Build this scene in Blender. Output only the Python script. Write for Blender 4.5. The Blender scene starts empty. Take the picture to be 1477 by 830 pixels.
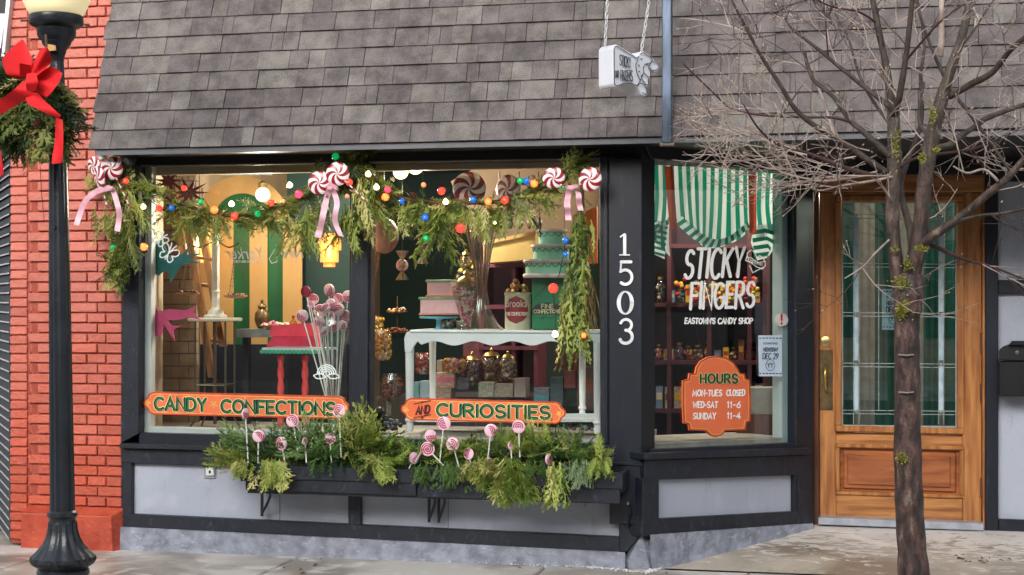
import bpy, math, random
from mathutils import Vector, Matrix
R = random.Random(7)
scn = bpy.context.scene
col = scn.collection
PI = math.pi

# ---------------------------------------------------------------- camera, sky, sun, exposure
F, CU, HV = 2300.0, 738.5, 430.0          # focal length, centre column and horizon row in photo pixels
YAW = math.radians(13.0)
CAM = Vector((1.33, -9.03, 1.54))
FWD = Vector((-math.sin(YAW), math.cos(YAW), 0.0))
RGT = Vector((math.cos(YAW), math.sin(YAW), 0.0))
cd = bpy.data.cameras.new('camera'); cam = bpy.data.objects.new('camera', cd); col.objects.link(cam)
cam.location = CAM; cam.rotation_euler = (PI / 2, 0, YAW)
cd.sensor_width = 36.0; cd.lens = 36.0 * F / 1477.0
cd.shift_y = (HV - 415.0) / 1477.0
cd.clip_end = 500.0; cd.clip_start = 0.05
scn.camera = cam
SUN_EL, SUN_AZ = math.radians(23), math.radians(186)
world = bpy.data.worlds.new('World'); scn.world = world; world.use_nodes = True
wn, wl = world.node_tree.nodes, world.node_tree.links
wn.clear()
sky = wn.new('ShaderNodeTexSky'); sky.sky_type = 'NISHITA'; sky.sun_disc = False
sky.sun_elevation = SUN_EL; sky.sun_rotation = SUN_AZ; sky.dust_density = 4.0; sky.air_density = 1.0; sky.ozone_density = 1.0
hs = wn.new('ShaderNodeHueSaturation'); hs.inputs['Saturation'].default_value = 0.35
bg = wn.new('ShaderNodeBackground'); bg.inputs['Strength'].default_value = 0.15
wo = wn.new('ShaderNodeOutputWorld')
wl.new(sky.outputs[0], hs.inputs['Color']); wl.new(hs.outputs[0], bg.inputs['Color']); wl.new(bg.outputs[0], wo.inputs['Surface'])
sd = bpy.data.lights.new('sun', 'SUN'); sun = bpy.data.objects.new('sun', sd); col.objects.link(sun)
sd.energy = 1.5; sd.angle = math.radians(50); sd.color = (1.0, 0.985, 0.965)
sdir = Vector((math.sin(SUN_AZ) * math.cos(SUN_EL), math.cos(SUN_AZ) * math.cos(SUN_EL), math.sin(SUN_EL)))
sun.rotation_euler = sdir.to_track_quat('Z', 'Y').to_euler()
sun.location = (0, -5, 8)
scn.view_settings.view_transform = 'Standard'; scn.view_settings.look = 'None'
scn.view_settings.exposure = 1.0; scn.view_settings.gamma = 1.0
scn.render.engine = 'CYCLES'
scn.cycles.max_bounces = 8; scn.cycles.transparent_max_bounces = 24
scn.cycles.diffuse_bounces = 4; scn.cycles.glossy_bounces = 3; scn.cycles.transmission_bounces = 4
scn.cycles.caustics_reflective = False; scn.cycles.caustics_refractive = False
scn.cycles.sample_clamp_indirect = 4.0

# ---------------------------------------------------------------- photo measurements -> points in the place
def ray(u, v):
    return FWD * F + RGT * (u - CU) + Vector((0, 0, 1)) * (HV - v)
def at(u, v, Y=0.0):
    r = ray(u, v); return CAM + r * ((Y - CAM.y) / r.y)
def on_plane(u, v, p, n):
    r = ray(u, v); return CAM + r * ((p - CAM).dot(n) / r.dot(n))
def mpp(u, Y=0.0):                         # metres per photo pixel at depth Y
    return (Y - CAM.y) / ray(u, HV).y
def at_z(u, v, z):
    r = ray(u, v); return CAM + r * ((z - CAM.z) / r.z)

# ---------------------------------------------------------------- colours and materials
def lin(c):
    c = c / 255.0
    return c / 12.92 if c <= 0.04045 else ((c + 0.055) / 1.055) ** 2.4
def rgb(t, k=1.0):
    return (lin(t[0]) * k, lin(t[1]) * k, lin(t[2]) * k, 1.0)
MATS = {}
def mat(name, c, rough=0.6, c2=None, scale=12.0, metal=0.0, bump=0.0, bscale=None, rnd=0.0, spec=0.5, emit=None, estr=0.0, detail=4.0, coat=0.0, stretch=None, sheen=0.0):
    """procedural surface: noise between two real colours, per-object tone (rnd), fine relief (bump)"""
    if name in MATS: return MATS[name]
    m = bpy.data.materials.new(name); m.use_nodes = True
    n, l = m.node_tree.nodes, m.node_tree.links
    b = n['Principled BSDF']
    b.inputs['Roughness'].default_value = rough; b.inputs['Metallic'].default_value = metal
    b.inputs['Specular IOR Level'].default_value = spec
    if coat: b.inputs['Coat Weight'].default_value = coat; b.inputs['Coat Roughness'].default_value = 0.15
    tc = n.new('ShaderNodeTexCoord'); mp = n.new('ShaderNodeMapping')
    l.new(tc.outputs['Object'], mp.inputs['Vector'])
    if stretch: mp.inputs['Scale'].default_value = stretch
    if c2 is None: c2 = tuple(max(0, x * 0.86) for x in c)
    nz = n.new('ShaderNodeTexNoise'); nz.inputs['Scale'].default_value = scale; nz.inputs['Detail'].default_value = detail
    l.new(mp.outputs[0], nz.inputs['Vector'])
    rmp = n.new('ShaderNodeMapRange'); rmp.inputs['From Min'].default_value = 0.36; rmp.inputs['From Max'].default_value = 0.64
    l.new(nz.outputs['Fac'], rmp.inputs['Value'])
    mx = n.new('ShaderNodeMix'); mx.data_type = 'RGBA'
    mx.inputs[6].default_value = rgb(c); mx.inputs[7].default_value = rgb(c2)
    l.new(rmp.outputs[0], mx.inputs[0])
    out = mx.outputs[2]
    if rnd:
        oi = n.new('ShaderNodeObjectInfo'); mr = n.new('ShaderNodeMapRange')
        mr.inputs['To Min'].default_value = 1 - rnd; mr.inputs['To Max'].default_value = 1 + rnd
        l.new(oi.outputs['Random'], mr.inputs['Value'])
        h = n.new('ShaderNodeHueSaturation'); l.new(mr.outputs[0], h.inputs['Value']); l.new(out, h.inputs['Color']); out = h.outputs[0]
    l.new(out, b.inputs['Base Color'])
    if bump:
        nb = n.new('ShaderNodeTexNoise'); nb.inputs['Scale'].default_value = bscale or scale * 4; nb.inputs['Detail'].default_value = 5
        l.new(mp.outputs[0], nb.inputs['Vector'])
        bp = n.new('ShaderNodeBump'); bp.inputs['Strength'].default_value = bump; bp.inputs['Distance'].default_value = 0.01
        l.new(nb.outputs['Fac'], bp.inputs['Height']); l.new(bp.outputs[0], b.inputs['Normal'])
    if emit:
        b.inputs['Emission Color'].default_value = rgb(emit); b.inputs['Emission Strength'].default_value = estr
    MATS[name] = m
    return m
def leaf_mat(name, cols, rough=0.55):
    """foliage: tone per frond from the 'tone' attribute"""
    if name in MATS: return MATS[name]
    m = bpy.data.materials.new(name); m.use_nodes = True
    n, l = m.node_tree.nodes, m.node_tree.links; b = n['Principled BSDF']
    b.inputs['Roughness'].default_value = rough; b.inputs['Specular IOR Level'].default_value = 0.3
    a = n.new('ShaderNodeAttribute'); a.attribute_name = 'tone'
    cr = n.new('ShaderNodeValToRGB'); cr.color_ramp.interpolation = 'LINEAR'
    el = cr.color_ramp.elements
    while len(el) < len(cols): el.new(0.5)
    for i, c in enumerate(cols):
        el[i].position = i / (len(cols) - 1); el[i].color = rgb(c)
    l.new(a.outputs['Fac'], cr.inputs[0]); l.new(cr.outputs[0], b.inputs['Base Color'])
    MATS[name] = m; return m
def glass_mat(name, tint=(235, 242, 240), refl=0.05, rough=0.0, trans=0.93):
    if name in MATS: return MATS[name]
    m = bpy.data.materials.new(name); m.use_nodes = True
    n, l = m.node_tree.nodes, m.node_tree.links; n.clear()
    o = n.new('ShaderNodeOutputMaterial'); mx = n.new('ShaderNodeMixShader')
    t = n.new('ShaderNodeBsdfTransparent'); g = n.new('ShaderNodeBsdfGlossy')
    c = rgb(tint); t.inputs['Color'].default_value = (c[0] * trans, c[1] * trans, c[2] * trans, 1)
    g.inputs['Roughness'].default_value = rough
    lw = n.new('ShaderNodeLayerWeight'); lw.inputs['Blend'].default_value = 0.5
    p = n.new('ShaderNodeMath'); p.operation = 'POWER'; p.inputs[1].default_value = 4.0
    q = n.new('ShaderNodeMath'); q.operation = 'MULTIPLY_ADD'; q.inputs[1].default_value = 0.8; q.inputs[2].default_value = refl
    l.new(lw.outputs['Facing'], p.inputs[0]); l.new(p.outputs[0], q.inputs[0]); l.new(q.outputs[0], mx.inputs[0])
    l.new(t.outputs[0], mx.inputs[1]); l.new(g.outputs[0], mx.inputs[2]); l.new(mx.outputs[0], o.inputs['Surface'])
    MATS[name] = m; return m
def emis(name, c, s):
    if name in MATS: return MATS[name]
    m = bpy.data.materials.new(name); m.use_nodes = True
    n, l = m.node_tree.nodes, m.node_tree.links; n.clear()
    o = n.new('ShaderNodeOutputMaterial'); e = n.new('ShaderNodeEmission')
    e.inputs['Color'].default_value = rgb(c); e.inputs['Strength'].default_value = s
    l.new(e.outputs[0], o.inputs['Surface']); MATS[name] = m; return m

# ---------------------------------------------------------------- mesh building
WL = {}
def V(*a): return Vector(a)
def wloc(o):
    return WL.get(o.name, Vector((0, 0, 0))) if o else Vector((0, 0, 0))
class MB:
    def __init__(s): s.v = []; s.f = []; s.m = []; s.t = []; s.cur = 0; s.tone = 0.5; s.mi = 0
    def add(s, vs, fs, mi=None, tone=None):
        k = len(s.v); s.v += [tuple(p) for p in vs]; s.t += [s.tone if tone is None else tone] * len(vs)
        mi = s.mi if mi is None else mi
        for f in fs: s.f.append(tuple(i + k for i in f)); s.m.append(mi)
        return s
    def box(s, c, d, rz=0.0, M=None, mi=None):
        hx, hy, hz = d[0] / 2, d[1] / 2, d[2] / 2
        vs = [Vector((x, y, z)) for x in (-hx, hx) for y in (-hy, hy) for z in (-hz, hz)]
        rot = M if M is not None else Matrix.Rotation(rz, 3, 'Z')
        vs = [rot @ p + Vector(c) for p in vs]
        return s.add(vs, [(0, 1, 3, 2), (4, 6, 7, 5), (0, 4, 5, 1), (2, 3, 7, 6), (0, 2, 6, 4), (1, 5, 7, 3)], mi)
    def prism(s, pts, off, mi=None, back=True):
        pts = [Vector(p) for p in pts]; off = Vector(off); n = len(pts)
        vs = pts + [p + off for p in pts]
        fs = [tuple(range(n))] + ([tuple(range(2 * n - 1, n - 1, -1))] if back else [])
        fs += [(i, i + n, (i + 1) % n + n, (i + 1) % n) for i in range(n)]
        return s.add(vs, fs, mi)
    def poly(s, pts, mi=None): return s.add(pts, [tuple(range(len(pts)))], mi)
    def tube(s, pts, rad, n=6, mi=None, cap=True, flat=1.0):
        pts = [Vector(p) for p in pts]; m = len(pts)
        if m < 2: return s
        if not isinstance(rad, (list, tuple)): rad = [rad] * m
        t0 = (pts[1] - pts[0]).normalized()
        a = t0.orthogonal().normalized(); vs = []
        for i, p in enumerate(pts):
            t = (pts[min(i + 1, m - 1)] - pts[max(i - 1, 0)])
            t = t.normalized() if t.length > 1e-9 else t0
            a = (a - t * a.dot(t)); a = a.normalized() if a.length > 1e-6 else t.orthogonal().normalized()
            b = t.cross(a)
            for k in range(n):
                th = 2 * PI * k / n
                vs.append(p + (a * math.cos(th) + b * math.sin(th) * flat) * rad[i])
        fs = [(i * n + k, i * n + (k + 1) % n, (i + 1) * n + (k + 1) % n, (i + 1) * n + k) for i in range(m - 1) for k in range(n)]
        if cap: fs += [tuple(range(n - 1, -1, -1)), tuple((m - 1) * n + k for k in range(n))]
        return s.add(vs, fs, mi)
    def lathe(s, prof, c=(0, 0, 0), n=16, axis=None, mi=None, flute=0, fd=0.0, sx=1.0, sy=1.0):
        """profile [(radius, height)]; optional fluting"""
        c = Vector(c); vs = []
        q = Vector(axis).to_track_quat('Z', 'Y') if axis is not None else None
        for r, h in prof:
            for k in range(n):
                th = 2 * PI * k / n; rr = r * (1 + fd * math.cos(flute * th)) if flute else r
                p = Vector((rr * math.cos(th) * sx, rr * math.sin(th) * sy, h))
                if q: p = q @ p
                vs.append(c + p)
        m = len(prof)
        fs = [(i * n + k, i * n + (k + 1) % n, (i + 1) * n + (k + 1) % n, (i + 1) * n + k) for i in range(m - 1) for k in range(n)]
        if prof[0][0] > 1e-6: fs.append(tuple(range(n - 1, -1, -1)))
        if prof[-1][0] > 1e-6: fs.append(tuple((m - 1) * n + k for k in range(n)))
        return s.add(vs, fs, mi)
    def ball(s, c, r, n=10, m=6, mi=None, sc=(1, 1, 1), axis=None):
        prof = [(max(1e-7, r * math.sin(PI * i / m)), -r * math.cos(PI * i / m)) for i in range(m + 1)]
        k = len(s.v); s.lathe([(a, b * sc[2]) for a, b in prof], c, n, axis, mi, sx=sc[0], sy=sc[1]); return s
    def build(s, name, m, parent=None, smooth=False, base=None, label=None):
        me = bpy.data.meshes.new(name)
        if parent is not None: o0 = wloc(parent)
        elif base is not None: o0 = Vector(base)
        else: o0 = Vector((0, 0, 0))
        me.from_pydata([(p[0] - o0.x, p[1] - o0.y, p[2] - o0.z) for p in s.v], [], s.f)
        for q in (m if isinstance(m, (list, tuple)) else [m]): me.materials.append(q)
        if isinstance(m, (list, tuple)): me.polygons.foreach_set('material_index', s.m)
        if smooth: me.polygons.foreach_set('use_smooth', [True] * len(me.polygons))
        if len(set(s.t)) > 1:
            at_ = me.attributes.new('tone', 'FLOAT', 'POINT'); at_.data.foreach_set('value', s.t)
        me.update()
        if smooth is not False and smooth is not True:
            me.polygons.foreach_set('use_smooth', [True] * len(me.polygons)); me.set_sharp_from_angle(angle=smooth)
        o = bpy.data.objects.new(name, me); col.objects.link(o)
        if parent is not None: o.parent = parent; WL[o.name] = o0.copy()
        else: o.location = o0; WL[o.name] = o0.copy()
        if label: o['label'] = label
        return o
def thing(name, label, cat, loc=(0, 0, 0), group=None):
    o = bpy.data.objects.new(name, None); col.objects.link(o); o.location = loc; o.empty_display_size = 0.05
    WL[o.name] = Vector(loc); o['label'] = label; o['category'] = cat
    if group: o['group'] = group
    return o
def tag(o, label=None, cat=None, group=None, kind=None):
    for k, x in (('label', label), ('category', cat), ('group', group), ('kind', kind)):
        if x: o[k] = x
    return o
def dup(o, parent=None, loc=None, rot=None, scale=None, label=None, group=None):
    c = o.copy(); col.objects.link(c)
    if parent is not None: c.parent = parent
    if loc is not None: c.location = loc
    if rot is not None: c.rotation_euler = rot
    if scale is not None: c.scale = scale
    if label: c['label'] = label
    if group: c['group'] = group
    for ch in list(o.children): dup(ch, c)
    return c
def pxprism(mb, pts, Y, depth, mi=None):
    """outline measured in the photo, standing on the plane Y, given real thickness behind it"""
    return mb.prism([at(u, v, Y) for u, v in pts], (0, depth, 0), mi)
def rect(u0, v0, u1, v1): return [(u0, v0), (u1, v0), (u1, v1), (u0, v1)]
def smoothpts(pts, k=4):
    """Catmull-Rom through points"""
    P = [Vector(p) for p in pts]; P = [P[0]] + P + [P[-1]]; out = []
    for i in range(1, len(P) - 2):
        for j in range(k):
            t = j / k; a, b, c, d = P[i - 1], P[i], P[i + 1], P[i + 2]
            out.append(0.5 * ((2 * b) + (c - a) * t + (2 * a - 5 * b + 4 * c - d) * t * t + (3 * b - a - 3 * c + d) * t ** 3))
    out.append(P[-2]); return out

# ---------------------------------------------------------------- lettering (brush strokes)
def arc(cx, cy, rx, ry, a0, a1, n=12):
    return [(cx + rx * math.cos(math.radians(a0 + (a1 - a0) * i / n)), cy + ry * math.sin(math.radians(a0 + (a1 - a0) * i / n))) for i in range(n + 1)]
GL = {
 'A': (.7, [[(0, 0), (.35, 1), (.7, 0)], [(.13, .33), (.57, .33)]]),
 'B': (.6, [[(0, 0), (0, 1)], [(0, 1)] + arc(.28, .76, .26, .24, 90, -90, 8) + [(0, .52)], [(0, .52)] + arc(.3, .26, .3, .26, 90, -90, 8) + [(0, 0)]]),
 'C': (.66, [arc(.38, .5, .38, .5, 48, 312, 16)]),
 'D': (.66, [[(0, 0), (0, 1)], [(0, 1)] + arc(.26, .5, .4, .5, 90, -90, 12) + [(0, 0)]]),
 'E': (.5, [[(.5, 1), (0, 1), (0, 0), (.5, 0)], [(0, .52), (.42, .52)]]),
 'F': (.5, [[(.5, 1), (0, 1), (0, 0)], [(0, .52), (.42, .52)]]),
 'G': (.7, [arc(.38, .5, .38, .5, 50, 335, 16) + [(.74, .44), (.42, .44)]]),
 'H': (.62, [[(0, 0), (0, 1)], [(.62, 0), (.62, 1)], [(0, .5), (.62, .5)]]),
 'I': (.04, [[(.02, 0), (.02, 1)]]),
 'J': (.4, [[(.4, 1), (.4, .25)] + arc(.2, .22, .2, .22, 0, -180, 8)]),
 'K': (.6, [[(0, 0), (0, 1)], [(.58, 1), (.04, .45)], [(.2, .58), (.6, 0)]]),
 'L': (.48, [[(0, 1), (0, 0), (.48, 0)]]),
 'M': (.8, [[(0, 0), (.08, 1), (.4, .25), (.72, 1), (.8, 0)]]),
 'N': (.62, [[(0, 0), (0, 1), (.62, 0), (.62, 1)]]),
 'O': (.74, [arc(.37, .5, .37, .5, 90, 450, 20)]),
 'P': (.55, [[(0, 0), (0, 1)], [(0, 1)] + arc(.28, .74, .28, .26, 90, -90, 8) + [(0, .48)]]),
 'Q': (.74, [arc(.37, .5, .37, .5, 90, 450, 20), [(.45, .25), (.75, -.05)]]),
 'R': (.6, [[(0, 0), (0, 1)], [(0, 1)] + arc(.28, .74, .28, .26, 90, -90, 8) + [(0, .48)], [(.25, .48), (.6, 0)]]),
 'S': (.58, [arc(.3, .745, .27, .255, 35, 260, 10) + arc(.29, .25, .29, .25, 80, -150, 10)]),
 'T': (.6, [[(0, 1), (.6, 1)], [(.3, 1), (.3, 0)]]),
 'U': (.62, [[(0, 1), (0, .3)] + arc(.31, .3, .31, .3, 180, 360, 10) + [(.62, .3), (.62, 1)]]),
 'V': (.64, [[(0, 1), (.32, 0), (.64, 1)]]),
 'W': (.9, [[(0, 1), (.2, 0), (.45, .8), (.7, 0), (.9, 1)]]),
 'X': (.6, [[(0, 0), (.6, 1)], [(0, 1), (.6, 0)]]),
 'Y': (.62, [[(0, 1), (.31, .48), (.62, 1)], [(.31, .48), (.31, 0)]]),
 'Z': (.55, [[(0, 1), (.55, 1), (0, 0), (.55, 0)]]),
 '0': (.56, [arc(.28, .5, .28, .5, 90, 450, 20)]),
 '1': (.2, [[(0, .8), (.16, 1), (.16, 0)]]),
 '2': (.5, [arc(.25, .73, .25, .27, 170, -30, 10) + [(0, 0), (.52, 0)]]),
 '3': (.5, [arc(.24, .76, .23, .24, 150, -80, 10), arc(.24, .27, .27, .27, 80, -155, 10)]),
 '4': (.55, [[(.4, 0), (.4, 1), (0, .3), (.56, .3)]]),
 '5': (.5, [[(.48, 1), (.08, 1), (.04, .55)] + arc(.24, .32, .27, .32, 120, -150, 12)]),
 '6': (.52, [[(.42, 1), (.12, .6)] + arc(.27, .3, .26, .3, 160, 520, 16)]),
 '9': (.52, [arc(.26, .7, .25, .3, -20, 340, 16) + [(.4, .35), (.15, 0)]]),
 '-': (.3, [[(0, .45), (.3, .45)]]), "'": (.06, [[(.05, 1), (.02, .75)]]), '!': (.05, [[(.02, 1), (.02, .35)], [(.02, .06), (.02, 0)]]),
 ' ': (.3, []),
}
def ribbon(mb, pts, w, proj, lift=0.0, mi=0, thick=0.0, closed=False):
    """flat brush stroke along 2-D points (photo pixels), laid on the surface given by proj(u, v, lift)"""
    P = [Vector((p[0], p[1])) for p in pts]
    P = [p for i, p in enumerate(P) if i == 0 or (p - P[i - 1]).length > 1e-4]
    if len(P) < 2: return
    if (P[0] - P[-1]).length < 1e-3 * max(1, w): closed = True; P = P[:-1]
    n = len(P); L = []; Rr = []
    for i in range(n):
        a = P[i] - P[i - 1] if (i > 0 or closed) else P[1] - P[0]
        b = P[(i + 1) % n] - P[i] if (i < n - 1 or closed) else P[-1] - P[-2]
        a.normalize(); b.normalize()
        t = a + b
        t = t.normalized() if t.length > 0.2 else a
        nn = Vector((-t.y, t.x)); d = nn.dot(Vector((-a.y, a.x)))
        k = w / 2 / max(0.5, abs(d))
        L.append(P[i] + nn * k); Rr.append(P[i] - nn * k)
    if not closed:
        e = (P[-1] - P[-2]).normalized(); capE = [P[-1] + Matrix.Rotation(math.radians(x), 2) @ Vector((-e.y, e.x)) * w / 2 for x in (-45, -90, -135)]
        e = (P[0] - P[1]).normalized(); capS = [P[0] + Matrix.Rotation(math.radians(x), 2) @ Vector((-e.y, e.x)) * w / 2 for x in (-45, -90, -135)]
    f3 = lambda q, dz=0.0: proj(q.x, q.y, lift + dz)
    rng = range(n if closed else n - 1)
    vs = [f3(p) for p in L] + [f3(p) for p in Rr]; fs = [(i, (i + 1) % n, n + (i + 1) % n, n + i) for i in rng]
    if not closed:
        k = len(vs); vs += [f3(p) for p in capE]; fs.append((n - 1, k, k + 1, k + 2, 2 * n - 1))
        k = len(vs); vs += [f3(p) for p in capS]; fs.append((n, k, k + 1, k + 2, 0))
    mb.add(vs, fs, mi)
    if thick:
        k = len(vs); vs2 = [proj(q.x, q.y, lift - thick) for q in L] + [proj(q.x, q.y, lift - thick) for q in Rr]
        f2 = []
        for i in rng:
            j = (i + 1) % n
            f2 += [(i, j, k + j, k + i), (n + j, n + i, k + n + i, k + n + j)]
        mb.add(vs + vs2, f2, mi)
def textpx(mb, s, u, v, h, w, proj, width=None, sp=0.2, shear=0.0, rise=0.0, jit=0.0, lift=0.0, mi=0, thick=0.0, hfn=None, dx=0.0, dy=0.0):
    """write s with its left end at (u, v baseline); h letter height, w total width in photo pixels; rise = slope of the baseline"""
    rr = random.Random(len(s) * 31 + int(u))
    tot = sum(GL[c][0] + sp for c in s) - sp
    xs = w / tot; x = 0; k = 0
    for c in s:
        g, st = GL[c]
        jy = rr.uniform(-jit, jit) * h; js = 1 + rr.uniform(-jit, jit)
        for j, poly in enumerate(st):
            q = [(u + dx + (x + a + shear * b / max(xs / h, .2)) * xs, v + dy + rise * (x + a) * xs - b * h * js + jy) for a, b in poly]
            ribbon(mb, q, width, proj, lift + 0.0004 * j, mi, thick)
        x += g + sp
def facade_proj(Y):
    return lambda u, v, l=0.0: at(u, v, Y - l)
def plane_proj(p, n):
    n = n.normalized()
    return lambda u, v, l=0.0: on_plane(u, v, p + n * l, n)
# ================================================================ materials of the setting
def concrete(name, c, cdark, cpale, paint=False):
    m = bpy.data.materials.new(name); m.use_nodes = True
    n, l = m.node_tree.nodes, m.node_tree.links; b = n['Principled BSDF']
    tc = n.new('ShaderNodeTexCoord'); g = n.new('ShaderNodeNewGeometry')
    def nz(sc, det=5, dist=0.0, vec=None):
        x = n.new('ShaderNodeTexNoise'); x.inputs['Scale'].default_value = sc; x.inputs['Detail'].default_value = det; x.inputs['Distortion'].default_value = dist
        l.new(vec or g.outputs['Position'], x.inputs['Vector']); return x.outputs['Fac']
    def mr(s, a, bb, c0=0.0, c1=1.0):
        x = n.new('ShaderNodeMapRange'); x.inputs[1].default_value = a; x.inputs[2].default_value = bb; x.inputs[3].default_value = c0; x.inputs[4].default_value = c1
        l.new(s, x.inputs[0]); return x.outputs[0]
    def mix(f, a, bb):
        x = n.new('ShaderNodeMix'); x.data_type = 'RGBA'; l.new(f, x.inputs[0])
        for i, q in ((6, a), (7, bb)):
            if isinstance(q, tuple): x.inputs[i].default_value = q
            else: l.new(q, x.inputs[i])
        return x.outputs[2]
    fine = nz(140, 3); med = nz(5.5, 6, 0.4); big = nz(1.3, 5, 0.6)
    base = mix(mr(fine, .35, .65), rgb(c), rgb(cpale))
    wet = mr(big, .42, .56)
    base = mix(wet, base, rgb(cdark))
    base = mix(mr(med, .56, .68), base, rgb(cpale))
    rough = mr(wet, 0, 1, 0.62, 0.34)
    if paint:
        mp = n.new('ShaderNodeMapping'); mp.inputs['Scale'].default_value = (7, 15, 1); mp.inputs['Rotation'].default_value = (0, 0, .25)
        l.new(g.outputs['Position'], mp.inputs['Vector'])
        pn = nz(1.0, 6, 1.3, mp.outputs[0])
        sx = n.new('ShaderNodeSeparateXYZ'); l.new(g.outputs['Position'], sx.inputs[0])
        ex = n.new('ShaderNodeMath'); ex.operation = 'MULTIPLY_ADD'; ex.inputs[1].default_value = 0.30; ex.inputs[2].default_value = -0.17
        l.new(sx.outputs['Y'], ex.inputs[0])
        ad = n.new('ShaderNodeMath'); ad.operation = 'ADD'; l.new(pn, ad.inputs[0]); l.new(ex.outputs[0], ad.inputs[1])
        pm = mr(ad.outputs[0], .50, .55)
        base = mix(pm, base, mix(mr(fine, .3, .7), rgb((218, 212, 206)), rgb((190, 184, 178))))
        r2 = n.new('ShaderNodeMix'); l.new(pm, r2.inputs[0]); l.new(rough, r2.inputs[2]); r2.inputs[3].default_value = 0.45; rough = r2.outputs[0]
    l.new(base, b.inputs['Base Color']); l.new(rough, b.inputs['Roughness'])
    bp = n.new('ShaderNodeBump'); bp.inputs['Strength'].default_value = 0.35; bp.inputs['Distance'].default_value = 0.004
    l.new(nz(60, 6), bp.inputs['Height']); l.new(bp.outputs[0], b.inputs['Normal'])
    MATS[name] = m; return m
M_walk = concrete('wet_concrete', (180, 175, 166), (142, 134, 122), (206, 203, 198))
M_entry = concrete('entry_concrete', (164, 154, 138), (134, 121, 104), (186, 178, 166), paint=True)
M_road = mat('asphalt', (58, 58, 60), 0.7, (44, 44, 46), 30, bump=0.5, bscale=200)
M_black = mat('black_paint', (20, 27, 40), .4, (15, 20, 31), 6, bump=0.05, bscale=30, stretch=(1, 1, .3))
M_blackworn = mat('black_paint_worn', (23, 30, 43), .45, (15, 20, 30), 14, bump=0.14, bscale=60)
M_fascia = mat('dark_fascia', (16, 18, 24), 0.5, (10, 11, 15), 8)
M_panel = concrete('grey_panel', (166, 173, 188), (160, 167, 182), (171, 177, 191))
def weather(m, c_spot, amount=.5, sc=(9, 9, 2)):
    n, l = m.node_tree.nodes, m.node_tree.links; b = n['Principled BSDF']; src = b.inputs['Base Color'].links[0].from_socket
    g = n.new('ShaderNodeNewGeometry'); mp = n.new('ShaderNodeMapping'); mp.inputs['Scale'].default_value = sc; l.new(g.outputs['Position'], mp.inputs[0])
    nz = n.new('ShaderNodeTexNoise'); nz.inputs['Scale'].default_value = 1.0; nz.inputs['Detail'].default_value = 8; nz.inputs['Roughness'].default_value = .7; l.new(mp.outputs[0], nz.inputs[0])
    mr = n.new('ShaderNodeMapRange'); mr.inputs[1].default_value = .56; mr.inputs[2].default_value = .74; mr.inputs[4].default_value = amount; l.new(nz.outputs[0], mr.inputs[0])
    mx = n.new('ShaderNodeMix'); mx.data_type = 'RGBA'; mx.inputs[7].default_value = rgb(c_spot); l.new(mr.outputs[0], mx.inputs[0]); l.new(src, mx.inputs[6]); l.new(mx.outputs[2], b.inputs['Base Color']); return m
weather(M_panel, (122, 126, 136), .4, (10, 10, 3)); weather(M_black, (70, 80, 96), .35, (20, 20, 4)); weather(M_blackworn, (84, 92, 106), .5, (26, 26, 14))
M_white = mat('white_paint', (214, 216, 216), 0.5, (196, 198, 200), 5)
M_cream = mat('cream_board', (200, 182, 156), 0.6, (186, 166, 138), 4)

def stucco_mat():
    m = mat('lumpy_stucco', (146, 152, 166), 0.85, (118, 122, 134), 14, bump=1.0, bscale=30)
    return m
M_stucco = weather(stucco_mat(), (196, 200, 208), .8, (16, 16, 30))

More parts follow.
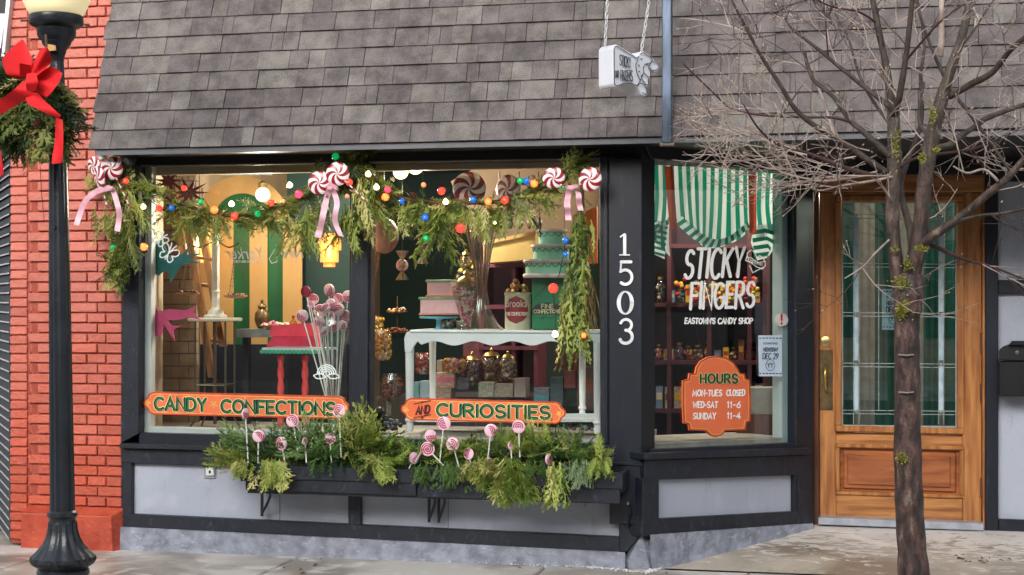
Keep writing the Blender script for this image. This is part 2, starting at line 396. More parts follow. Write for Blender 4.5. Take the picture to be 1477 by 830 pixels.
def brick_mat():
    m = bpy.data.materials.new('painted_brick'); m.use_nodes = True
    n, l = m.node_tree.nodes, m.node_tree.links; b = n['Principled BSDF']
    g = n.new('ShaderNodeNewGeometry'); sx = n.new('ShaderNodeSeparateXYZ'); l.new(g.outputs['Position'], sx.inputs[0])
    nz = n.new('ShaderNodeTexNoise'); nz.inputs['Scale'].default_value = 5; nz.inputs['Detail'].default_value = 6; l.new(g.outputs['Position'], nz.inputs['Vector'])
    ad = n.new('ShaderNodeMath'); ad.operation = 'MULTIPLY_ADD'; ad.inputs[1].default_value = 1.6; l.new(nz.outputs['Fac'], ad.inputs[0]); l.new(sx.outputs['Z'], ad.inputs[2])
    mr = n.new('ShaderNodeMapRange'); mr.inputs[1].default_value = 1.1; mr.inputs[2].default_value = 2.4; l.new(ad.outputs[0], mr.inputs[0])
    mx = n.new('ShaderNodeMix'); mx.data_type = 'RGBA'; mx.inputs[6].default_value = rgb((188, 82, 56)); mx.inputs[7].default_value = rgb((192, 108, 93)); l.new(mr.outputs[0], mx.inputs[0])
    n2 = n.new('ShaderNodeTexNoise'); n2.inputs['Scale'].default_value = 38; n2.inputs['Detail'].default_value = 5; l.new(g.outputs['Position'], n2.inputs['Vector'])
    m2 = n.new('ShaderNodeMapRange'); m2.inputs[1].default_value = .62; m2.inputs[2].default_value = .8; m2.inputs[4].default_value = .5; l.new(n2.outputs['Fac'], m2.inputs[0])
    x2 = n.new('ShaderNodeMix'); x2.data_type = 'RGBA'; x2.inputs[7].default_value = rgb((212, 142, 124)); l.new(m2.outputs[0], x2.inputs[0]); l.new(mx.outputs[2], x2.inputs[6])
    oi = n.new('ShaderNodeObjectInfo'); mv = n.new('ShaderNodeMapRange'); mv.inputs[3].default_value = .82; mv.inputs[4].default_value = 1.04; l.new(oi.outputs['Random'], mv.inputs[0])
    h = n.new('ShaderNodeHueSaturation'); l.new(mv.outputs[0], h.inputs['Value']); l.new(x2.outputs[2], h.inputs['Color'])
    l.new(h.outputs[0], b.inputs['Base Color']); b.inputs['Roughness'].default_value = .6
    bp = n.new('ShaderNodeBump'); bp.inputs['Strength'].default_value = .7; bp.inputs['Distance'].default_value = .012
    l.new(n2.outputs['Fac'], bp.inputs['Height']); l.new(bp.outputs[0], b.inputs['Normal'])
    MATS['painted_brick'] = m; return m
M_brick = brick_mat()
M_mortar = mat('painted_mortar', (160, 78, 62), .85, (144, 62, 48), 20, bump=.5)

# ================================================================ ground, pavement, road, far side of the street
g = MB(); g.box((0, 0, -.42), (400, 400, .1)); tag(g.build('ground', M_road), kind='structure')
road = MB(); road.box((0, -9.2, -.16), (120, 11.4, .1)); tag(road.build('road', M_road), kind='structure')
walk = MB(); walk.box((0, -1.45, -.075), (60, 4.1, .11)); walk_o = tag(walk.build('sidewalk', M_walk, base=(0, 0, 0)), kind='structure')
kb = MB(); kb.box((0, -3.42, -.06), (60, .16, .15)); tag(kb.build('kerb', M_walk), kind='structure')
slab = None
def slab_mesh(w, d):
    b = MB(); e = .008; z0, z1 = -.03, .0
    b.add([(0, 0, z0), (w, 0, z0), (w, d, z0), (0, d, z0), (0, 0, z1 - e), (w, 0, z1 - e), (w, d, z1 - e), (0, d, z1 - e), (e, e, z1), (w - e, e, z1), (w - e, d - e, z1), (e, d - e, z1)],
          [(0, 1, 5, 4), (1, 2, 6, 5), (2, 3, 7, 6), (3, 0, 4, 7), (4, 5, 9, 8), (5, 6, 10, 9), (6, 7, 11, 10), (7, 4, 8, 11), (8, 9, 10, 11)])
    return b
sm = slab_mesh(1.482, 1.092)
s0 = sm.build('paving_slab', M_walk, walk_o); first = True
for j in range(3):
    for i in range(-5, 5):
        x, y = i * 1.5 + .62 + .35, -.02 - (j + 1) * 1.11
        o = s0 if first else dup(s0, walk_o); first = False
        o.location = (x, y, R.uniform(-.002, .002)); o.rotation_euler = (R.uniform(-.001, .001), R.uniform(-.001, .001), 0)
# opposite side of the street (seen in the panes' reflections)
ow = MB(); ow.box((0, -17.0, -.06), (120, 4.0, .12)); tag(ow.build('far_sidewalk', M_walk), kind='structure')
M_ob = [mat('far_brick', (176, 150, 132), .8, (150, 124, 108), 4), mat('far_stone', (206, 200, 190), .8, (190, 182, 170), 3), mat('far_dark', (130, 130, 130), .8, (112, 112, 112), 3)]
M_win = mat('far_window', (30, 36, 42), .15)
for i in range(6):
    x0 = -30 + i * 10; h = (8.5, 10.5, 7.5, 9.5, 11, 8)[i]
    t = thing('opposite_building', ['tan brick', 'pale stone', 'mid grey', 'wide tan brick', 'tall pale stone', 'low mid grey'][i] + ' building across the street, reflected in the shop glass', 'building', (x0, -19, 0))
    b = MB(); b.box((x0, -22, h / 2), (9.9, 6, h)); b.box((x0, -18.9, h - .2), (9.9, .3, .4)); b.build('wall', M_ob[i % 3], t)
    for k in range(3):
        for q in range(int(h // 3)):
            w = MB(); w.box((x0 - 3 + 3 * k, -18.98, 1.7 + q * 3), (1.7, .06, 1.8)); w.build('window', M_win, t)

# ================================================================ entry floor and the wall line
A_ = at(943, HV, 0.0); B_ = at(1143, HV, 0.977)
A_.z = 0; B_.z = 0
SD = (B_ - A_).normalized(); SN = V(SD.y, -SD.x, 0)                 # direction of the splayed window wall and its outward normal
def S(u, v, l=0.0): return on_plane(u, v, A_ + SN * l, SN)
YD = 1.15                                                            # plane of the door
e0 = at_z(946, 808, .004); e0b = V(A_.x + .02, -.02, .004); zt = at(1180, 757, YD).z; E_ = S(1172, 755)
fl = MB()
p = [V(-.12, -.03, .006), V(E_.x - .05, YD + .02, zt), V(4.5, YD + .02, zt + .0), V(4.5, -.03, .006)]
nx, ny = 12, 8; vs = []; fs = []
for j in range(ny + 1):
    for i in range(nx + 1):
        a, b = i / nx, j / ny
        q = (p[0] * (1 - a) + p[3] * a) * (1 - b) + (p[1] * (1 - a) + p[2] * a) * b
        q.z = .006 + (zt - .006) * (b ** 1.15) + R.uniform(-.0015, .0015); vs.append(q)
for j in range(ny):
    for i in range(nx): k = j * (nx + 1) + i; fs.append((k, k + 1, k + nx + 2, k + nx + 1))
fl.add(vs, fs); tag(fl.build('entry_floor', M_entry, smooth=True), kind='structure')

# ================================================================ red brick pier
pier = thing('brick_pier', 'red painted brick pier with plinth between the lamp post and the shop window', 'brick pier', at(100, 789, -.05))
xl, xr = at(40, HV, -.05).x, at(176, HV, -.05).x
ztop = 3.9
b = MB(); b.box(((xl + xr) / 2 + .006, .13, ztop / 2), (xr - xl - .02, .33, ztop)); b.build('mortar_core', M_mortar, pier)
def brick_unit(w, d, h, s):
    b = MB(); rr = random.Random(s); e = .004
    vs = []
    for z in (0, 1):
        for (x, y) in ((0, 0), (1, 0), (1, 1), (0, 1)):
            vs.append(((x - .5) * w + rr.uniform(-.0015, .0015), (y - .5) * d + rr.uniform(-.002, .002), (z - .5) * h + rr.uniform(-.0015, .0015)))
    f = [(0, 1, 5, 4), (1, 2, 6, 5), (2, 3, 7, 6), (3, 0, 4, 7), (4, 5, 6, 7), (3, 2, 1, 0)]
    b.add(vs, f); return b
BR = {}
def brick(parent, x, y, z, w, d, h, rz=0):
    """bricks share mesh data per size"""
    key = (round(w, 3), round(d, 3), round(h, 3), R.randrange(3))
    if key not in BR:
        b = brick_unit(w, d, h, hash(key) % 1000)
        o = b.build('brick', M_brick, None); o.parent = parent
        md = o.modifiers.new('edge', 'BEVEL'); md.width = .004; md.segments = 1; BR[key] = o
    else:
        o = dup(BR[key]); o.parent = parent
    l = wloc(parent); o.location = (x - l.x, y - l.y, z - l.z)
    o.rotation_euler = (R.uniform(-.012, .012), R.uniform(-.006, .006), rz + R.uniform(-.012, .012))
    return o
CH = .0628; zp = at(100, 731, -.05).z
row = 0; z = zp + CH / 2 + .004
split = (.33, .66)
while z < 3.6:
    W = xr - xl
    big, small = W * .335, W * .17
    # toothed left edge: every other course starts with a small set-back brick
    if row % 2 == 0: cells = [('n', .33), ('n', .30), ('n', .20), ('n', .17)]
    else: cells = [('s', .10), ('n', .33), ('n', .31), ('n', .26)]
    x = xl
    for kd, fr in cells:
        w = W * fr; dd = .10; yy = -.05
        if kd == 's': yy = -.028
        if z - CH / 2 > zp - .01:
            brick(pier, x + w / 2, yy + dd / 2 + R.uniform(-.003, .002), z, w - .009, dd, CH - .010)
        x += w
    z += CH; row += 1
# plinth
pl = MB(); zl = -.05
P0 = [at(u, v, -.12) for u, v in ((29, 785), (30, 739), (161, 742), (161, 789))]
for q in P0: q.z = max(q.z, -.03)
top = [at(33, 729, -.055), at(168, 731, -.055)]
pl.prism([V(P0[0].x, -.12, -.03), V(P0[0].x + .005, -.12, P0[1].z), V(P0[2].x, -.12, P0[1].z - .004), V(P0[3].x + .01, -.12, -.03)], (0, .2, 0))
pl.add([V(P0[0].x, -.12, P0[1].z), V(P0[2].x, -.12, P0[1].z - .004), V(xr + .005, -.045, zp), V(P0[0].x + .02, -.045, zp), V(P0[2].x + .01, -.12, -.03), V(xr + .01, -.045, -.03)],
       [(0, 1, 2, 3), (1, 4, 5, 2)])
o = pl.build('plinth', MATS.get('plinth_red') or weather(mat('plinth_red', (182, 76, 50), .55, (156, 56, 36), 7, bump=1.0, bscale=16), (206, 120, 98), .5, (14, 14, 20)), pier)
md = o.modifiers.new('b', 'BEVEL'); md.width = .01; md.segments = 2
# narrow recessed header column to the left
hx0, hx1 = at(14, HV, .02).x, at(41, HV, .02).x
side = thing('brick_return', 'narrow darker red column of header bricks left of the pier', 'brick wall', (hx0, .02, 0))
b = MB(); b.box(((hx0 + hx1) / 2 + .01, .17, ztop / 2), (hx1 - hx0 + .0, .28, ztop)); b.build('mortar_core', M_mortar, side)
z = .05
while z < 3.6:
    brick(side, (hx0 + hx1) / 2 - .004, .07, z, hx1 - hx0 - .012, .10, CH * .93 - .010); z += CH * .93

# ================================================================ neighbouring front at the far left
nb = thing('neighbour_front', 'dark clapboard shop front with pale board edges at the far left', 'building', (hx0, .05, 0))
nd = V(-.585, .81, 0); nn = V(-.81, -.585, 0)
M_clap = mat('dark_clapboard', (58, 60, 64), .6, (44, 46, 50), 5, stretch=(1, 1, 8)); M_clapedge = mat('pale_edge', (190, 190, 192), .6)
o0 = V(hx0 - .005, .05, 0)
for i in range(40):
    z = .02 + i * .062
    b = MB(); q = [o0 + V(0, 0, z), o0 + nd * 2.2 + V(0, 0, z), o0 + nd * 2.2 + V(0, 0, z + .058), o0 + V(0, 0, z + .058)]
    q[0] += nn * .016; q[1] += nn * .016
    b.prism(q, -nn * .03)
    b.build('clapboard', M_clap, nb)
    b = MB(); q = [o0 + nn * .018 + V(0, 0, z - .003), o0 + nn * .018 + nd * 2.2 + V(0, 0, z - .003), o0 + nn * .018 + nd * 2.2 + V(0, 0, z + .006), o0 + nn * .018 + V(0, 0, z + .006)]
    b.prism(q, -nn * .004); b.build('board_edge', M_clapedge, nb)
b = MB(); b.prism([at(15, -2, -.02), at(9, -2, -.02), at(2, 82, -.02), at(6, 82, -.02)][::-1], (0, .05, 0)); b.build('rake_trim', M_white, nb)
b = MB(); b.box((hx0 - .9, .45, 3.05), (1.7, .3, 1.2)); b.build('upper_wall', M_fascia, nb)
b = MB(); b.prism([at(-6, 20, .25), at(8, 20, .25), at(1, 70, .25), at(-6, 70, .25)], (0, .04, 0)); b.build('pale_sign_corner', M_white, nb)
b = MB(); b.box((hx0 - 1.4, 1.9, 1.6), (2.6, .1, 3.4)); b.build('back_wall', M_fascia, nb)

# ================================================================ the shop building
shop = thing('shop_building', 'candy shop front with grey shingled mansard, black framed windows and splayed entry', 'shop', (0, .1, 0))
# ---- mansard roof
roofp = MB()
EY = -.35
E0 = at(133, 217, EY); EZ = E0.z
# rake: the left edge recedes as it rises
def rake_y(u, v, X):
    r = ray(u, v); t = (X - CAM.x) / r.x; return CAM + r * t
Rk = rake_y(167, 2, E0.x)
sl = (Rk - V(E0.x, EY, EZ)); tanp = (Rk.y - EY) / (Rk.z - EZ)
RL = math.hypot(1, tanp)
def RP(x, h, off=0.0):            # point on the roof plane, h = height above the eave, off = outwards
    return V(x, EY + h * tanp - off / RL, EZ + h + off * tanp / RL)
XR = 3.6
HT = 1.45
roofp.prism([RP(E0.x + .01, 0, -.012), RP(XR, 0, -.012), RP(XR, HT, -.012), RP(E0.x + .01, HT, -.012)], (0, .08, 0))
M_under = mat('roof_underlay', (34, 32, 34), .9)
roof = roofp.build('mansard_roof', M_under, shop)
def shingle_mat():
    m = bpy.data.materials.new('asphalt_shingle'); m.use_nodes = True
    n, l = m.node_tree.nodes, m.node_tree.links; b = n['Principled BSDF']
    oi = n.new('ShaderNodeObjectInfo'); cr = n.new('ShaderNodeValToRGB'); cr.color_ramp.interpolation = 'LINEAR'
    cols = [(80, 73, 74), (85, 79, 80), (90, 84, 84), (93, 88, 86), (87, 81, 82), (97, 92, 89), (105, 101, 98)]
    el = cr.color_ramp.elements
    while len(el) < len(cols): el.new(.5)
    for i, c in enumerate(cols): el[i].position = i / (len(cols) - 1); el[i].color = rgb(c)
    l.new(oi.outputs['Random'], cr.inputs[0])
    g = n.new('ShaderNodeNewGeometry')
    nz = n.new('ShaderNodeTexNoise'); nz.inputs['Scale'].default_value = 210; nz.inputs['Detail'].default_value = 2; l.new(g.outputs['Position'], nz.inputs['Vector'])
    n2 = n.new('ShaderNodeTexNoise'); n2.inputs['Scale'].default_value = 9; n2.inputs['Detail'].default_value = 6; l.new(g.outputs['Position'], n2.inputs['Vector'])
    ad = n.new('ShaderNodeMath'); ad.operation = 'ADD'; l.new(nz.outputs['Fac'], ad.inputs[0]); l.new(n2.outputs['Fac'], ad.inputs[1])
    mr = n.new('ShaderNodeMapRange'); mr.inputs[1].default_value = .8; mr.inputs[2].default_value = 1.2; mr.inputs[3].default_value = .6; mr.inputs[4].default_value = 1.5; l.new(ad.outputs[0], mr.inputs[0])
    h = n.new('ShaderNodeHueSaturation'); l.new(mr.outputs[0], h.inputs['Value']); l.new(cr.outputs[0], h.inputs['Color'])
    n3 = n.new('ShaderNodeTexNoise'); n3.inputs['Scale'].default_value = 22; l.new(g.outputs['Position'], n3.inputs['Vector'])
    m3 = n.new('ShaderNodeMapRange'); m3.inputs[1].default_value = .5; m3.inputs[2].default_value = .72; m3.inputs[4].default_value = .2; l.new(n3.outputs['Fac'], m3.inputs[0])
    mx = n.new('ShaderNodeMix'); mx.data_type = 'RGBA'; mx.inputs[7].default_value = rgb((132, 124, 112)); l.new(m3.outputs[0], mx.inputs[0]); l.new(h.outputs[0], mx.inputs[6])
    l.new(mx.outputs[2], b.inputs['Base Color']); b.inputs['Roughness'].default_value = .9
    bp = n.new('ShaderNodeBump'); bp.inputs['Strength'].default_value = .5; bp.inputs['Distance'].default_value = .004; l.new(nz.outputs['Fac'], bp.inputs['Height']); l.new(bp.outputs[0], b.inputs['Normal'])
    MATS['sh'] = m; return m
M_sh = shingle_mat()
CR = .1150
SH = {}
sp0 = wloc(shop)
rot_roof = Matrix(((1, 0, 0), (0, 1 / RL, tanp / RL * -1), (0, tanp / RL, 1 / RL)))
tilt = -math.atan(tanp)
cnt = 0
for rw in range(10):
    x = E0.x - .015 + (0 if rw % 2 else R.uniform(-.02, 0)); h = rw * CR
    while x < XR:
        w = R.choice([.07, .1, .12, .15, .17, .2, .24]) if x > E0.x + .05 else R.choice([.08, .14, .2])
        raised = R.choice([0, 0, 1])
        if x + w > XR - .05: w = XR - x
        if h < 1.12 and w > .02:
            key = round(w, 3), raised
            if key not in SH:
                mb = MB(); t = .006 + .003 * raised; lean = .012
                ex = CR + .012; s = .0
                # local frame: x along the eave, z up the slope, -y outwards
                vs = [(0, -t - lean, 0), (w - .003, -t - lean, 0), (w - .003 + s, -t, ex), (s, -t, ex), (0, 0 - lean + .004, 0), (w - .003, -lean + .004, 0), (w - .003, .003, ex), (0, .003, ex)]
                mb.add(vs, [(0, 1, 2, 3), (4, 5, 1, 0), (1, 5, 6, 2), (4, 0, 3, 7), (3, 2, 6, 7)])
                o = mb.build('shingle', M_sh, None); o.parent = roof; SH[key] = o
            else: o = dup(SH[key]); o.parent = roof
            q = RP(x, h, .001 * raised) - sp0
            o.location = q; o.rotation_euler = (tilt + R.uniform(-.004, .004), R.uniform(-.006, .006), 0)
            cnt += 1
        x += w
b = MB(); b.box(((E0.x + XR) / 2, EY + .012, EZ - .016), (XR - E0.x - .03, .02, .03)); b.build('eave_trim', mat('eave_metal', (96, 98, 104), .45, (80, 82, 88), 6), shop)
# soffit and fascia under the eave, running over the entry too
b = MB(); b.box(((E0.x + XR) / 2 + .02, (EY + .03 + 1.25) / 2, EZ - .012), (XR - E0.x - .1, 1.25 - EY - .05, .02)); b.build('soffit', M_fascia, shop)
# wooden corner bracket near the left end of the eave
b = MB(); b.prism([at(180, 221, -.04), at(200, 221, -.04), at(194, 238, -.04), at(184, 241, -.04)], (0, .03, 0)); b.build('corner_block', mat('blockgrey', (90, 92, 94), .6), shop)

# ---- front frame on the facade plane
def fr(name, pts, Y, d, m, lab=None, parent=None, bev=.004):
    b = MB(); pxprism(b, pts, Y, d); o = b.build(name, m, parent or shop, label=lab)
    if bev: md = o.modifiers.new('b', 'BEVEL'); md.width = bev; md.segments = 1; md.limit_method = 'ANGLE'
    return o
fr('header_beam', [(174, 219), (944, 203), (944, 230), (174, 239.5)], -.03, .14, M_fascia)
fr('header_bead', [(199, 238), (866, 227), (866, 230), (199, 241)], -.034, .02, mat('greybead', (120, 122, 126), .5))
fr('corner_post', [(176, 238), (201, 238), (200, 626), (174, 640)], -.05, .15, M_blackworn)
fr('lower_post', [(173, 660), (190, 660), (190, 744), (173, 761)], -.045, .12, M_blackworn)
fr('mullion', [(507, 233), (532, 233), (530, 640), (506, 640)], -.04, .14, M_black)
fr('mullion_bead', [(504, 236), (509, 236), (508, 630), (503, 630)], -.02, .05, M_black)
fr('mullion_bead', [(530, 236), (535, 236), (534, 632), (529, 632)], -.02, .05, M_blackworn)
fr('window_rail', [(200, 624.5), (866, 640), (866, 655), (200, 640)], -.03, .12, M_black)
fr('sill', [(172, 640), (868, 656), (868, 664), (172, 647)], -.09, .16, M_blackworn)
fr('sill_rail', [(174, 647), (868, 664), (868, 692), (174, 668)], -.05, .12, M_blackworn)
fr('bottom_rail', [(173, 741), (899, 775), (899, 801), (173, 763)], -.05, .14, M_blackworn)
fr('panel_stile', [(502, 672), (520, 673), (520, 766), (502, 763)], -.045, .1, M_blackworn)
for q, lb in (([(188, 660), (504, 668), (504, 760), (188, 746)], None), ([(518, 668), (896, 685), (896, 780), (518, 762)], None)):
    fr('kick_panel', q, -.01, .05, M_panel)
fr('panel_seam', [(403, 668), (404, 668), (404, 756), (403, 756)], -.0115, .003, mat('seam', (110, 116, 130), .7), bev=0)
fr('panel_seam', [(646, 680), (647, 680), (647, 768), (646, 768)], -.0115, .003, MATS['seam'], bev=0)
# lumpy rendered base under the front
def lumpy(name, ptsf, depth_in, m, seed=1, nxx=60, nzz=6, amp=.008):
    rr = random.Random(seed); b = MB(); vs = []; fs = []
    for j in range(nzz + 1):
        for i in range(nxx + 1):
            a, c = i / nxx, j / nzz
            lo = ptsf[0].lerp(ptsf[1], a); hi = ptsf[3].lerp(ptsf[2], a); q = lo.lerp(hi, c)
            bul = (.012 * (1 - c) + rr.uniform(-amp, amp)) if 0 < j else .02 + rr.uniform(0, .012)
            q = q - depth_in.normalized() * bul; vs.append(q)
    for j in range(nzz):
        for i in range(nxx): k = j * (nxx + 1) + i; fs.append((k, k + 1, k + nxx + 2, k + nxx + 1))
    k = len(vs); vs += [ptsf[3], ptsf[2], ptsf[2] + depth_in, ptsf[3] + depth_in]; fs.append((k, k + 1, k + 2, k + 3))
    b.add(vs, fs); return b.build(name, m, shop, smooth=True)
a0, a1 = at(172, 760, -.06), at(902, 797, -.06)
lumpy('rendered_base', [V(a0.x, -.06, -.02), V(a1.x, -.06, -.02), a1, a0], V(0, .15, 0), M_stucco, 3, 110, 6)

def crumbs(name, label, cat, pts, n, s, m, seed):
    rr = random.Random(seed); b = MB()
    for i in range(n):
        t_ = rr.random() * (len(pts) - 1); k = int(t_); p = pts[k].lerp(pts[k + 1], t_ - k) + V(rr.gauss(0, .01), -abs(rr.gauss(0, .03)), 0)
        b.ball(p + V(0, 0, .003), s * rr.uniform(.4, 1.3), 5, 3, sc=(1, 1, .7))
    o = b.build(name, m); return tag(o, label, cat, kind='stuff')
M_salt = mat('salt', (226, 226, 226), .7)
crumbs('salt_crumbs', 'white salt crumbs and flaked paint along the foot of the shop front', 'salt', [at_z(u, v, .004) for u, v in ((180, 787), (500, 800), (700, 811), (840, 817), (935, 825))], 420, .006, M_salt, 1)
crumbs('salt_crumbs', 'white salt crumbs along the foot of the splayed window wall', 'salt', [at_z(940, 824, .004), at_z(950, 818, .006), at_z(1000, 805, .014), at_z(1060, 790, .035), at_z(1120, 774, .07)], 340, .008, M_salt, 2)
M_dl = mat('dead_leaf', (104, 74, 48), .8, (76, 52, 34)); rr = random.Random(6); b = MB()
for i in range(90):
    u, v = (rr.uniform(1380, 1477), rr.uniform(782, 812)) if i < 60 else (rr.uniform(300, 1470), rr.uniform(806, 828))
    c = at_z(u, v, .05 if i < 60 else .006); a = rr.uniform(0, 6.28); l = rr.uniform(.008, .022); d = V(math.cos(a), math.sin(a), .25) * l; s_ = V(-math.sin(a), math.cos(a), .1) * l * .45
    b.add([c - d, c + s_ + V(0, 0, .006), c + d, c - s_], [(0, 1, 2, 3)])
tag(b.build('dead_leaves', M_dl), 'scattered small dead leaves on the entry floor and pavement', 'leaves', kind='stuff')
# ---- pillar with the number board
fr('pillar', [(864, 224), (926, 224), (926, 771), (905, 797), (893, 797), (893, 690), (866, 664)], -.06, .13, M_blackworn, bev=.006)
fr('number_board', [(879, 228), (926, 228), (926, 756), (879, 756)], -.085, .03, M_black)
fr('pillar_bead', [(872, 228), (877, 228), (877, 640), (872, 640)], -.075, .02, M_black)
fr('pillar_band', [(880, 666), (927, 668), (927, 673), (880, 671)], -.095, .02, M_black)
# return of the pillar towards the splayed window
b = MB(); q0 = at(926, HV, -.085); q1 = A_.copy()
b.prism([V(q0.x, q0.y, .2), V(q1.x + .005, q1.y, .16), V(q1.x + .005, q1.y, 2.5), V(q0.x, q0.y, 2.5)], (-.12, .08, 0)); b.build('pillar_return', M_fascia, shop)
# rendered foot of the pillar
b = MB()
f0, f1, f2 = at_z(897, 819, .0), at_z(938, 823, .0), at_z(947, 812, .0)
t0, t1, t2 = at(906, 797, -.06), at(926, 771, -.06), S(948, 772)
b.add([f0, f1, f2, t0, t1, t2, f0 + V(0, .15, 0), t0 + V(0, .12, 0)], [(0, 1, 4, 3), (1, 2, 5, 4), (6, 0, 3, 7)])
b.build('pillar_foot', M_stucco, shop)
# numbers 1 5 0 3
pr = facade_proj(-.09)
M_num = mat('white_numerals', (236, 238, 240), .35)
def numeral(ch, u, v):
    mb = MB()
    t = .012
    if ch == '1':
        ribbon(mb, [(u, v - 14), (u, v + 14)][::1], 4.6, pr, .004, thick=t); ribbon(mb, [(u - 7, v + 15), (u + 7, v + 15)], 1.8, pr, .0045, thick=t)
        ribbon(mb, [(u - 6, v - 11), (u - 1, v - 15)], 2, pr, .005, thick=t)
    if ch == '0':
        L = arc(u, v, 9.5, 16, 0, 360, 28); 
        for i in range(28):
            a = L[i]; b2 = L[i + 1]; w = 2.2 + 3.6 * abs(math.cos(2 * PI * (i + .5) / 28)) ** 1.5
            ribbon(mb, [a, b2], w, pr, .004 + .0002 * (i % 3), thick=t)
    if ch == '5':
        ribbon(mb, [(u - 6, v - 16), (u + 8, v - 16)], 4.5, pr, .004, thick=t); ribbon(mb, [(u - 6, v - 16), (u - 7, v - 2)], 2.6, pr, .0045, thick=t)
        ribbon(mb, [(u - 7, v - 2)] + [(u + 9.5 * math.cos(math.radians(a)), v + 6 - 10.5 * math.sin(math.radians(a))) for a in range(110, -150, -20)], 4.2, pr, .005, thick=t)
    if ch == '3':
        ribbon(mb, [(u + 8 * math.cos(math.radians(a)), v - 9 - 8 * math.sin(math.radians(a))) for a in range(150, -95, -20)], 4, pr, .004, thick=t)
        ribbon(mb, [(u - .5 + 9.5 * math.cos(math.radians(a)), v + 8 - 9.5 * math.sin(math.radians(a))) for a in range(90, -160, -20)], 4.4, pr, .0045, thick=t)
    if ch in '3': mb.lathe([(.009, 0), (.009, .012)], at(u - 7, v - 12, -.09), 8, (0, -1, 0)); mb.lathe([(.009, 0), (.009, .012)], at(u - 8, v + 12, -.09), 8, (0, -1, 0))
    mb.build('numeral', M_num, shop, label='white house numeral ' + ch)
numeral('1', 901, 353); numeral('5', 902, 394); numeral('0', 902, 437); numeral('3', 903, 478)

# ---- glass panes of the front
M_glass = glass_mat('window_glass', refl=.09, trans=.98)
for q in ([(201, 238), (508, 233), (508, 634), (201, 627)], [(531, 233), (866, 227), (866, 642), (531, 633)]):
    b = MB(); b.poly([at(u, v, .02) for u, v in q]); b.build('window_pane', M_glass, shop)

# ---- splayed side window wall
def sfr(name, pts, l, d, m, bev=.004, lab=None):
    b = MB(); b.prism([S(u, v, l) for u, v in pts], -SN * d); o = b.build(name, m, shop, label=lab)
    if bev: md = o.modifiers.new('b', 'BEVEL'); md.width = bev; md.segments = 1; md.limit_method = 'ANGLE'
    return o
sfr('header_beam', [(926, 200), (1172, 222), (1172, 252), (940, 229)], .03, .14, M_fascia)
sfr('side_post', [(1146, 240), (1173, 240), (1173, 757), (1146, 760)], .03, .12, M_black)
sfr('side_post_bead', [(1148, 255), (1151, 255), (1151, 645), (1148, 645)], .036, .02, M_blackworn)
sfr('window_rail', [(940, 648), (1147, 639), (1147, 647), (940, 656)], .03, .12, M_black)
sfr('side_sill', [(930, 654), (1170, 646), (1170, 656), (930, 664)], .07, .14, M_blackworn)
sfr('sill_rail', [(930, 664), (1168, 656), (1168, 685), (930, 693)], .035, .12, M_blackworn)
sfr('side_stile', [(927, 690), (951, 690), (951, 775), (927, 775)], .035, .1, M_blackworn)
sfr('side_stile', [(1152, 680), (1170, 680), (1170, 758), (1152, 760)], .036, .1, M_blackworn)
sfr('bottom_rail', [(926, 750), (1168, 737), (1168, 757), (926, 772)], .033, .12, M_blackworn)
sfr('kick_panel', [(945, 688), (1158, 680), (1158, 745), (945, 757)], .0, .05, M_panel)
c0, c1 = S(938, 772, .045), S(1172, 755, .045)
g0, g1 = V(c0.x, c0.y, -.02), V(c1.x, c1.y, zt - .04)
lumpy('rendered_base', [g0, g1, c1, c0], -SN * .1, M_stucco, 5, 40, 4, .006)
b = MB(); b.poly([S(942, 226, -.02), S(1147, 245, -.02), S(1147, 640, -.02), S(942, 650, -.02)]); b.build('window_pane', M_glass, shop)
sfr('inner_jamb', [(1128, 250), (1144, 252), (1144, 639), (1128, 640)], -.025, .08, mat('pale_jamb', (176, 196, 200), .5, (164, 182, 188), 4))
sfr('inner_sill', [(943, 640), (1146, 631), (1146, 639.5), (943, 648.5)], -.028, .14, mat('pale_sill', (196, 190, 180), .5))
b = MB(); q = [S(943, 640, -.028), S(1146, 631, -.028)]; b.prism([q[0], q[1], q[1] - SN * .5, q[0] - SN * .5], (0, 0, -.02)); b.build('display_ledge', MATS['pale_sill'], shop)

# ---- door wall: header, jambs
def wood(name, c, c2, st=(14, 14, 1.2)):
    return mat(name, c, .42, c2, 2.2, bump=.15, bscale=12, stretch=st, coat=.25, detail=8)
M_oak = wood('orange_oak', (188, 128, 72), (142, 86, 42)); M_oakh = wood('orange_oak_rail', (190, 130, 74), (136, 82, 40), (1.2, 14, 14)); M_oakd = wood('red_oak_panel', (172, 102, 56), (130, 70, 36), (1.4, 14, 10))
weather(M_oak, (84, 52, 30), .7, (7, 7, 3)); weather(M_oakh, (84, 52, 30), .7, (4, 7, 9)); weather(M_oakd, (96, 48, 26), .6, (4, 7, 9))
M_oakdark = wood('dark_oak', (104, 56, 28), (72, 36, 18))
def dfr(name, pts, dy, d, m, parent=None, bev=.004, lab=None): return fr(name, pts, YD + dy, d, m, lab, parent or shop, bev)
dfr('door_header', [(1170, 215), (1480, 215), (1480, 252), (1170, 252)], -.02, .14, M_fascia)
dfr('transom_rail', [(1175, 252), (1420, 252), (1420, 277), (1175, 277)], .0, .12, M_oakh)
dfr('door_jamb', [(1173, 277), (1181, 277), (1181, 757), (1173, 757)], .0, .14, M_oakdark)
dfr('door_jamb', [(1417, 252), (1421, 252), (1421, 764), (1417, 764)], .0, .14, M_oak)
dfr('threshold', [(1180, 746), (1419, 755), (1419, 766), (1180, 757)], -.05, .12, mat('alu', (196, 202, 214), .35, (170, 176, 188), 10, metal=.6))
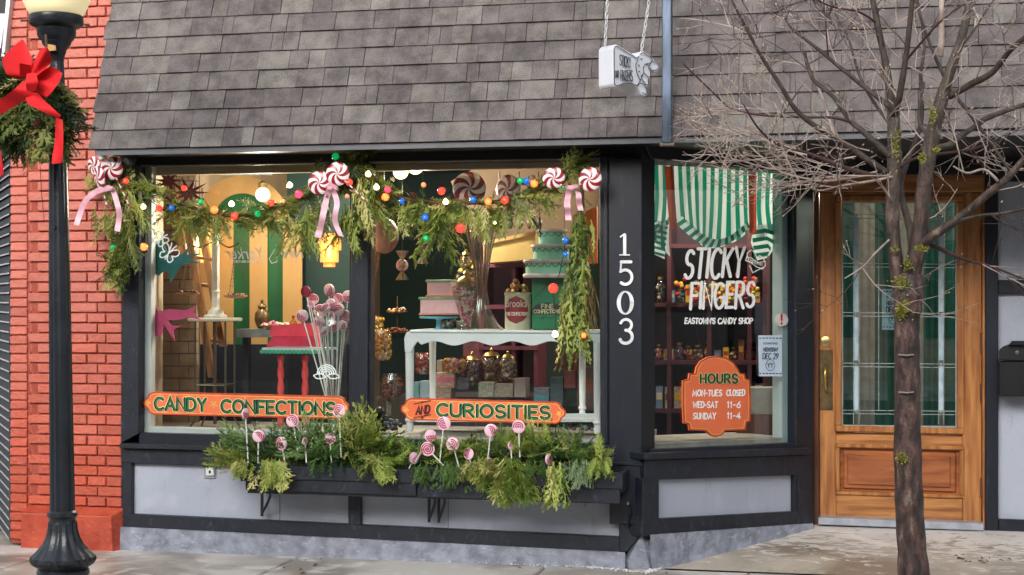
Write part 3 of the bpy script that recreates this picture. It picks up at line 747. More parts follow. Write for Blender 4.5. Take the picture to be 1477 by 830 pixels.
# door leaf
dl = at(1181, 750, YD + .03)
door = thing('shop_door', 'orange oak shop door with tall leaded glass light and brass push plate', 'door', dl)
def dd(name, pts, dy, d, m, bev=.004, lab=None): return fr(name, pts, YD + dy, d, m, lab, door, bev)
dd('stile', [(1182, 278), (1206, 278), (1206, 748), (1182, 745)], .035, .045, M_oak)
dd('stile', [(1388, 278), (1416, 278), (1416, 756), (1388, 754)], .035, .045, M_oak)
dd('top_rail', [(1206, 278), (1388, 278), (1388, 286), (1206, 286)], .035, .045, M_oakh)
dd('lock_rail', [(1206, 626), (1388, 630), (1388, 646), (1206, 643)], .036, .045, M_oakh)
dd('bottom_rail', [(1206, 712), (1388, 718), (1388, 755), (1206, 747)], .036, .045, M_oakh)
dd('panel_backing', [(1200, 624), (1394, 628), (1394, 740), (1200, 736)], .06, .02, M_oakd)
dd('raised_panel', [(1215, 648), (1380, 652), (1380, 712), (1215, 706)], .048, .03, M_oakd, .012)
dd('raised_field', [(1222, 656), (1371, 659), (1371, 704), (1222, 699)], .036, .02, M_oakd, .006)
for q in ([(1204, 640), (1391, 644), (1391, 650), (1204, 646)], [(1204, 709), (1391, 715), (1391, 720), (1204, 714)], [(1204, 646), (1211, 646), (1211, 709), (1204, 709)], [(1384, 650), (1391, 650), (1391, 715), (1384, 715)]):
    dd('panel_moulding', q, .022, .03, M_oak, .006)
for q in ([(1206, 282), (1390, 282), (1390, 291), (1206, 291)], [(1204, 614), (1391, 618), (1391, 627), (1204, 623)], [(1204, 291), (1214, 291), (1214, 614), (1204, 614)], [(1380, 291), (1391, 291), (1391, 618), (1380, 618)]):
    dd('glass_moulding', q, .020, .03, M_oak, .006)
b = MB(); b.poly([at(u, v, YD + .05) for u, v in ((1212, 288), (1383, 288), (1383, 620), (1212, 617))]); b.build('door_glass', glass_mat('door_glass', refl=.27, trans=.94, tint=(215, 235, 230)), door)
M_came = mat('zinc_came', (178, 190, 188), .35, metal=.5); M_bevel = mat('bevel_glass', (186, 204, 212), .15, (150, 176, 190), 30, spec=.8, stretch=(1, 1, .4))
def came(pts, w=1.3, nm='came', m=None):
    mb = MB()
    for p_ in pts: ribbon(mb, p_, w, facade_proj(YD + .044), 0, thick=.005)
    mb.build(nm, m or M_came, door)
came([[(1215, 292), (1215, 615)], [(1379, 292), (1379, 617)], [(1214, 292), (1380, 292)], [(1214, 614), (1380, 616)]], 2.2)
for uu in (1231, 1239, 1354, 1361): came([[(uu, 311), (uu, 612)]], .9)
for uu in (1235, 1357.5):
    mb = MB(); 
    for (a, bq) in ((312, 378), (384, 450), (458, 520), (528, 592)): mb.prism([at(uu - 3, a, YD + .042), at(uu + 3, a, YD + .042), at(uu + 3, bq, YD + .042), at(uu - 3, bq, YD + .042)], (0, .006, 0))
    mb.build('bevelled_strip', M_bevel, door)
for uu in (1267.5, 1326): came([[(uu, 311), (uu, 592)]], .9)
for vv in (309, 315, 380, 385, 451, 456, 524, 529, 592, 597): came([[(1215, vv), (1379, vv + 1.5)]], .9)
mb = MB()
for uu in (1235, 1357.5):
    for vv in (312, 382, 454, 526, 594): mb.ball(at(uu, vv, YD + .040), .010, 8, 5)
mb.build('solder_joint', M_came, door)
# lock, push plate, pull
M_brass = mat('aged_brass', (120, 98, 64), .4, (84, 72, 52), 18, metal=.7); M_brassb = mat('bright_brass', (206, 172, 96), .3, metal=.9)
mb = MB(); mb.lathe([(.032, 0), (.032, .008), (.02, .012), (.0, .013)], at(1191, 493, YD + .034), 18, (0, -1, 0)); lk = mb.build('deadbolt', M_brassb, door, smooth=.6)
mb = MB(); mb.lathe([(.014, .012), (.014, .017), (.0, .018)], at(1191, 493, YD + .034), 12, (0, -1, 0)); mb.build('keyway', mat('steel', (170, 170, 170), .3, metal=.9), lk)
pp = dd('push_plate', [(1182, 505), (1201, 505), (1201, 592), (1182, 591)], .028, .008, M_brass, .002)
mb = MB(); q = [at(1191, 531, YD + .028), at(1190.5, 534, YD - .01), at(1190, 548, YD - .02), at(1191, 562, YD - .01), at(1192, 565, YD + .028)]; mb.tube(smoothpts(q, 4), .008, 8); mb.build('pull', M_brassb, pp, smooth=True)
for vv in ((480, 510), (554, 580), (690, 718), (330, 355)): 
    dd('hinge', [(1414, vv[0]), (1419.5, vv[0]), (1419.5, vv[1]), (1414, vv[1])], .012, .02, M_oakdark, .002)
# frame and grey panels right of the door
dfr('right_stile', [(1421, 252), (1440, 252), (1440, 768), (1421, 767)], -.01, .14, M_black)
dfr('right_rail', [(1440, 404), (1600, 404), (1600, 424), (1440, 424)], -.008, .13, M_black)
dfr('right_top_rail', [(1440, 236), (1600, 236), (1600, 262), (1440, 262)], -.008, .13, M_black)
dfr('right_bottom_rail', [(1440, 749), (1600, 756), (1600, 776), (1440, 769)], -.008, .13, M_black)
dfr('right_panel', [(1438, 258), (1600, 258), (1600, 408), (1438, 408)], .03, .05, M_panel)
dfr('right_panel', [(1438, 420), (1600, 420), (1600, 758), (1438, 752)], .03, .05, M_panel)

# ================================================================ inside of the shop
M_dgreen = mat('dark_green_wall', (24, 62, 54), .6, (16, 48, 42), 2); M_tanwall = mat('tan_wall', (176, 150, 120), .7, (160, 134, 104), 3)
M_ceil = mat('dark_ceiling', (84, 74, 64), .8); M_floorin = mat('shop_floor', (70, 58, 50), .5, (54, 44, 38), 4); M_navy = mat('navy_counter', (26, 34, 48), .5, (20, 26, 38), 4)
M_maroon = mat('maroon_wood', (84, 34, 46), .5, (66, 26, 36), 4)
WX0 = -3.42
def sbox(name, c, d, m, kind='structure'):
    b = MB(); b.box(c, d); return tag(b.build(name, m), kind=kind)
sbox('shop_floor', (.4, 3.0, -.07), (7.8, 5.9, .1), M_floorin)
sbox('shop_ceiling', (.4, 3.2, 2.78), (7.8, 6.2, .06), M_ceil)
sbox('back_wall', (.4, 5.9, 1.4), (7.8, .1, 2.9), M_dgreen)
sbox('left_wall', (WX0 - .06, 3.0, 1.4), (.1, 5.8, 2.8), M_tanwall)
sbox('right_wall', (4.3, 3.6, 1.4), (.1, 4.6, 2.8), M_dgreen)
# walls closing the room over the openings
b = MB(); b.prism([V(-3.45, .09, 2.3), V(-.05, .09, 2.3), V(-.05, .09, 2.8), V(-3.45, .09, 2.8)], (0, .05, 0)); b.build('upper_wall', M_cream, shop)
b = MB(); b.prism([V(-3.45, .08, .0), V(-.05, .08, .0), V(-.05, .08, .69), V(-3.45, .08, .69)], (0, .05, 0)); b.build('lower_wall', M_navy, shop)
b = MB(); b.prism([A_ - SN * .12 + V(0, 0, 2.36), V(E_.x, E_.y, 2.36) - SN * .12, V(E_.x, E_.y, 2.8) - SN * .12, A_ - SN * .12 + V(0, 0, 2.8)], -SN * .04); b.build('upper_wall', M_fascia, shop)
b = MB(); b.prism([A_ - SN * .12, V(E_.x, E_.y, 0) - SN * .12, V(E_.x, E_.y, .62) - SN * .12, A_ - SN * .12 + V(0, 0, .6)], -SN * .04); b.build('lower_wall', M_fascia, shop)
b = MB(); b.box((2.6, YD + .19, 2.55), (3.6, .1, .55)); b.build('upper_wall', M_fascia, shop)
b = MB(); b.box((3.1, YD + .19, 1.4), (1.75, .1, 2.8)); b.build('side_wall', M_fascia, shop)
# low platform in the front window
DZ = at(530, 628, .1).z
sbox('window_platform', (-1.72, .56, DZ - .03), (3.35, .86, .05), mat('platform_white', (188, 182, 172), .5))
# ================================================================ things inside the windows
def px_thing(name, label, cat, u, v, Y, group=None): return thing(name, label, cat, at(u, v, Y), group)
M_gold = mat('gold_paint', (206, 168, 112), .5, (194, 152, 94), 3); M_grn = mat('green_paint', (30, 104, 62), .5, (22, 84, 50), 3)
M_glow = mat('amber_glass', (236, 164, 92), .3, (230, 150, 78), 8, emit=(255, 150, 66), estr=.8)
M_globe = emis('warm_globe', (255, 226, 160), 3.2)
M_jar = glass_mat('jar_glass', tint=(240, 238, 230), refl=.16, rough=.05, trans=.9)
M_steel = mat('thin_steel', (120, 112, 100), .35, metal=.8)
def lamp(name, loc, e, c=(1, .72, .42), r=.05):
    d = bpy.data.lights.new(name, 'POINT'); d.energy = e; d.color = c; d.shadow_soft_size = r
    o = bpy.data.objects.new(name, d); col.objects.link(o); o.location = loc; return o
def P(name, mb_, m, t, **k): return mb_.build(name, m, t, **k)

# striped arch backdrop
t = px_thing('striped_backdrop', 'green arched backdrop with gold border and gold stripes behind the left window', 'backdrop', 350, 620, 1.35)
Y = 1.35
def arcpx(cx, cy, r, a0, a1, n=18, ry=None): return [(cx + r * math.cos(math.radians(a0 + (a1 - a0) * i / n)), cy - (ry or r) * math.sin(math.radians(a0 + (a1 - a0) * i / n))) for i in range(n + 1)]
b = MB(); pxprism(b, [(284, 500), (284, 320)] + arcpx(349, 320, 65, 180, 0)[1:] + [(414, 500)], Y, .04); P('board', b, M_grn, t)
def ring(r0, r1, cx, cy, a0, a1, Y, d=.015, n=24):
    b = MB(); A = arcpx(cx, cy, r1, a0, a1, n); Bq = arcpx(cx, cy, r0, a0, a1, n)
    b.prism([at(u, v, Y) for u, v in A + Bq[::-1]], (0, d, 0)); return b
P('arch_border', ring(43, 68, 349, 322, 180, 0, Y - .02), M_gold, t)
for (x0, x1) in ((281, 306), (310, 336), (360, 385), (408, 435)):
    b = MB(); pxprism(b, [(x0, 320 if x0 in (281, 408) else 312), (x1, 320 if x0 in (281, 408) else 312), (x1, 497), (x0, 497)], Y - .02, .015); P('stripe', b, M_gold, t)
b = MB(); pxprism(b, rect(262, 497, 500, 640), 1.30, .06); tag(P('navy_wainscot', b, M_navy, None), kind='structure')
b = MB(); pxprism(b, rect(414, 240, 512, 497), 1.42, .03); tag(P('dark_panel', b, M_dgreen, None), kind='structure')
b = MB(); pxprism(b, rect(318, 243, 391, 253), 1.2, .02); o = b.build('paper_notice', mat('pale_paper', (206, 214, 216), .7), base=at(355, 250, 1.2)); tag(o, 'pale paper strip above the gold arch at the left window top', 'notice')

# left reveal: white board, cream board, tan block wall
b = MB(); pxprism(b, [(201, 239), (219, 239), (217, 626), (202, 626)], .03, .06); tag(P('window_jamb', b, M_white, None), kind='structure')
b = MB(); b.prism([at(218, 239, .09), at(236, 239, .5), at(234, 620, .5), at(217, 624, .09)], (-.02, 0, 0)); tag(P('cream_reveal', b, M_cream, None), kind='structure')
b = MB(); pxprism(b, [(201, 616), (480, 624), (480, 629), (201, 626)], .028, .10); tag(P('window_stool', b, M_white, None), kind='structure')
b = MB(); pxprism(b, [(531, 629), (866, 636), (866, 642), (531, 633)], .028, .06); tag(P('window_stool', b, MATS['pale_sill'], None), kind='structure')
tw = thing('block_wall', 'tan block side wall just inside the left window', 'wall', at(245, 600, .8))
M_tanb = mat('tan_block', (158, 138, 112), .8, (138, 118, 94), 8, bump=.4, bscale=40, rnd=.08)
b = MB(); pxprism(b, rect(216, 236, 284, 630), .86, .05); P('wall_core', b, mat('tan_joint', (92, 78, 62), .9), tw)
o = None
for k in range(21):
    v0 = 244 + k * 17.8
    for (x0, x1) in (((234, 258), (259, 283)) if k % 2 else ((234, 246), (247, 271), (272, 283))):
        b = MB(); pxprism(b, rect(x0, v0, x1, v0 + 16.6), .82, .04); P('block', b, M_tanb, tw)
# wooden ladder leaning
t = px_thing('wooden_ladder', 'worn wooden ladder leaning beside the white balance scale', 'ladder', 290, 600, .75)
M_raw = wood('raw_wood', (160, 112, 70), (118, 78, 46))
for (a, c) in (((262, 300), (300, 545)), ((240, 250), (262, 380)), ((285, 330), (316, 500))):
    b = MB(); p0, p1 = at(a[0], a[1], .75), at(c[0], c[1], .6); d = V(.045, 0, 0); b.prism([p0, p0 + d, p1 + d, p1], (0, .03, 0)); P('rail', b, M_raw, t)
for k in range(5):
    b = MB(); b.tube([at(266 + k * 8, 330 + k * 40, .72), at(300 + k * 6, 334 + k * 40, .72)], .012, 8); P('rung', b, M_raw, t)
# paper cut-outs
def blob(name, pts, Y, m, label, cat, d=.006):
    u = sum(p[0] for p in pts) / len(pts); v = max(p[1] for p in pts)
    b = MB(); pxprism(b, pts, Y, d); o = b.build(name, m, base=at(u, v, Y)); return tag(o, label, cat)
def star_cut(cx, cy, rs, sx=1, sy=1, rot=0, n=10, seed=1, inner=.38):
    rr = random.Random(seed); out = []
    for i in range(n * 2):
        a = math.radians(rot + 180 * i / n); r = rs * (rr.uniform(.8, 1.15) if i % 2 == 0 else inner)
        out.append((cx + r * sx * math.cos(a), cy - r * sy * math.sin(a)))
    return out
M_maroonp = mat('maroon_paper', (120, 14, 24), .6); M_teal = mat('teal_paper', (24, 110, 108), .6); M_pinkp = mat('pink_paper', (200, 70, 116), .6, (184, 56, 100))
blob('maroon_starburst', star_cut(243, 262, 22, 1, .8, 10, 9, 3), .12, M_maroonp, 'dark red paper starburst at the upper left corner of the window', 'paper cutout')
blob('maroon_starburst', star_cut(272, 278, 30, 1, .72, 0, 10, 5, .34), .14, M_maroonp, 'larger dark red paper starburst right of the small one, with a red bulb in front', 'paper cutout')
blob('teal_coral', [(220, 352), (233, 346), (240, 362), (246, 374), (262, 368), (276, 352), (268, 368), (288, 366), (272, 374), (290, 380), (268, 380), (258, 388), (252, 396), (246, 408), (243, 392), (236, 392), (228, 398), (220, 394)], .11, M_teal, 'teal paper coral under the white butterflies', 'paper cutout')
blob('pink_coral', [(220, 442), (224, 440), (229, 450), (242, 446), (268, 448), (282, 442), (278, 452), (290, 462), (272, 458), (256, 462), (240, 462), (248, 470), (262, 470), (250, 476), (252, 492), (244, 480), (236, 468), (233, 484), (228, 487), (220, 482)], .10, M_pinkp, 'pink paper coral low on the left side of the window', 'paper cutout')
blob('green_tag', [(243, 243), (256, 243), (256, 256), (244, 252)], .13, M_grn, 'small green paper square above the dark red starbursts', 'paper cutout')
# butterflies
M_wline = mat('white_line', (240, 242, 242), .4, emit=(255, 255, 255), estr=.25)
def loopcut(name, loops, Y, w, label, cat):
    b = MB()
    for i, L in enumerate(loops): ribbon(b, L, w, facade_proj(Y), .0008 * i, thick=.006)
    c = loops[0][0]; return tag(b.build(name, M_wline, base=at(c[0], c[1], Y)), label, cat)
def butterfly(cx, cy, s, rot, label):
    def T(pts): a = math.radians(rot); return [(cx + s * (x * math.cos(a) - y * math.sin(a)), cy + s * (x * math.sin(a) + y * math.cos(a))) for x, y in pts]
    W = [(0, 0), (.2, -.5), (.75, -.85), (1.0, -.5), (.8, -.1), (.45, .05), (.75, .3), (.6, .75), (.25, .65), (0, .1)]
    Wn = T([tuple(p) for p in [(q.x, q.y) for q in smoothpts([V(x, y, 0) for x, y in W], 3)]])
    Wm = T([(-q.x, q.y) for q in smoothpts([V(x, y, 0) for x, y in W], 3)])
    loopcut('butterfly_ornament', [Wn, Wm, T([(0, 0), (.2, -.9), (.3, -1.15)]), T([(0, 0), (-.2, -.9), (-.3, -1.15)]), T([(0, -.2), (0, .7)])], .045, 1.7, label, 'window ornament')
butterfly(231, 346, 10.5, 40, 'white outline butterfly, the upper and smaller of the pair')
butterfly(243, 366, 13.5, 32, 'white outline butterfly, the lower and larger of the pair')
# rainbow ornament
b_l = [[(x, y) for x, y in arcpx(471, 540, r, 180, 0, 14)] for r in (13.5, 10.6, 7.6, 4.6)]
cl = lambda cx: [(cx + 8 * math.cos(a) * (1 + .15 * math.sin(4 * a)), 543 + 3.5 * math.sin(a)) for a in [2 * PI * i / 16 for i in range(17)]]
loopcut('rainbow_ornament', b_l + [cl(461), cl(481)], .045, 1.6, 'white outline rainbow with clouds low in front of the lollipop vase', 'window ornament')

# balance scale
t = px_thing('balance_scale', 'white fluted balance scale with two hanging pans on the bistro table', 'scale', 311, 456, .45); Y = .45; k = mpp(311, Y)
M_plas = mat('white_plaster', (224, 220, 210), .5, (200, 194, 184), 14)
c = at(311, 458, Y)
b = MB(); b.lathe([(.075, 0), (.075, .012), (.055, .02), (.05, .04), (.03, .055), (.026, .07), (.026, .16), (.032, .165), (.026, .17), (.024, .50), (.03, .51), (.018, .53)], c, 24, flute=8, fd=.05); P('column', b, M_plas, t, smooth=.7)
b = MB(); b.tube(smoothpts([at(271, 353, Y), at(290, 357, Y), at(311, 348, Y), at(330, 357, Y), at(345, 350, Y)], 5), .005, 6); P('beam', b, M_brass, t)
for cx, cy, s in ((271, 424, 17), (340, 428, 17)):
    top = at(cx, 355, Y); cc = at(cx, cy, Y); r = s * k
    for a in (30, 150, 270):
        q = cc + V(r * .9 * math.cos(math.radians(a)), r * .9 * math.sin(math.radians(a)), .01)
        b = MB(); 
        for j in range(14):
            p0 = top.lerp(q, j / 14); p1 = top.lerp(q, (j + .75) / 14); b.tube([p0, p1], .0032 if j % 2 else .0022, 4)
        P('chain', b, M_steel, t)
    b = MB(); b.lathe([(0, -.012), (r * .7, -.01), (r, .0), (r, .008), (r * .95, .008), (r * .6, 0), (0, 0)], cc, 24); P('pan', b, mat('pan_wood', (176, 136, 92), .5), t, smooth=.7)
    b = MB(); rr = random.Random(int(cx))
    for j in range(24): a = rr.uniform(0, 6.28); d = rr.uniform(0, r * .75); b.ball(cc + V(d * math.cos(a), d * math.sin(a), .012), .010, 6, 4)
    o = b.build('candy_heap', mat('dark_candy', (110, 30, 30), .4), base=cc); tag(o, 'dark red candies heaped on the ' + ('left' if cx < 300 else 'right') + ' hanging scale pan', 'candy', kind='stuff')
# bistro table
t = px_thing('bistro_table', 'small round table with pale top and thin steel legs in the left window', 'table', 310, 605, .45)
ct = at(310, 461, Y); b = MB(); b.lathe([(0, -.012), (.165, -.012), (.172, -.006), (.172, .006), (.165, .01), (0, .01)], ct, 32); P('tabletop', b, mat('marble_top', (206, 202, 192), .3, (186, 182, 172), 6), t, smooth=.6)
for a in (35, 145, 215, 325):
    x, y = .125 * math.cos(math.radians(a)), .125 * math.sin(math.radians(a)); b = MB(); b.tube([ct + V(x, y, -.01), V(ct.x + x, ct.y + y, DZ + .05), V(ct.x + x * 1.3, ct.y + y * 1.3, DZ)], .007, 6); P('leg', b, M_steel, t)
b = MB(); q = [V(ct.x + .125 * math.cos(math.radians(a)), ct.y + .125 * math.sin(math.radians(a)), at(310, 555, Y).z) for a in (35, 145, 215, 325, 35)]; b.tube(q, .005, 6); P('stretcher', b, M_steel, t)
b = MB(); b.tube([ct + V(0, 0, -.01), V(ct.x, ct.y, DZ + .02)], .012, 8); P('stem', b, M_steel, t)
# amber deco lights
def deco(u, v, w, h, Y, label, n=3):
    t = thing('deco_lamp', label, 'lamp', at(u, v, Y)); k = mpp(u, Y)
    ws = [1, .78, .5]; z = 0; hs_ = [.5, .36, .14]
    if n == 2: ws = [1, .8]; hs_ = [.5, .5]
    for i in range(n):
        b = MB(); a = w * k / 2 * ws[i]; z1 = z - h * k * hs_[i]
        b.lathe([(a, 0), (a, z1 - z), (a * .96, z1 - z - .002)], at(u, v, Y) + V(0, 0, z), 20); P('glass_tier', b, M_glow, t, smooth=.6); z = z1
    b = MB(); b.tube([at(u, v, Y), at(u, v - 60, Y)], .006, 6); P('stem', b, M_brass, t)
    return t
deco(475, 337, 34, 48, .35, 'stepped amber glass lamp hanging under the middle peppermint ribbon')
deco(292, 331, 34, 48, 1.1, 'stepped amber glass lamp low behind the left garland', 2)
lamp('deco_light', at(475, 360, .2), 2.2); lamp('deco_light', at(292, 350, .85), 3)
# globe pendants
def globe(u, v, r, Y, label):
    t = thing('globe_pendant', label, 'lamp', at(u, v, Y)); k = mpp(u, Y)
    b = MB(); b.ball(at(u, v, Y), r * k, 20, 12); P('globe', b, M_globe, t, smooth=True)
    b = MB(); b.lathe([(.03, r * k * .9), (.03, r * k + .03), (.008, r * k + .04)], at(u, v, Y), 12); P('cap', b, M_brass, t)
    b = MB(); b.tube([at(u, v, Y) + V(0, 0, r * k), V(at(u, v, Y).x, Y, 2.76)], .005, 6); P('rod', b, M_brass, t)
globe(379, 281, 10.5, .8, 'lit globe lamp in front of the gold arch')
globe(540, 238, 9, 2.2, 'leftmost lit ceiling globe at the top of the right window')
globe(578, 248, 11, 1.3, 'lower of the two overlapping lit ceiling globes')
globe(599, 240, 12, 1.1, 'right and higher of the two overlapping lit ceiling globes')
lamp('globe_light', at(379, 300, .55), 17, (1, .86, .7)); lamp('globe_light', at(545, 262, 1.7), 45, (1, .86, .7)); lamp('globe_light', at(605, 268, .9), 44, (1, .88, .74))
# further ceiling globes deeper in the shop, plus one added to backlight the curtain
for (x, y) in ((1.2, 3.2), (2.9, 3.0), (.25, 1.75)):
    t = thing('globe_pendant', 'lit ceiling globe ' + ('close behind the striped curtain' if x < 1 else 'above the shelves behind the side window' if x < 2 else 'inside behind the entry door'), 'lamp', (x, y, 2.5))
    b = MB(); b.ball((x, y, 2.5), .07, 16, 10); P('globe', b, M_globe, t, smooth=True); b = MB(); b.tube([(x, y, 2.57), (x, y, 2.76)], .006, 6); P('rod', b, M_brass, t)
    lamp('globe_light', (x, y, 2.36), 34, (1, .84, .66))
# red stand with candy tray
t = px_thing('scalloped_stand', 'white and green scalloped stand top on two twisted coral legs', 'stand', 420, 600, .5); Y = .5
M_coral = mat('coral_paint', (226, 84, 84), .45, (206, 66, 70)); M_mint = mat('mint_paint', (60, 168, 134), .5)
b = MB(); p0, p1 = at(376, 504, Y), at(469, 504, Y); kx = mpp(420, Y); b.box((p0.lerp(p1, .5)) + V(0, .12, 0), (93 * kx, .26, .016)); P('top', b, M_white, t)
b = MB()
for i in range(16):
    x = p0.x + (p1.x - p0.x) * (i + .5) / 16; b.lathe([(.0, 0), (.014, 0), (.014, .008)], V(x, Y - .014, p0.z - .014), 10, (0, 1, 0))
b.box((p0.lerp(p1, .5)) + V(0, .0, -.006), (92 * kx, .012, .018)); P('scalloped_edge', b, M_mint, t)
for u in (405, 440):
    b = MB(); c = at(u, 513, Y + .1); L = c.z - DZ; q = []
    n = 26
    vs = []; seg = 10
    for i in range(n + 1):
        for j in range(seg):
            th = 2 * PI * j / seg; rr = .019 * (1 + .22 * math.cos(2 * (th - i * .55))); vs.append(V(c.x + rr * math.cos(th), c.y + rr * math.sin(th), c.z - L * i / n))
    b.add(vs, [(i * seg + j, (i + 1) * seg + j, (i + 1) * seg + (j + 1) % seg, i * seg + (j + 1) % seg) for i in range(n) for j in range(seg)]); P('twisted_leg', b, M_coral, t, smooth=True)
# pink box, tray, amphora, bottle
t = px_thing('pink_box', 'flat pink red gift box standing on the scalloped stand', 'box', 418, 500, .52)
b = MB(); pxprism(b, [(384, 500), (394, 484), (452, 484), (458, 500)], .52, .12); P('box', b, mat('pinkred', (206, 44, 80), .5), t)
b = MB(); pxprism(b, [(388, 484), (392, 470), (448, 466), (454, 484)], .56, .1); P('lid', b, mat('pinkred2', (216, 70, 92), .5), t)
t = px_thing('counter_shelf', 'pale grey shelf board behind the scalloped stand', 'shelf', 395, 490, .75)  # pale board put in place of a white reflection in the glass
b = MB(); pxprism(b, rect(341, 475, 450, 487), .72, .2); P('board', b, mat('paleboard', (136, 146, 152), .5), t)
b = MB(); pxprism(b, rect(350, 487, 358, 640), .78, .05); P('leg', b, M_navy, t)
b = MB(); pxprism(b, rect(436, 487, 444, 640), .78, .05); P('leg', b, M_navy, t)
t = px_thing('candy_tray', 'shallow gold tray heaped with pink and white candies on the pale shelf', 'tray', 397, 475, .76)
c = at(397, 474, .78); b = MB(); b.lathe([(0, 0), (.08, 0), (.105, .022), (.1, .022), (.078, .006), (0, .006)], c, 24); P('tray', b, M_brassb, t, smooth=.6)
M_cand = [mat('candy_' + n, c, .35) for n, c in (('pink', (222, 120, 150)), ('white', (230, 222, 214)), ('red', (190, 36, 40)), ('amber', (206, 140, 60)), ('brown', (120, 66, 44)), ('green', (130, 150, 60)), ('violet', (150, 70, 140)), ('yellow', (224, 184, 50)), ('teal', (60, 130, 140)), ('cream', (220, 200, 160)))]
def heap(c, r, h, ms, n, s, seed, name='candy_heap', parent=None, lumpy_=True, flat=1.0):
    rr = random.Random(seed); b = MB()
    for j in range(n):
        a = rr.uniform(0, 6.28); d = r * math.sqrt(rr.uniform(0, 1)); z = rr.uniform(0, h * (1 - d / r * .6))
        b.mi = rr.randrange(len(ms)); b.ball(V(c[0] + d * math.cos(a), c[1] + d * math.sin(a), c[2] + z), s * rr.uniform(.7, 1.2), 6, 4, sc=(1, 1, flat))
    b.mi = 0; o = b.build(name, ms, parent); o['kind'] = 'stuff'; return o
heap(c + V(0, 0, .01), .085, .04, [M_cand[0], M_cand[1], M_cand[9]], 60, .012, 4, parent=t)
def vessel(name, label, cat, u, v, Y, prof, m, fill=None, lid=None, sx=1, seed=0, extra=None, n=18, ms=None):
    """lathed jar or vase; prof in photo pixels [(radius, height)]"""
    k = mpp(u, Y); c = at(u, v, Y); t = thing(name, label, cat, c)
    b = MB(); b.lathe([(r * k, h * k) for r, h in prof], c, n); P('body', b, m, t, smooth=.7)
    if fill:
        r, h0, h1, cnt, s = fill
        rr = random.Random(seed); b = MB(); mm = ms or M_cand[:3]
        for j in range(cnt):
            hh = rr.uniform(h0, h1); rad = r if not callable(r) else r(hh)
            a = rr.uniform(0, 6.28); d = rad * math.sqrt(rr.uniform(.25, 1))
            b.mi = rr.randrange(len(mm)); b.ball(c + V(d * k * math.cos(a), d * k * math.sin(a), hh * k), s * k * rr.uniform(.8, 1.2), 6, 4)
        b.mi = 0; o = b.build('contents', mm, t); o['kind'] = 'stuff'
    if lid:
        b = MB(); b.lathe([(r * k, h * k) for r, h in lid], c, n); P('lid', b, M_brassb if m is M_jar else m, t, smooth=.7)
    return t
vessel('amphora', 'dark bronze lidded urn left of the candy tray', 'urn', 378, 474, .82, [(6, 0), (8, 4), (11, 12), (10, 22), (5, 28), (6, 31)], M_brass, lid=[(6.5, 31), (5, 35), (1.5, 37), (2.4, 40), (0, 43)])
vessel('amber_bottle', 'small amber bottle at the right end of the candy tray', 'bottle', 423, 475, .74, [(4, 0), (5, 3), (5, 10), (2, 14), (2, 18), (2.6, 19), (0, 20)], mat('amberbottle', (160, 84, 30), .2))

# ---- lollipops: swirled disc on a stick
M_lolw = mat('lolly_pink', (238, 202, 216), .35, (230, 186, 204), 20, spec=.6); M_lols = mat('lolly_swirl', (184, 64, 104), .35); M_stick = mat('paper_stick', (232, 230, 226), .6)
def lolly_mesh():
    b = MB(); r = 1.0
    b.lathe([(0, -.16), (.86, -.16), (.98, -.09), (1.0, 0), (.98, .09), (.86, .16), (0, .16)], (0, 0, 0), 22, (0, 1, 0)); return b
def swirl_mesh():
    b = MB()
    for sgn in (-1, 1):
        pts = [(.88 * (i / 46) * math.cos(i * .42), .88 * (i / 46) * math.sin(i * .42)) for i in range(2, 47)]
        ribbon(b, pts, .17, lambda u, v, l=0: V(u, sgn * (.172 + l), v), 0)
    return b
LOL = {}
def lolly(label, cx, cy, r, Y, foot, yaw=0.0, red=False, group=None, name='swirl_lollipop'):
    """disc centre (cx,cy), radius r px, stick foot at (u,v) in the photo"""
    c = at(cx, cy, Y); k = mpp(cx, Y) * r; f = at(foot[0], foot[1], Y + foot[2] if len(foot) > 2 else Y)
    t = thing(name, label, 'lollipop', c, group)
    if 'd' not in LOL:
        LOL['d'] = lolly_mesh().build('candy_disc', M_lolw, None, smooth=.6); LOL['s'] = swirl_mesh().build('swirl', M_lols, None)
        d, s = LOL['d'], LOL['s']
    else: d, s = dup(LOL['d']), dup(LOL['s'])
    if red:
        d.data = d.data.copy() if True else d.data; d.data.materials[0] = mat('lolly_red', (150, 24, 40), .35)
    d.parent = t; s.parent = t
    for o in (d, s): o.location = (0, 0, 0); o.scale = (k, k, k); o.rotation_euler = (R.uniform(-.15, .15), R.uniform(0, 6), 0)
    t.rotation_euler = (0, 0, yaw)
    b = MB(); b.tube([c, f], .0042, 6); st = b.build('stick', M_stick, t)
    Mi = Matrix.Rotation(-yaw, 3, 'Z')
    for vv in st.data.vertices: vv.co = Mi @ vv.co
    return t
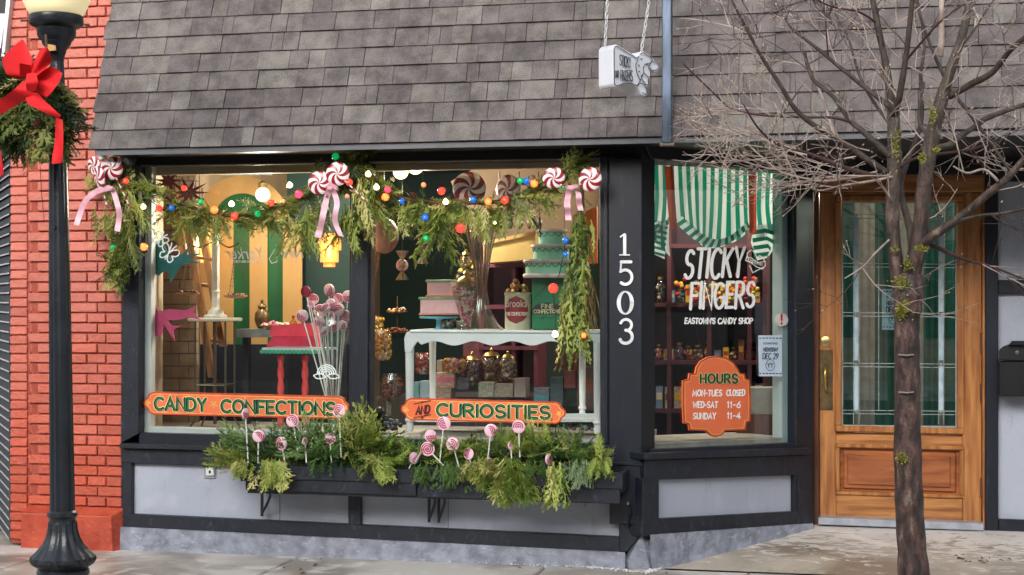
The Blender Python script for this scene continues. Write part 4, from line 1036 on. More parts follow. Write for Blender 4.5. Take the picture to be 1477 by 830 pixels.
# vase of lollipops
t = px_thing('lollipop_vase', 'tall flared clear glass vase full of lollipop sticks in the left window', 'vase', 482, 606, .32); Y = .32; k = mpp(482, Y); c = at(482, 606, Y); c.z = DZ
hh = (at(482, 445, Y).z - DZ) / k
b = MB(); b.lathe([(14 * k, 0), (14 * k, 3 * k), (8 * k, 8 * k), (8 * k, 50 * k), (11 * k, 95 * k), (20 * k, 135 * k), (27 * k, hh * k)], c, 28); P('body', b, glass_mat('vase_glass', refl=.12, trans=.93), t, smooth=True)
VL = [(475, 419, 8.5, 'topmost pale lollipop in the vase', 470), (441, 421, 7.5, 'dark red lollipop seen from the back at the upper left of the vase', 475, True), (502, 428, 8, 'lollipop at the upper right of the vase', 487), (436, 456, 8, 'leftmost lollipop of the vase', 474),
      (462, 449, 9, 'large lollipop left of the middle of the vase bunch', 477), (477, 439, 7.5, 'lollipop just under the topmost one in the vase', 480), (489, 447, 8.5, 'lollipop right of the middle of the vase bunch', 484), (498, 457, 9, 'rightmost broad lollipop of the vase bunch', 488),
      (460, 464, 7.5, 'lollipop below the large left one in the vase', 478), (479, 471, 8, 'lowest lollipop in the middle of the vase', 481), (470, 445, 7, 'small lollipop half hidden in the middle of the vase', 479), (478, 457, 7, 'edge-on lollipop in the centre of the vase bunch', 482), (448, 440, 5, 'small low lollipop on the left rim of the vase', 476),
      (488, 431, 7, 'lollipop between the topmost one and the upper right one of the vase', 484), (452, 432, 7, 'lollipop left of the topmost one in the vase', 478), (494, 470, 7, 'lowest lollipop on the right of the vase', 486), (468, 478, 6, 'lowest lollipop on the left of the vase', 480)]
for i, q in enumerate(VL):
    lolly('pink swirl ' + q[3] if not len(q) > 5 else q[3], q[0], q[1], q[2] * 1.12, .30 + .012 * (i % 5), (q[4], 588), (-.3 + .15 * (i % 5)) if i != 11 else 1.3, red=len(q) > 5, group='lollipops in the tall glass vase', name='swirl_lollipop')

# ================================================================ right window
Yt = .30
t = px_thing('console_table', 'white table with scalloped apron and turned legs filling the right window', 'table', 725, 622, Yt)
M_tw = mat('table_white', (236, 238, 240), .4, (226, 228, 232), 4)
pa, pb = at(592, 476, Yt), at(872, 478, Yt)
b = MB(); b.prism([V(pa.x, Yt - .02, pa.z), V(pb.x, Yt - .02, pa.z), V(pb.x, Yt + .42, pa.z), V(pa.x, Yt + .42, pa.z)], (0, 0, -.018)); o = P('tabletop', b, M_tw, t); md = o.modifiers.new('b', 'BEVEL'); md.width = .006
# scalloped apron
ap = [(583, 488), (586, 480), (592, 477.5), (872, 479)]
lo = [(872, 499)]
for i in range(0, 57):
    u = 872 - i * 4.9
    if u < 604: break
    ph = (u - 604) / 268.0
    lo.append((u, 495.5 + 3.2 * math.cos((u - 655) / 56 * 2 * PI)))
lo += [(602, 492), (597, 499), (593, 508)]
b = MB(); pxprism(b, ap + lo + [(584, 508)], Yt - .01, .018); P('apron', b, M_tw, t)
def tleg(u, vt, vb, Yq, w0, w1):
    k = mpp(u, Yq); b = MB(); c = at(u, vb, Yq); H = (vb - vt) * k
    for (a, bq, x0, x1) in ((0, .2, .55, .62), (.2, .27, .62, .95),):
        pass
    b.lathe([(w1 * .5 * k, 0), (w1 * .62 * k, H * .04), (w1 * .5 * k, H * .09), (w1 * .75 * k, H * .12), (w1 * .5 * k, H * .16), (w1 * .55 * k, H * .2), (w0 * .5 * k, H * .9), (w0 * .55 * k, H)], c, 12)
    P('leg', b, M_tw, t, smooth=.6)
k_ = mpp(595, Yt); zb = DZ
tleg(591, 490, 622, Yt + .02, 13, 10); tleg(624, 492, 602, Yt + .38, 10, 8); tleg(862, 492, 626, Yt + .02, 12, 10); tleg(840, 492, 602, Yt + .38, 10, 8)
b = MB(); pxprism(b, rect(596, 597, 862, 603), Yt + .03, .02); P('stretcher', b, M_tw, t)
b = MB(); b.prism([at(596, 606, Yt + .05), at(862, 606, Yt + .05), at(862, 606, Yt + .05) + V(0, .3, 0), at(596, 606, Yt + .05) + V(0, .3, 0)], (0, 0, -.012)); P('lower_shelf', b, M_tw, t)
# square pink cake on blue stand
def cake_tier_sq(t, u0, u1, v0, v1, Y, m, mt, depth):
    b = MB(); pxprism(b, rect(u0, v0, u1, v1), Y, depth); o = P('tier', b, m, t); md = o.modifiers.new('b', 'BEVEL'); md.width = .006; md.segments = 2
    k = mpp((u0 + u1) / 2, Y)
    for vv, mm, e in ((v0 + .5, mt, 2.0), (v1 - .5, mat('peach_icing', (236, 170, 140), .5), 1.6)):
        b = MB(); n = int((u1 - u0) / 2.6)
        for i in range(n + 1):
            q = at(u0 - .5 + (u1 - u0 + 1) * i / n, vv, Y); b.ball(q + V(0, -.002, 0), e * k, 6, 4)
            b.ball(q + V(0, depth, 0), e * k, 5, 3)
        for i in range(8):
            for uu in (u0, u1): q = at(uu, vv, Y); b.ball(q + V(0, depth * i / 8, 0), e * k, 6, 4)
        P('icing_piping', b, mm, t, smooth=True)
t = px_thing('pink_cake', 'square two tier pink cake with mint piping on a blue cake stand', 'cake', 633, 456, .45)
M_pk = mat('pink_icing', (244, 200, 206), .5, (238, 188, 198), 30, bump=.3, bscale=120); M_mi = mat('mint_icing', (160, 206, 160), .5)
cake_tier_sq(t, 616, 650, 405, 428, .50, M_pk, M_mi, .14); cake_tier_sq(t, 606, 661, 430, 454, .44, M_pk, M_mi, .22)
t = px_thing('cake_stand', 'pale blue pedestal cake stand under the square pink cake', 'cake stand', 633, 477, .55)
k = mpp(633, .55); b = MB(); b.lathe([(10 * k, 0), (10 * k, 1.5 * k), (5 * k, 3.5 * k), (3.8 * k, 8 * k), (3.6 * k, 16 * k), (6 * k, 17.5 * k), (27 * k, 18 * k), (28 * k, 19 * k), (28 * k, 21 * k), (0, 21 * k)], at(633, 477.5, .55), 32); P('pedestal', b, mat('blue_china', (120, 196, 220), .25), t, smooth=.6)
# mint cake, four tiers
t = px_thing('mint_cake', 'round mint green cake of four tiers with swags and pink piping on the green tin', 'cake', 792, 400, .42); Y = .42
M_mc = mat('mint_cake_icing', (156, 218, 190), .5, (146, 210, 180), 30); M_pp = mat('pale_pink_piping', (240, 218, 214), .5); M_sw = mat('green_swag', (40, 130, 96), .5)
tiers = [(796, 333, 354, 19), (795, 355, 376, 26), (792, 377, 398, 34)]
cx = at(791, 400, Y)
for (u, v0, v1, r) in tiers:
    k = mpp(u, Y); c = at(u, v1, Y); b = MB(); b.lathe([(r * k, 0), (r * k, (v1 - v0) * k), (0, (v1 - v0) * k)], c, 36); P('tier', b, M_mc, t, smooth=.6)
    for vv, rr, e in ((v0 + .5, r + .8, 2.9),) + (((v1, r + 1, 3.2),) if r == 34 else ()):
        b = MB(); n = int(r * 2.2)
        for i in range(n): a = 2 * PI * i / n; q = at(u, vv, Y); b.ball(q + V(rr * k * math.cos(a), rr * k * math.sin(a), 0), e * k, 6, 4)
        P('icing_piping', b, M_pp, t, smooth=True)
    b = MB(); nsw = int(r * .6)
    for i in range(nsw):
        pts = []
        for j in range(7):
            a = 2 * PI * (i + j / 6) / nsw; dz = -3.5 - 5 * math.sin(PI * j / 6); q = at(u, v0, Y); pts.append(q + V((r + .5) * k * math.cos(a), (r + .5) * k * math.sin(a), dz * k))
        b.tube(pts, .6 * k, 4)
    P('swag', b, M_sw, t)
# tins
t = px_thing('green_tin', 'tall green tin lettered FINE CONFECTIONS under the mint cake', 'tin', 790, 476, .40)
b = MB(); pxprism(b, rect(767, 401, 815, 476), .38, .16); o = P('tin', b, mat('tin_green', (24, 116, 76), .4, (20, 98, 64), 6), t); md = o.modifiers.new('b', 'BEVEL'); md.width = .006
b = MB(); textpx(b, 'FINE', 781, 445, 6, 17, facade_proj(.376), .9); textpx(b, 'CONFECTIONS', 770, 452, 5, 38, facade_proj(.376), .9); P('lettering', b, mat('cream_print', (220, 206, 160), .5), t)
b = MB(); pxprism(b, [(768, 447), (772, 440), (790, 436), (810, 440), (814, 447), (814, 454), (768, 454)], .379, .002); P('banner', b, mat('dark_print', (24, 40, 30), .5), t)
b = MB(); textpx(b, 'NET WT', 778, 460, 2.5, 22, facade_proj(.376), .5); ribbon(b, [(q.x, q.y) for q in smoothpts([V(771, 432, 0), V(776, 424, 0), V(782, 418, 0), V(790, 408, 0)], 4)], .7, facade_proj(.376), 0)
for i in range(6): ribbon(b, [(776 + i * 2.4, 426 - i * 3), (780 + i * 2.4, 428 - i * 3)], .6, facade_proj(.376), .0006)
P('fine_print', b, MATS['dark_print'], t)
k = mpp(747, .42); c = at(747, 476, .46)
t = thing('cream_tin', 'oval cream candy tin with a dark red oval label left of the green tin', 'tin', c)
b = MB(); b.lathe([(19 * k, 0), (19.5 * k, 1 * k), (19 * k, 2 * k), (19 * k, 50 * k), (20 * k, 51 * k), (20 * k, 54 * k), (0, 54 * k)], c, 32, sy=.7); P('tin', b, mat('tin_cream', (196, 192, 164), .45, (170, 164, 134), 12), t, smooth=.6)
# label follows the tin's curve
def tinproj(u, v, l=0.0):
    a = (u - 747) / 19.3; a = max(-.98, min(.98, a)); th = math.asin(a)
    return c + V((19.2 * k + l) * math.sin(th), -(19.2 * k * .7 + l) * math.cos(th), (476 - v) * k)
b = MB(); ov = arcpx(747, 447, 16.5, 0, 360, 40, ry=20)[:-1]
n = 9; vs = []; fs = []
for j in range(n + 1):
    vv = -20 + 40 * j / n; hw = 16.5 * math.sqrt(max(0, 1 - (vv / 20) ** 2)) + .2
    for i in range(9): vs.append(tinproj(747 - hw + 2 * hw * i / 8, 447 + vv, .0015))
for j in range(n):
    for i in range(8): q = j * 9 + i; fs.append((q, q + 9, q + 10, q + 1))
b.add(vs, fs); P('oval_label', b, mat('label_red', (140, 40, 54), .5), t)
b = MB(); tx = bpy.data.curves.new('t', 'FONT')
bpy.data.curves.remove(tx)
def font_mesh(s, size, shear=0.0):
    cu = bpy.data.curves.new('lettering', 'FONT'); cu.body = s; cu.size = size; cu.shear = shear; cu.resolution_u = 2
    o = bpy.data.objects.new('tmp', cu); me = bpy.data.meshes.new_from_object(o); bpy.data.objects.remove(o)
    vs = [v.co.copy() for v in me.vertices]; fs = [tuple(p.vertices) for p in me.polygons]; bpy.data.meshes.remove(me); bpy.data.curves.remove(cu); return vs, fs
def fontpx(mb, s, u, v, w, h, proj, lift=0.0, shear=0.0, mirror=False, rise=0.0):
    vs, fs = font_mesh(s, 1.0, shear); x0 = min(p.x for p in vs); x1 = max(p.x for p in vs); hh = max(p.y for p in vs)
    out = []
    for p in vs:
        a = (p.x - x0) / (x1 - x0); a = 1 - a if mirror else a; out.append(proj(u + a * w, v - p.y / hh * h + rise * a * w, lift))
    mb.add(out, [f[::-1] for f in fs] if mirror else fs)
M_print = mat('cream_print2', (226, 214, 190), .5)
b = MB(); fontpx(b, 'Brooks', 732, 443, 30, 11, tinproj, .003); textpx(b, 'PURE CONFECTIONS', 731, 455, 4.5, 33, tinproj, .8, lift=.003); P('lettering', b, M_print, t)
# gold foil sweets on the cream tin
heapc = c + V(0, 0, 54 * k); o = heap(heapc, 15 * k, 22 * k, [M_cand[3], M_brassb, M_cand[4]], 26, 3.6 * k, 9, 'foil_sweets'); o.parent = None; tag(o, 'gold foil wrapped sweets piled on the cream tin', 'candy', kind='stuff')
# flared crystal vase with twisted canes
t = px_thing('crystal_vase', 'tall sparkling fluted glass trumpet vase on the white table', 'vase', 694, 477, .42); k = mpp(694, .42); c = at(694, 477, .42)
pr_ = [(31, 0), (30, 3), (22, 12), (15, 26), (11, 40), (8, 60), (10, 85), (15, 115), (21, 140), (27, 165)]
M_cry = glass_mat('crystal', tint=(244, 236, 228), refl=.14, rough=.08, trans=.92)
b = MB(); b.lathe([(r * k, h * k) for r, h in pr_], c, 40, flute=10, fd=.09); P('body', b, M_cry, t, smooth=True)
for i in range(7):
    a = i * .9; b = MB(); b.tube([c + V(3 * k * math.cos(a), 3 * k * math.sin(a), 30 * k), c + V(20 * k * math.cos(a), 14 * k * math.sin(a), 168 * k)], .006, 6); P('glass_rod', b, mat('dusty_rose', (176, 140, 130), .25, spec=.8), t)
# footed jar with pink sweets
def cone_r(h): return 2 + h * .28
vessel('sweet_jar', 'conical glass jar of pink and white sweets left of the crystal vase', 'candy jar', 672, 475, .40, [(12, 0), (8, 3), (6, 10), (10, 20), (19, 52), (21, 60), (12, 64), (12, 68)], M_jar, fill=(lambda h: 4 + (h - 6) * .27, 8, 56, 150, 2.4), lid=[(13, 68), (9, 74), (2, 77), (4, 81), (0, 85)], seed=3, ms=[M_cand[0], M_cand[1], mat('rose', (206, 90, 120), .4)])
vessel('berry_jar', 'round jar of dark red sweets tucked behind the pink cake', 'candy jar', 655, 440, .78, [(10, 0), (14, 6), (14, 22), (8, 28)], M_jar, fill=(11, 2, 24, 70, 2.6), seed=5, ms=[M_cand[2], M_cand[4]])
for i, (u, v, r, h, nm) in enumerate([(668, 416, 12, 30, 'gold lidded jar above the dark red sweets'), (686, 414, 13, 34, 'gold topped jar beside the crystal vase'), (672, 385, 8, 22, 'small stacked glass jar on top of the gold lidded jar')]):
    vessel('glass_jar', nm, 'jar', u, v, .95, [(r, 0), (r, h * .7), (r * .6, h * .8)], M_jar, fill=(r * .8, 2, h * .6, 40, 2.4), lid=[(r * .7, h * .8), (r * .5, h * .95), (1.6, h), (2.6, h * 1.08), (0, h * 1.15)], seed=i, ms=[M_brassb, M_cand[4], M_cand[9]])
vessel('sweet_bowl', 'small glass bowl of green and mixed sweets under the crystal vase', 'bowl', 668, 476, .6, [(7, 0), (12, 6), (13, 14)], M_jar, fill=(10, 2, 13, 30, 3), seed=8, ms=[M_cand[5], M_cand[3], M_cand[1]])
vessel('sweet_bowl', 'small bowl of colourful wrapped sweets right of the blue cake stand', 'bowl', 649, 476, .62, [(8, 0), (12, 6), (12, 13)], M_jar, fill=(10, 2, 13, 30, 3), seed=18, ms=[M_cand[1], M_cand[4], M_cand[8]])
# maroon shelving behind the right of the window
t = px_thing('maroon_shelf_unit', 'maroon wall shelves behind the tins in the right window', 'shelf unit', 735, 520, 1.6)
for q in (rect(690, 378, 775, 386), rect(690, 440, 775, 446), rect(690, 500, 775, 505)):
    b = MB(); pxprism(b, q, 1.5, .3); P('shelf_board', b, mat('shelf_maroon', (110, 44, 62), .5), t)
for q in (rect(690, 386, 698, 560), rect(738, 386, 743, 560), rect(770, 386, 776, 560)):
    b = MB(); pxprism(b, q, 1.52, .28); P('upright', b, MATS['shelf_maroon'], t)
b = MB(); pxprism(b, rect(690, 386, 776, 560), 1.82, .02); P('back_board', b, M_maroon, t)
t = px_thing('cream_cornice_box', 'big cream box on top of the maroon shelves', 'box', 735, 378, 1.3)
b = MB(); b.prism([at(697, 352, 1.2), at(772, 336, 1.2), at(772, 374, 1.2), at(697, 380, 1.2)], (0, .5, 0)); P('box', b, mat('cream_box', (214, 184, 118), .5, (200, 168, 100), 3), t)
b = MB(); b.prism([at(696, 349, 1.18), at(773, 333, 1.18), at(773, 338, 1.18), at(696, 354, 1.18)], (0, .03, 0)); P('rim', b, M_gold, t)
b = MB(); pxprism(b, [(650, 262), (690, 240), (870, 228), (870, 345), (770, 345), (690, 350)], 2.5, .04); o = b.build('tan_panelling', mat('tan_panel', (118, 94, 64), .6, (104, 80, 54), 3), base=at(740, 330, 2.5)); tag(o, kind='structure')
for i in range(5):
    b = MB(); u = 720 + i * 14; b.tube([at(u, 248 + (i % 2) * 6, 1.1), at(u + 2, 320, 1.1)], .008, 6)
    b.ball(at(u + 2, 322, 1.1), .025, 8, 6, sc=(.8, .8, 1.6)); o = b.build('hanging_spoon', M_oakdark, base=at(u, 322, 1.1)); tag(o, ['dark hanging utensil nearest the crystal vase', 'second dark hanging utensil right of the crystal vase', 'middle one of five dark hanging utensils', 'dark hanging utensil above the mint cake', 'dark hanging utensil right of the mint cake top'][i], 'utensil', 'dark utensils hanging behind the garland')
blob('orange_board', [(826, 314), (861, 298), (861, 380), (838, 382)], .9, mat('orange_panel', (226, 110, 40), .5), 'orange board at the right edge of the right window', 'board', .03)
b = MB(); k = mpp(840, .4); q = [at(833, 390, .4) + V(16 * k * math.cos(a), 0, 20 * k * math.sin(a)) for a in [2 * PI * i / 24 for i in range(25)]]; b.tube(q, .008, 8); tag(b.build('white_hoop', M_plas, base=at(833, 410, .4), smooth=True), 'white ring hoop behind the hanging garland right of the mint cake', 'hoop')
# driftwood bunch
b = MB(); rr = random.Random(4)
for i in range(26):
    u, v = 846 + rr.uniform(-8, 8), 395 + rr.uniform(0, 14); q = [at(u, v, .35)]
    for j in range(5): u += rr.uniform(-4, 5); v += 14; q.append(at(u, v, .35 + rr.uniform(-.03, .03)))
    b.tube(q, [.006, .006, .005, .005, .004, .003], 5)
tag(b.build('dried_branches', mat('dry_twig', (164, 136, 96), .8, (130, 104, 70)), base=at(848, 470, .35)), 'bundle of dried tan branches at the right end of the white table', 'branches')
# hanging giant candies
t = px_thing('ice_cream_ornament', 'mauve ice cream ball in a waffle cone hanging beside the mullion', 'ornament', 550, 345, .5); k = mpp(552, .5)
b = MB(); b.ball(at(554, 340, .5), 21 * k, 20, 14, sc=(1, 1, 1.25)); P('scoop', b, mat('mauve_scoop', (150, 104, 96), .6), t, smooth=True)
b = MB(); b.lathe([(0, -46 * k), (9 * k, 0)], at(540, 364, .5), 16); P('cone', b, mat('waffle', (186, 140, 92), .7), t, smooth=.6)
b = MB()
for i in range(5): 
    z = -6 - i * 8; r = 9.4 * (1 + z / 46); b.tube([at(540, 364, .5) + V(r * k * math.cos(a), r * k * math.sin(a), z * k) for a in [2 * PI * j / 12 for j in range(13)]], .0018, 4)
for i in range(6): a = PI * i / 3 + .2; b.tube([at(540, 364, .5) + V(9.5 * k * math.cos(a), 9.5 * k * math.sin(a), 0), at(540, 364, .5) + V(0, 0, -46 * k)], .0018, 4)
P('waffle_ridge', b, mat('ridge', (90, 56, 36), .7), t)
b = MB(); b.tube([at(554, 318, .5), at(554, 236, .5)], .0015, 4); P('thread', b, M_steel, t)
def wrapped(u, v, r, Y, label, m):
    t = px_thing('wrapped_candy_ornament', label, 'ornament', u, v, Y); k = mpp(u, Y)
    b = MB(); b.ball(at(u, v, Y), r * k, 14, 10); P('sweet', b, m, t, smooth=True)
    for s in (1, -1):
        b = MB(); b.lathe([(1.5 * k, 0), (r * .95 * k, s * r * 1.5 * k)], at(u, v, Y) + V(0, 0, s * r * .85 * k), 14, flute=5, fd=.2); P('wrapper_end', b, mat('cellophane', (170, 150, 120), .25, (120, 96, 76), 30, spec=.8), t)
    b = MB(); b.tube([at(u, v - r * 2, Y), at(u, 238, Y)], .0012, 4); P('thread', b, M_steel, t)
wrapped(580, 383, 9, .5, 'larger hanging wrapped candy ornament right of the ice cream cone', mat('swirlbrown', (170, 110, 100), .4, (210, 190, 180), 40))
wrapped(610, 362, 8, .6, 'smaller hanging wrapped candy ornament above the pink cake', mat('greyrose', (150, 130, 120), .4))
# tiered stands and jars behind the white table (background of the right window)
for i, (u, v, r, lab) in enumerate([(573, 453, 16, 'upper tray of candy clusters on a thin stand behind the left table leg'), (573, 482, 18, 'lower tray of dark candy clusters behind the left table leg')]):
    t = px_thing('tiered_tray', lab, 'tray', u, v, 1.2); k = mpp(u, 1.2); c = at(u, v, 1.2)
    b = MB(); b.lathe([(0, 0), (r * k, .01), (r * k, .015)], c, 20); b.tube([c, c + V(0, 0, 26 * k)], .004, 6); P('tray', b, M_brass, t)
    heap(c + V(0, 0, .012), r * .85 * k, 8 * k, [M_cand[9], M_cand[4], M_cand[3]] if i == 0 else [M_cand[4], M_cand[2]], 36, 2.4 * k, 20 + i, parent=t)
bt = px_thing('display_counter', 'dark counter stacked with jars and boxes behind the white table', 'counter', 690, 620, 1.0)
b = MB(); pxprism(b, rect(545, 574, 775, 640), .95, .7); P('counter', b, mat('dark_counter', (44, 34, 34), .5), bt)
JP = [(552, 520, 14, 60, 0, 'amber sweets jar at the lower left of the right window'), (566, 612, 18, 92, 1, 'tall jar of orange brown sweets in the lower left corner'), (545, 500, 10, 56, 2, 'narrow jar of yellow sweets beside the mullion'),
      (658, 540, 21, 30, 3, 'round bowl of purple and yellow sweets under the table'), (681, 556, 15, 46, 4, 'lidded jar right of the purple and yellow bowl'), (709, 552, 18, 48, 5, 'wide jar of amber barley sticks'), (733, 548, 13, 40, 6, 'small pointed jar right of the barley sticks'),
      (610, 540, 12, 40, 7, 'brown jar framed between the two left table legs'), (752, 566, 11, 22, 8, 'small basket of straw coloured twigs')]
for i, (u, v, r, h, kk, lab) in enumerate(JP):
    mm = [[M_cand[3], M_cand[7]], [mat('terracotta_sweet', (170, 96, 66), .5), M_cand[4]], [M_cand[7], M_cand[3]], [M_cand[6], M_cand[7], M_cand[0]], [M_cand[4], M_cand[9], M_cand[6]], [M_cand[3], M_cand[4]], [M_cand[9], M_cand[4]], [M_cand[4], M_cand[2]], [M_cand[9], M_cand[3]]][kk]
    lid = [(r * .72, h * .8), (r * .5, h * .9), (1.5, h * .94), (2.6, h), (0, h * 1.06)] if kk in (4, 5, 6) else None
    vessel('candy_jar', lab, 'candy jar', u, v, .98 + .05 * (i % 3), [(r * .7, 0), (r, h * .15), (r, h * .62), (r * .7, h * .8)], M_jar, fill=(r * .82, h * .04, h * .72, int(60 + r * h * .1), 2.6), lid=lid, seed=30 + i, ms=mm)
def boxthing(u0, v0, u1, v1, Y, m, lab, d=.12, name='sweet_box', band=None):
    t = px_thing(name, lab, 'box', (u0 + u1) / 2, v1, Y); b = MB(); pxprism(b, rect(u0, v0, u1, v1), Y, d); P('carton', b, m, t)
    if band: b = MB(); h = (v1 - v0); pxprism(b, rect(u0 + 1, v0 + h * .3, u1 - 1, v0 + h * .6), Y - .002, .002); P('band', b, band, t)
    return t
M_floral = mat('floral_paper', (196, 176, 164), .5, (150, 110, 96), 60); M_bluebox = mat('blue_box', (110, 146, 160), .5); M_greybox = mat('grey_box', (110, 110, 124), .5, (80, 78, 90), 50)
boxthing(593, 552, 604, 574, .9, M_bluebox, 'teal box right of the front table leg', band=M_mint); boxthing(605, 550, 620, 574, .92, mat('pale_blue', (156, 180, 190), .5), 'pale blue box beside the teal box')
boxthing(628, 538, 655, 560, .9, M_floral, 'floral paper box under the purple and yellow bowl', band=M_cand[0]); boxthing(628, 561, 650, 575, .88, mat('floral2', (170, 160, 150), .5, (140, 100, 90), 70), 'lower floral box above the curiosities sign')
boxthing(657, 545, 676, 562, .94, M_greybox, 'grey patterned box right of the floral boxes'); boxthing(690, 552, 712, 573, .86, mat('ribbon_box', (168, 160, 140), .5, (96, 110, 100), 70), 'striped carton of wrapped sweets under the barley sticks')
boxthing(713, 554, 740, 573, .87, mat('ribbon_box2', (150, 150, 130), .5, (120, 100, 90), 80), 'second striped carton of wrapped sweets'); boxthing(742, 546, 758, 573, .86, mat('leanbox', (150, 136, 130), .5), 'tilted pale card beside the straw basket')
boxthing(770, 560, 792, 595, .84, M_greybox, 'low dark carton at the right under the table', band=M_cand[8]); boxthing(794, 545, 812, 595, .84, mat('dteal', (44, 66, 74), .5), 'dark teal carton under the hanging garland')
boxthing(814, 535, 830, 560, .84, mat('dred', (110, 40, 40), .5), 'dark red carton under the hanging garland'); boxthing(832, 530, 858, 592, .86, mat('dbrown', (86, 62, 54), .5, (64, 46, 40), 40), 'brown carton at the far right under the table', band=M_cand[4])
boxthing(800, 500, 828, 534, .9, mat('reddoll', (130, 44, 46), .5, (70, 30, 32), 40), 'red and brown box high under the table at the right')
boxthing(630, 520, 648, 537, 1.0, mat('pale_card', (166, 146, 120), .5), 'pale card box left of the purple and yellow bowl')
heap(at(842, 618, .5), .11, .05, [mat('grey_pebble', (130, 132, 138), .5), M_greybox], 60, .015, 77, 'grey_sweets'); o = bpy.data.objects['grey_sweets']; o['label'] = 'grey pebble sweets in the lower right corner of the window'; o['category'] = 'candy'
heap(at(555, 618, .3), .12, .07, [mat('grey_blue', (90, 104, 110), .5), M_navy], 60, .016, 78, 'blue_grey_sweets'); o = bpy.data.objects['blue_grey_sweets']; o['label'] = 'blue grey sweets heaped in the lower left corner of the right window'; o['category'] = 'candy'
b = MB(); b.ball(at(547, 596, .28), .04, 14, 10); b.lathe([(.045, 0), (.02, .1)], at(547, 622, .28), 12); tag(b.build('black_figurine', mat('black_glaze', (16, 16, 18), .3), base=at(547, 622, .28), smooth=True), 'small black round headed figurine behind the greenery', 'figurine')
t = px_thing('wall_painting', 'reddish framed shelf picture seen under the table apron', 'picture', 690, 520, 2.2)
b = MB(); pxprism(b, rect(668, 480, 720, 515), 2.2, .02); P('picture', b, mat('redpic', (110, 44, 50), .6, (60, 30, 40), 14), t); b = MB(); pxprism(b, rect(735, 490, 765, 512), 2.18, .02); P('frame', b, mat('amberpic', (150, 90, 50), .6, (80, 44, 34), 20), t)

# ================================================================ behind the side window
t = thing('candy_shelves', 'tall maroon shelves of candy behind the side window', 'shelf unit', at(1020, 700, 2.3))
SY = 2.3
for vv in (352, 437, 520, 590, 655): b = MB(); pxprism(b, rect(900, vv, 1105, vv + 6), SY, .35); P('shelf_board', b, M_maroon, t)
for uu in (900, 962, 1020, 1078, 1100): b = MB(); pxprism(b, rect(uu, 250, uu + 6, 660), SY + .004, .34); P('upright', b, M_maroon, t)
b = MB(); pxprism(b, rect(890, 240, 1110, 690), SY + .36, .02); P('back_board', b, mat('plum_board', (66, 38, 56), .6), t)
rr = random.Random(11)
names = {352: 'top', 437: 'second', 520: 'third', 590: 'fourth'}
Z = []
cols8 = [M_cand[3], M_cand[2], M_cand[9], M_floral, M_greybox, M_cand[4], M_cand[7], mat('sky_tin', (110, 140, 170), .5)]
colname = ['amber', 'red', 'cream', 'floral', 'grey', 'brown', 'yellow', 'pale blue']
ordn = ['first', 'second', 'third', 'fourth', 'fifth', 'sixth', 'seventh', 'eighth', 'ninth', 'tenth', 'eleventh', 'twelfth']
for vv in (437, 520, 590):
    u = 945; i = 0
    while u < 1095:
        w = rr.choice([10, 12, 14, 16]); h = rr.uniform(18, 42); ci = rr.randrange(8)
        lab = '%s from the left, %s shelf behind side window' % (ordn[min(i, 11)], names[vv])
        if rr.random() < .5:
            k = mpp(u, SY)
            vessel('shelf_jar', 'jar of %s sweets, ' % colname[ci] + lab, 'jar', u + w / 2, vv - .5, SY + .1, [(w / 2.2, 0), (w / 2, h * .1), (w / 2, h * .7), (w * .3, h * .85)], M_jar, fill=(w * .4, 2, h * .65, 26, 2.8), lid=[(w * .33, h * .85), (w * .33, h * .95), (0, h)], seed=int(u), ms=[cols8[ci], M_cand[rr.randrange(10)]], n=12)
        else: boxthing(u + 1, vv - h * .8, u + w - 1, vv - .5, SY + .06, cols8[ci], '%s carton, ' % colname[ci] + lab, .1, 'shelf_carton', band=cols8[(ci + 3) % 8])
        u += w + 1; i += 1
b = MB(); rr = random.Random(5)
ms = [M_cand[7], mat('orange_ball', (190, 100, 40), .5), M_cand[2], M_cand[5]]
for i in range(90):
    u = rr.uniform(975, 1092); v = 432 - rr.uniform(0, 20) - (18 if u > 1060 or u < 990 else 0) * rr.random(); b.mi = rr.randrange(4); b.ball(at(u, v, 2.2), .017, 7, 5)
b.mi = 0; o = b.build('orange_garland', ms, base=at(1030, 437, 2.2), smooth=True); tag(o, 'string of orange and yellow balls draped behind the shop name lettering', 'garland')
b = MB(); pxprism(b, rect(1072, 560, 1135, 598), 1.3, .2); b.build('carton_stack', mat('cream_cloth', (150, 148, 138), .7, (130, 128, 118), 10), base=at(1100, 598, 1.3)); o = bpy.data.objects['carton_stack']; tag(o, 'pale cloth covered box beside the hours board inside the side window', 'box')
b = MB(); pxprism(b, rect(1062, 598, 1138, 636), 1.25, .3); o = b.build('wooden_crate', M_oakdark, base=at(1100, 636, 1.25)); tag(o, 'dark wooden crate under the pale cloth covered box', 'crate')
def translucent(m, w=.5):
    n, l = m.node_tree.nodes, m.node_tree.links; b = n['Principled BSDF']; o = n['Material Output']
    t = n.new('ShaderNodeBsdfTranslucent'); x = n.new('ShaderNodeMixShader'); x.inputs[0].default_value = w
    l.new(b.inputs['Base Color'].links[0].from_socket, t.inputs['Color']); l.new(b.outputs[0], x.inputs[1]); l.new(t.outputs[0], x.inputs[2]); l.new(x.outputs[0], o.inputs['Surface']); return m
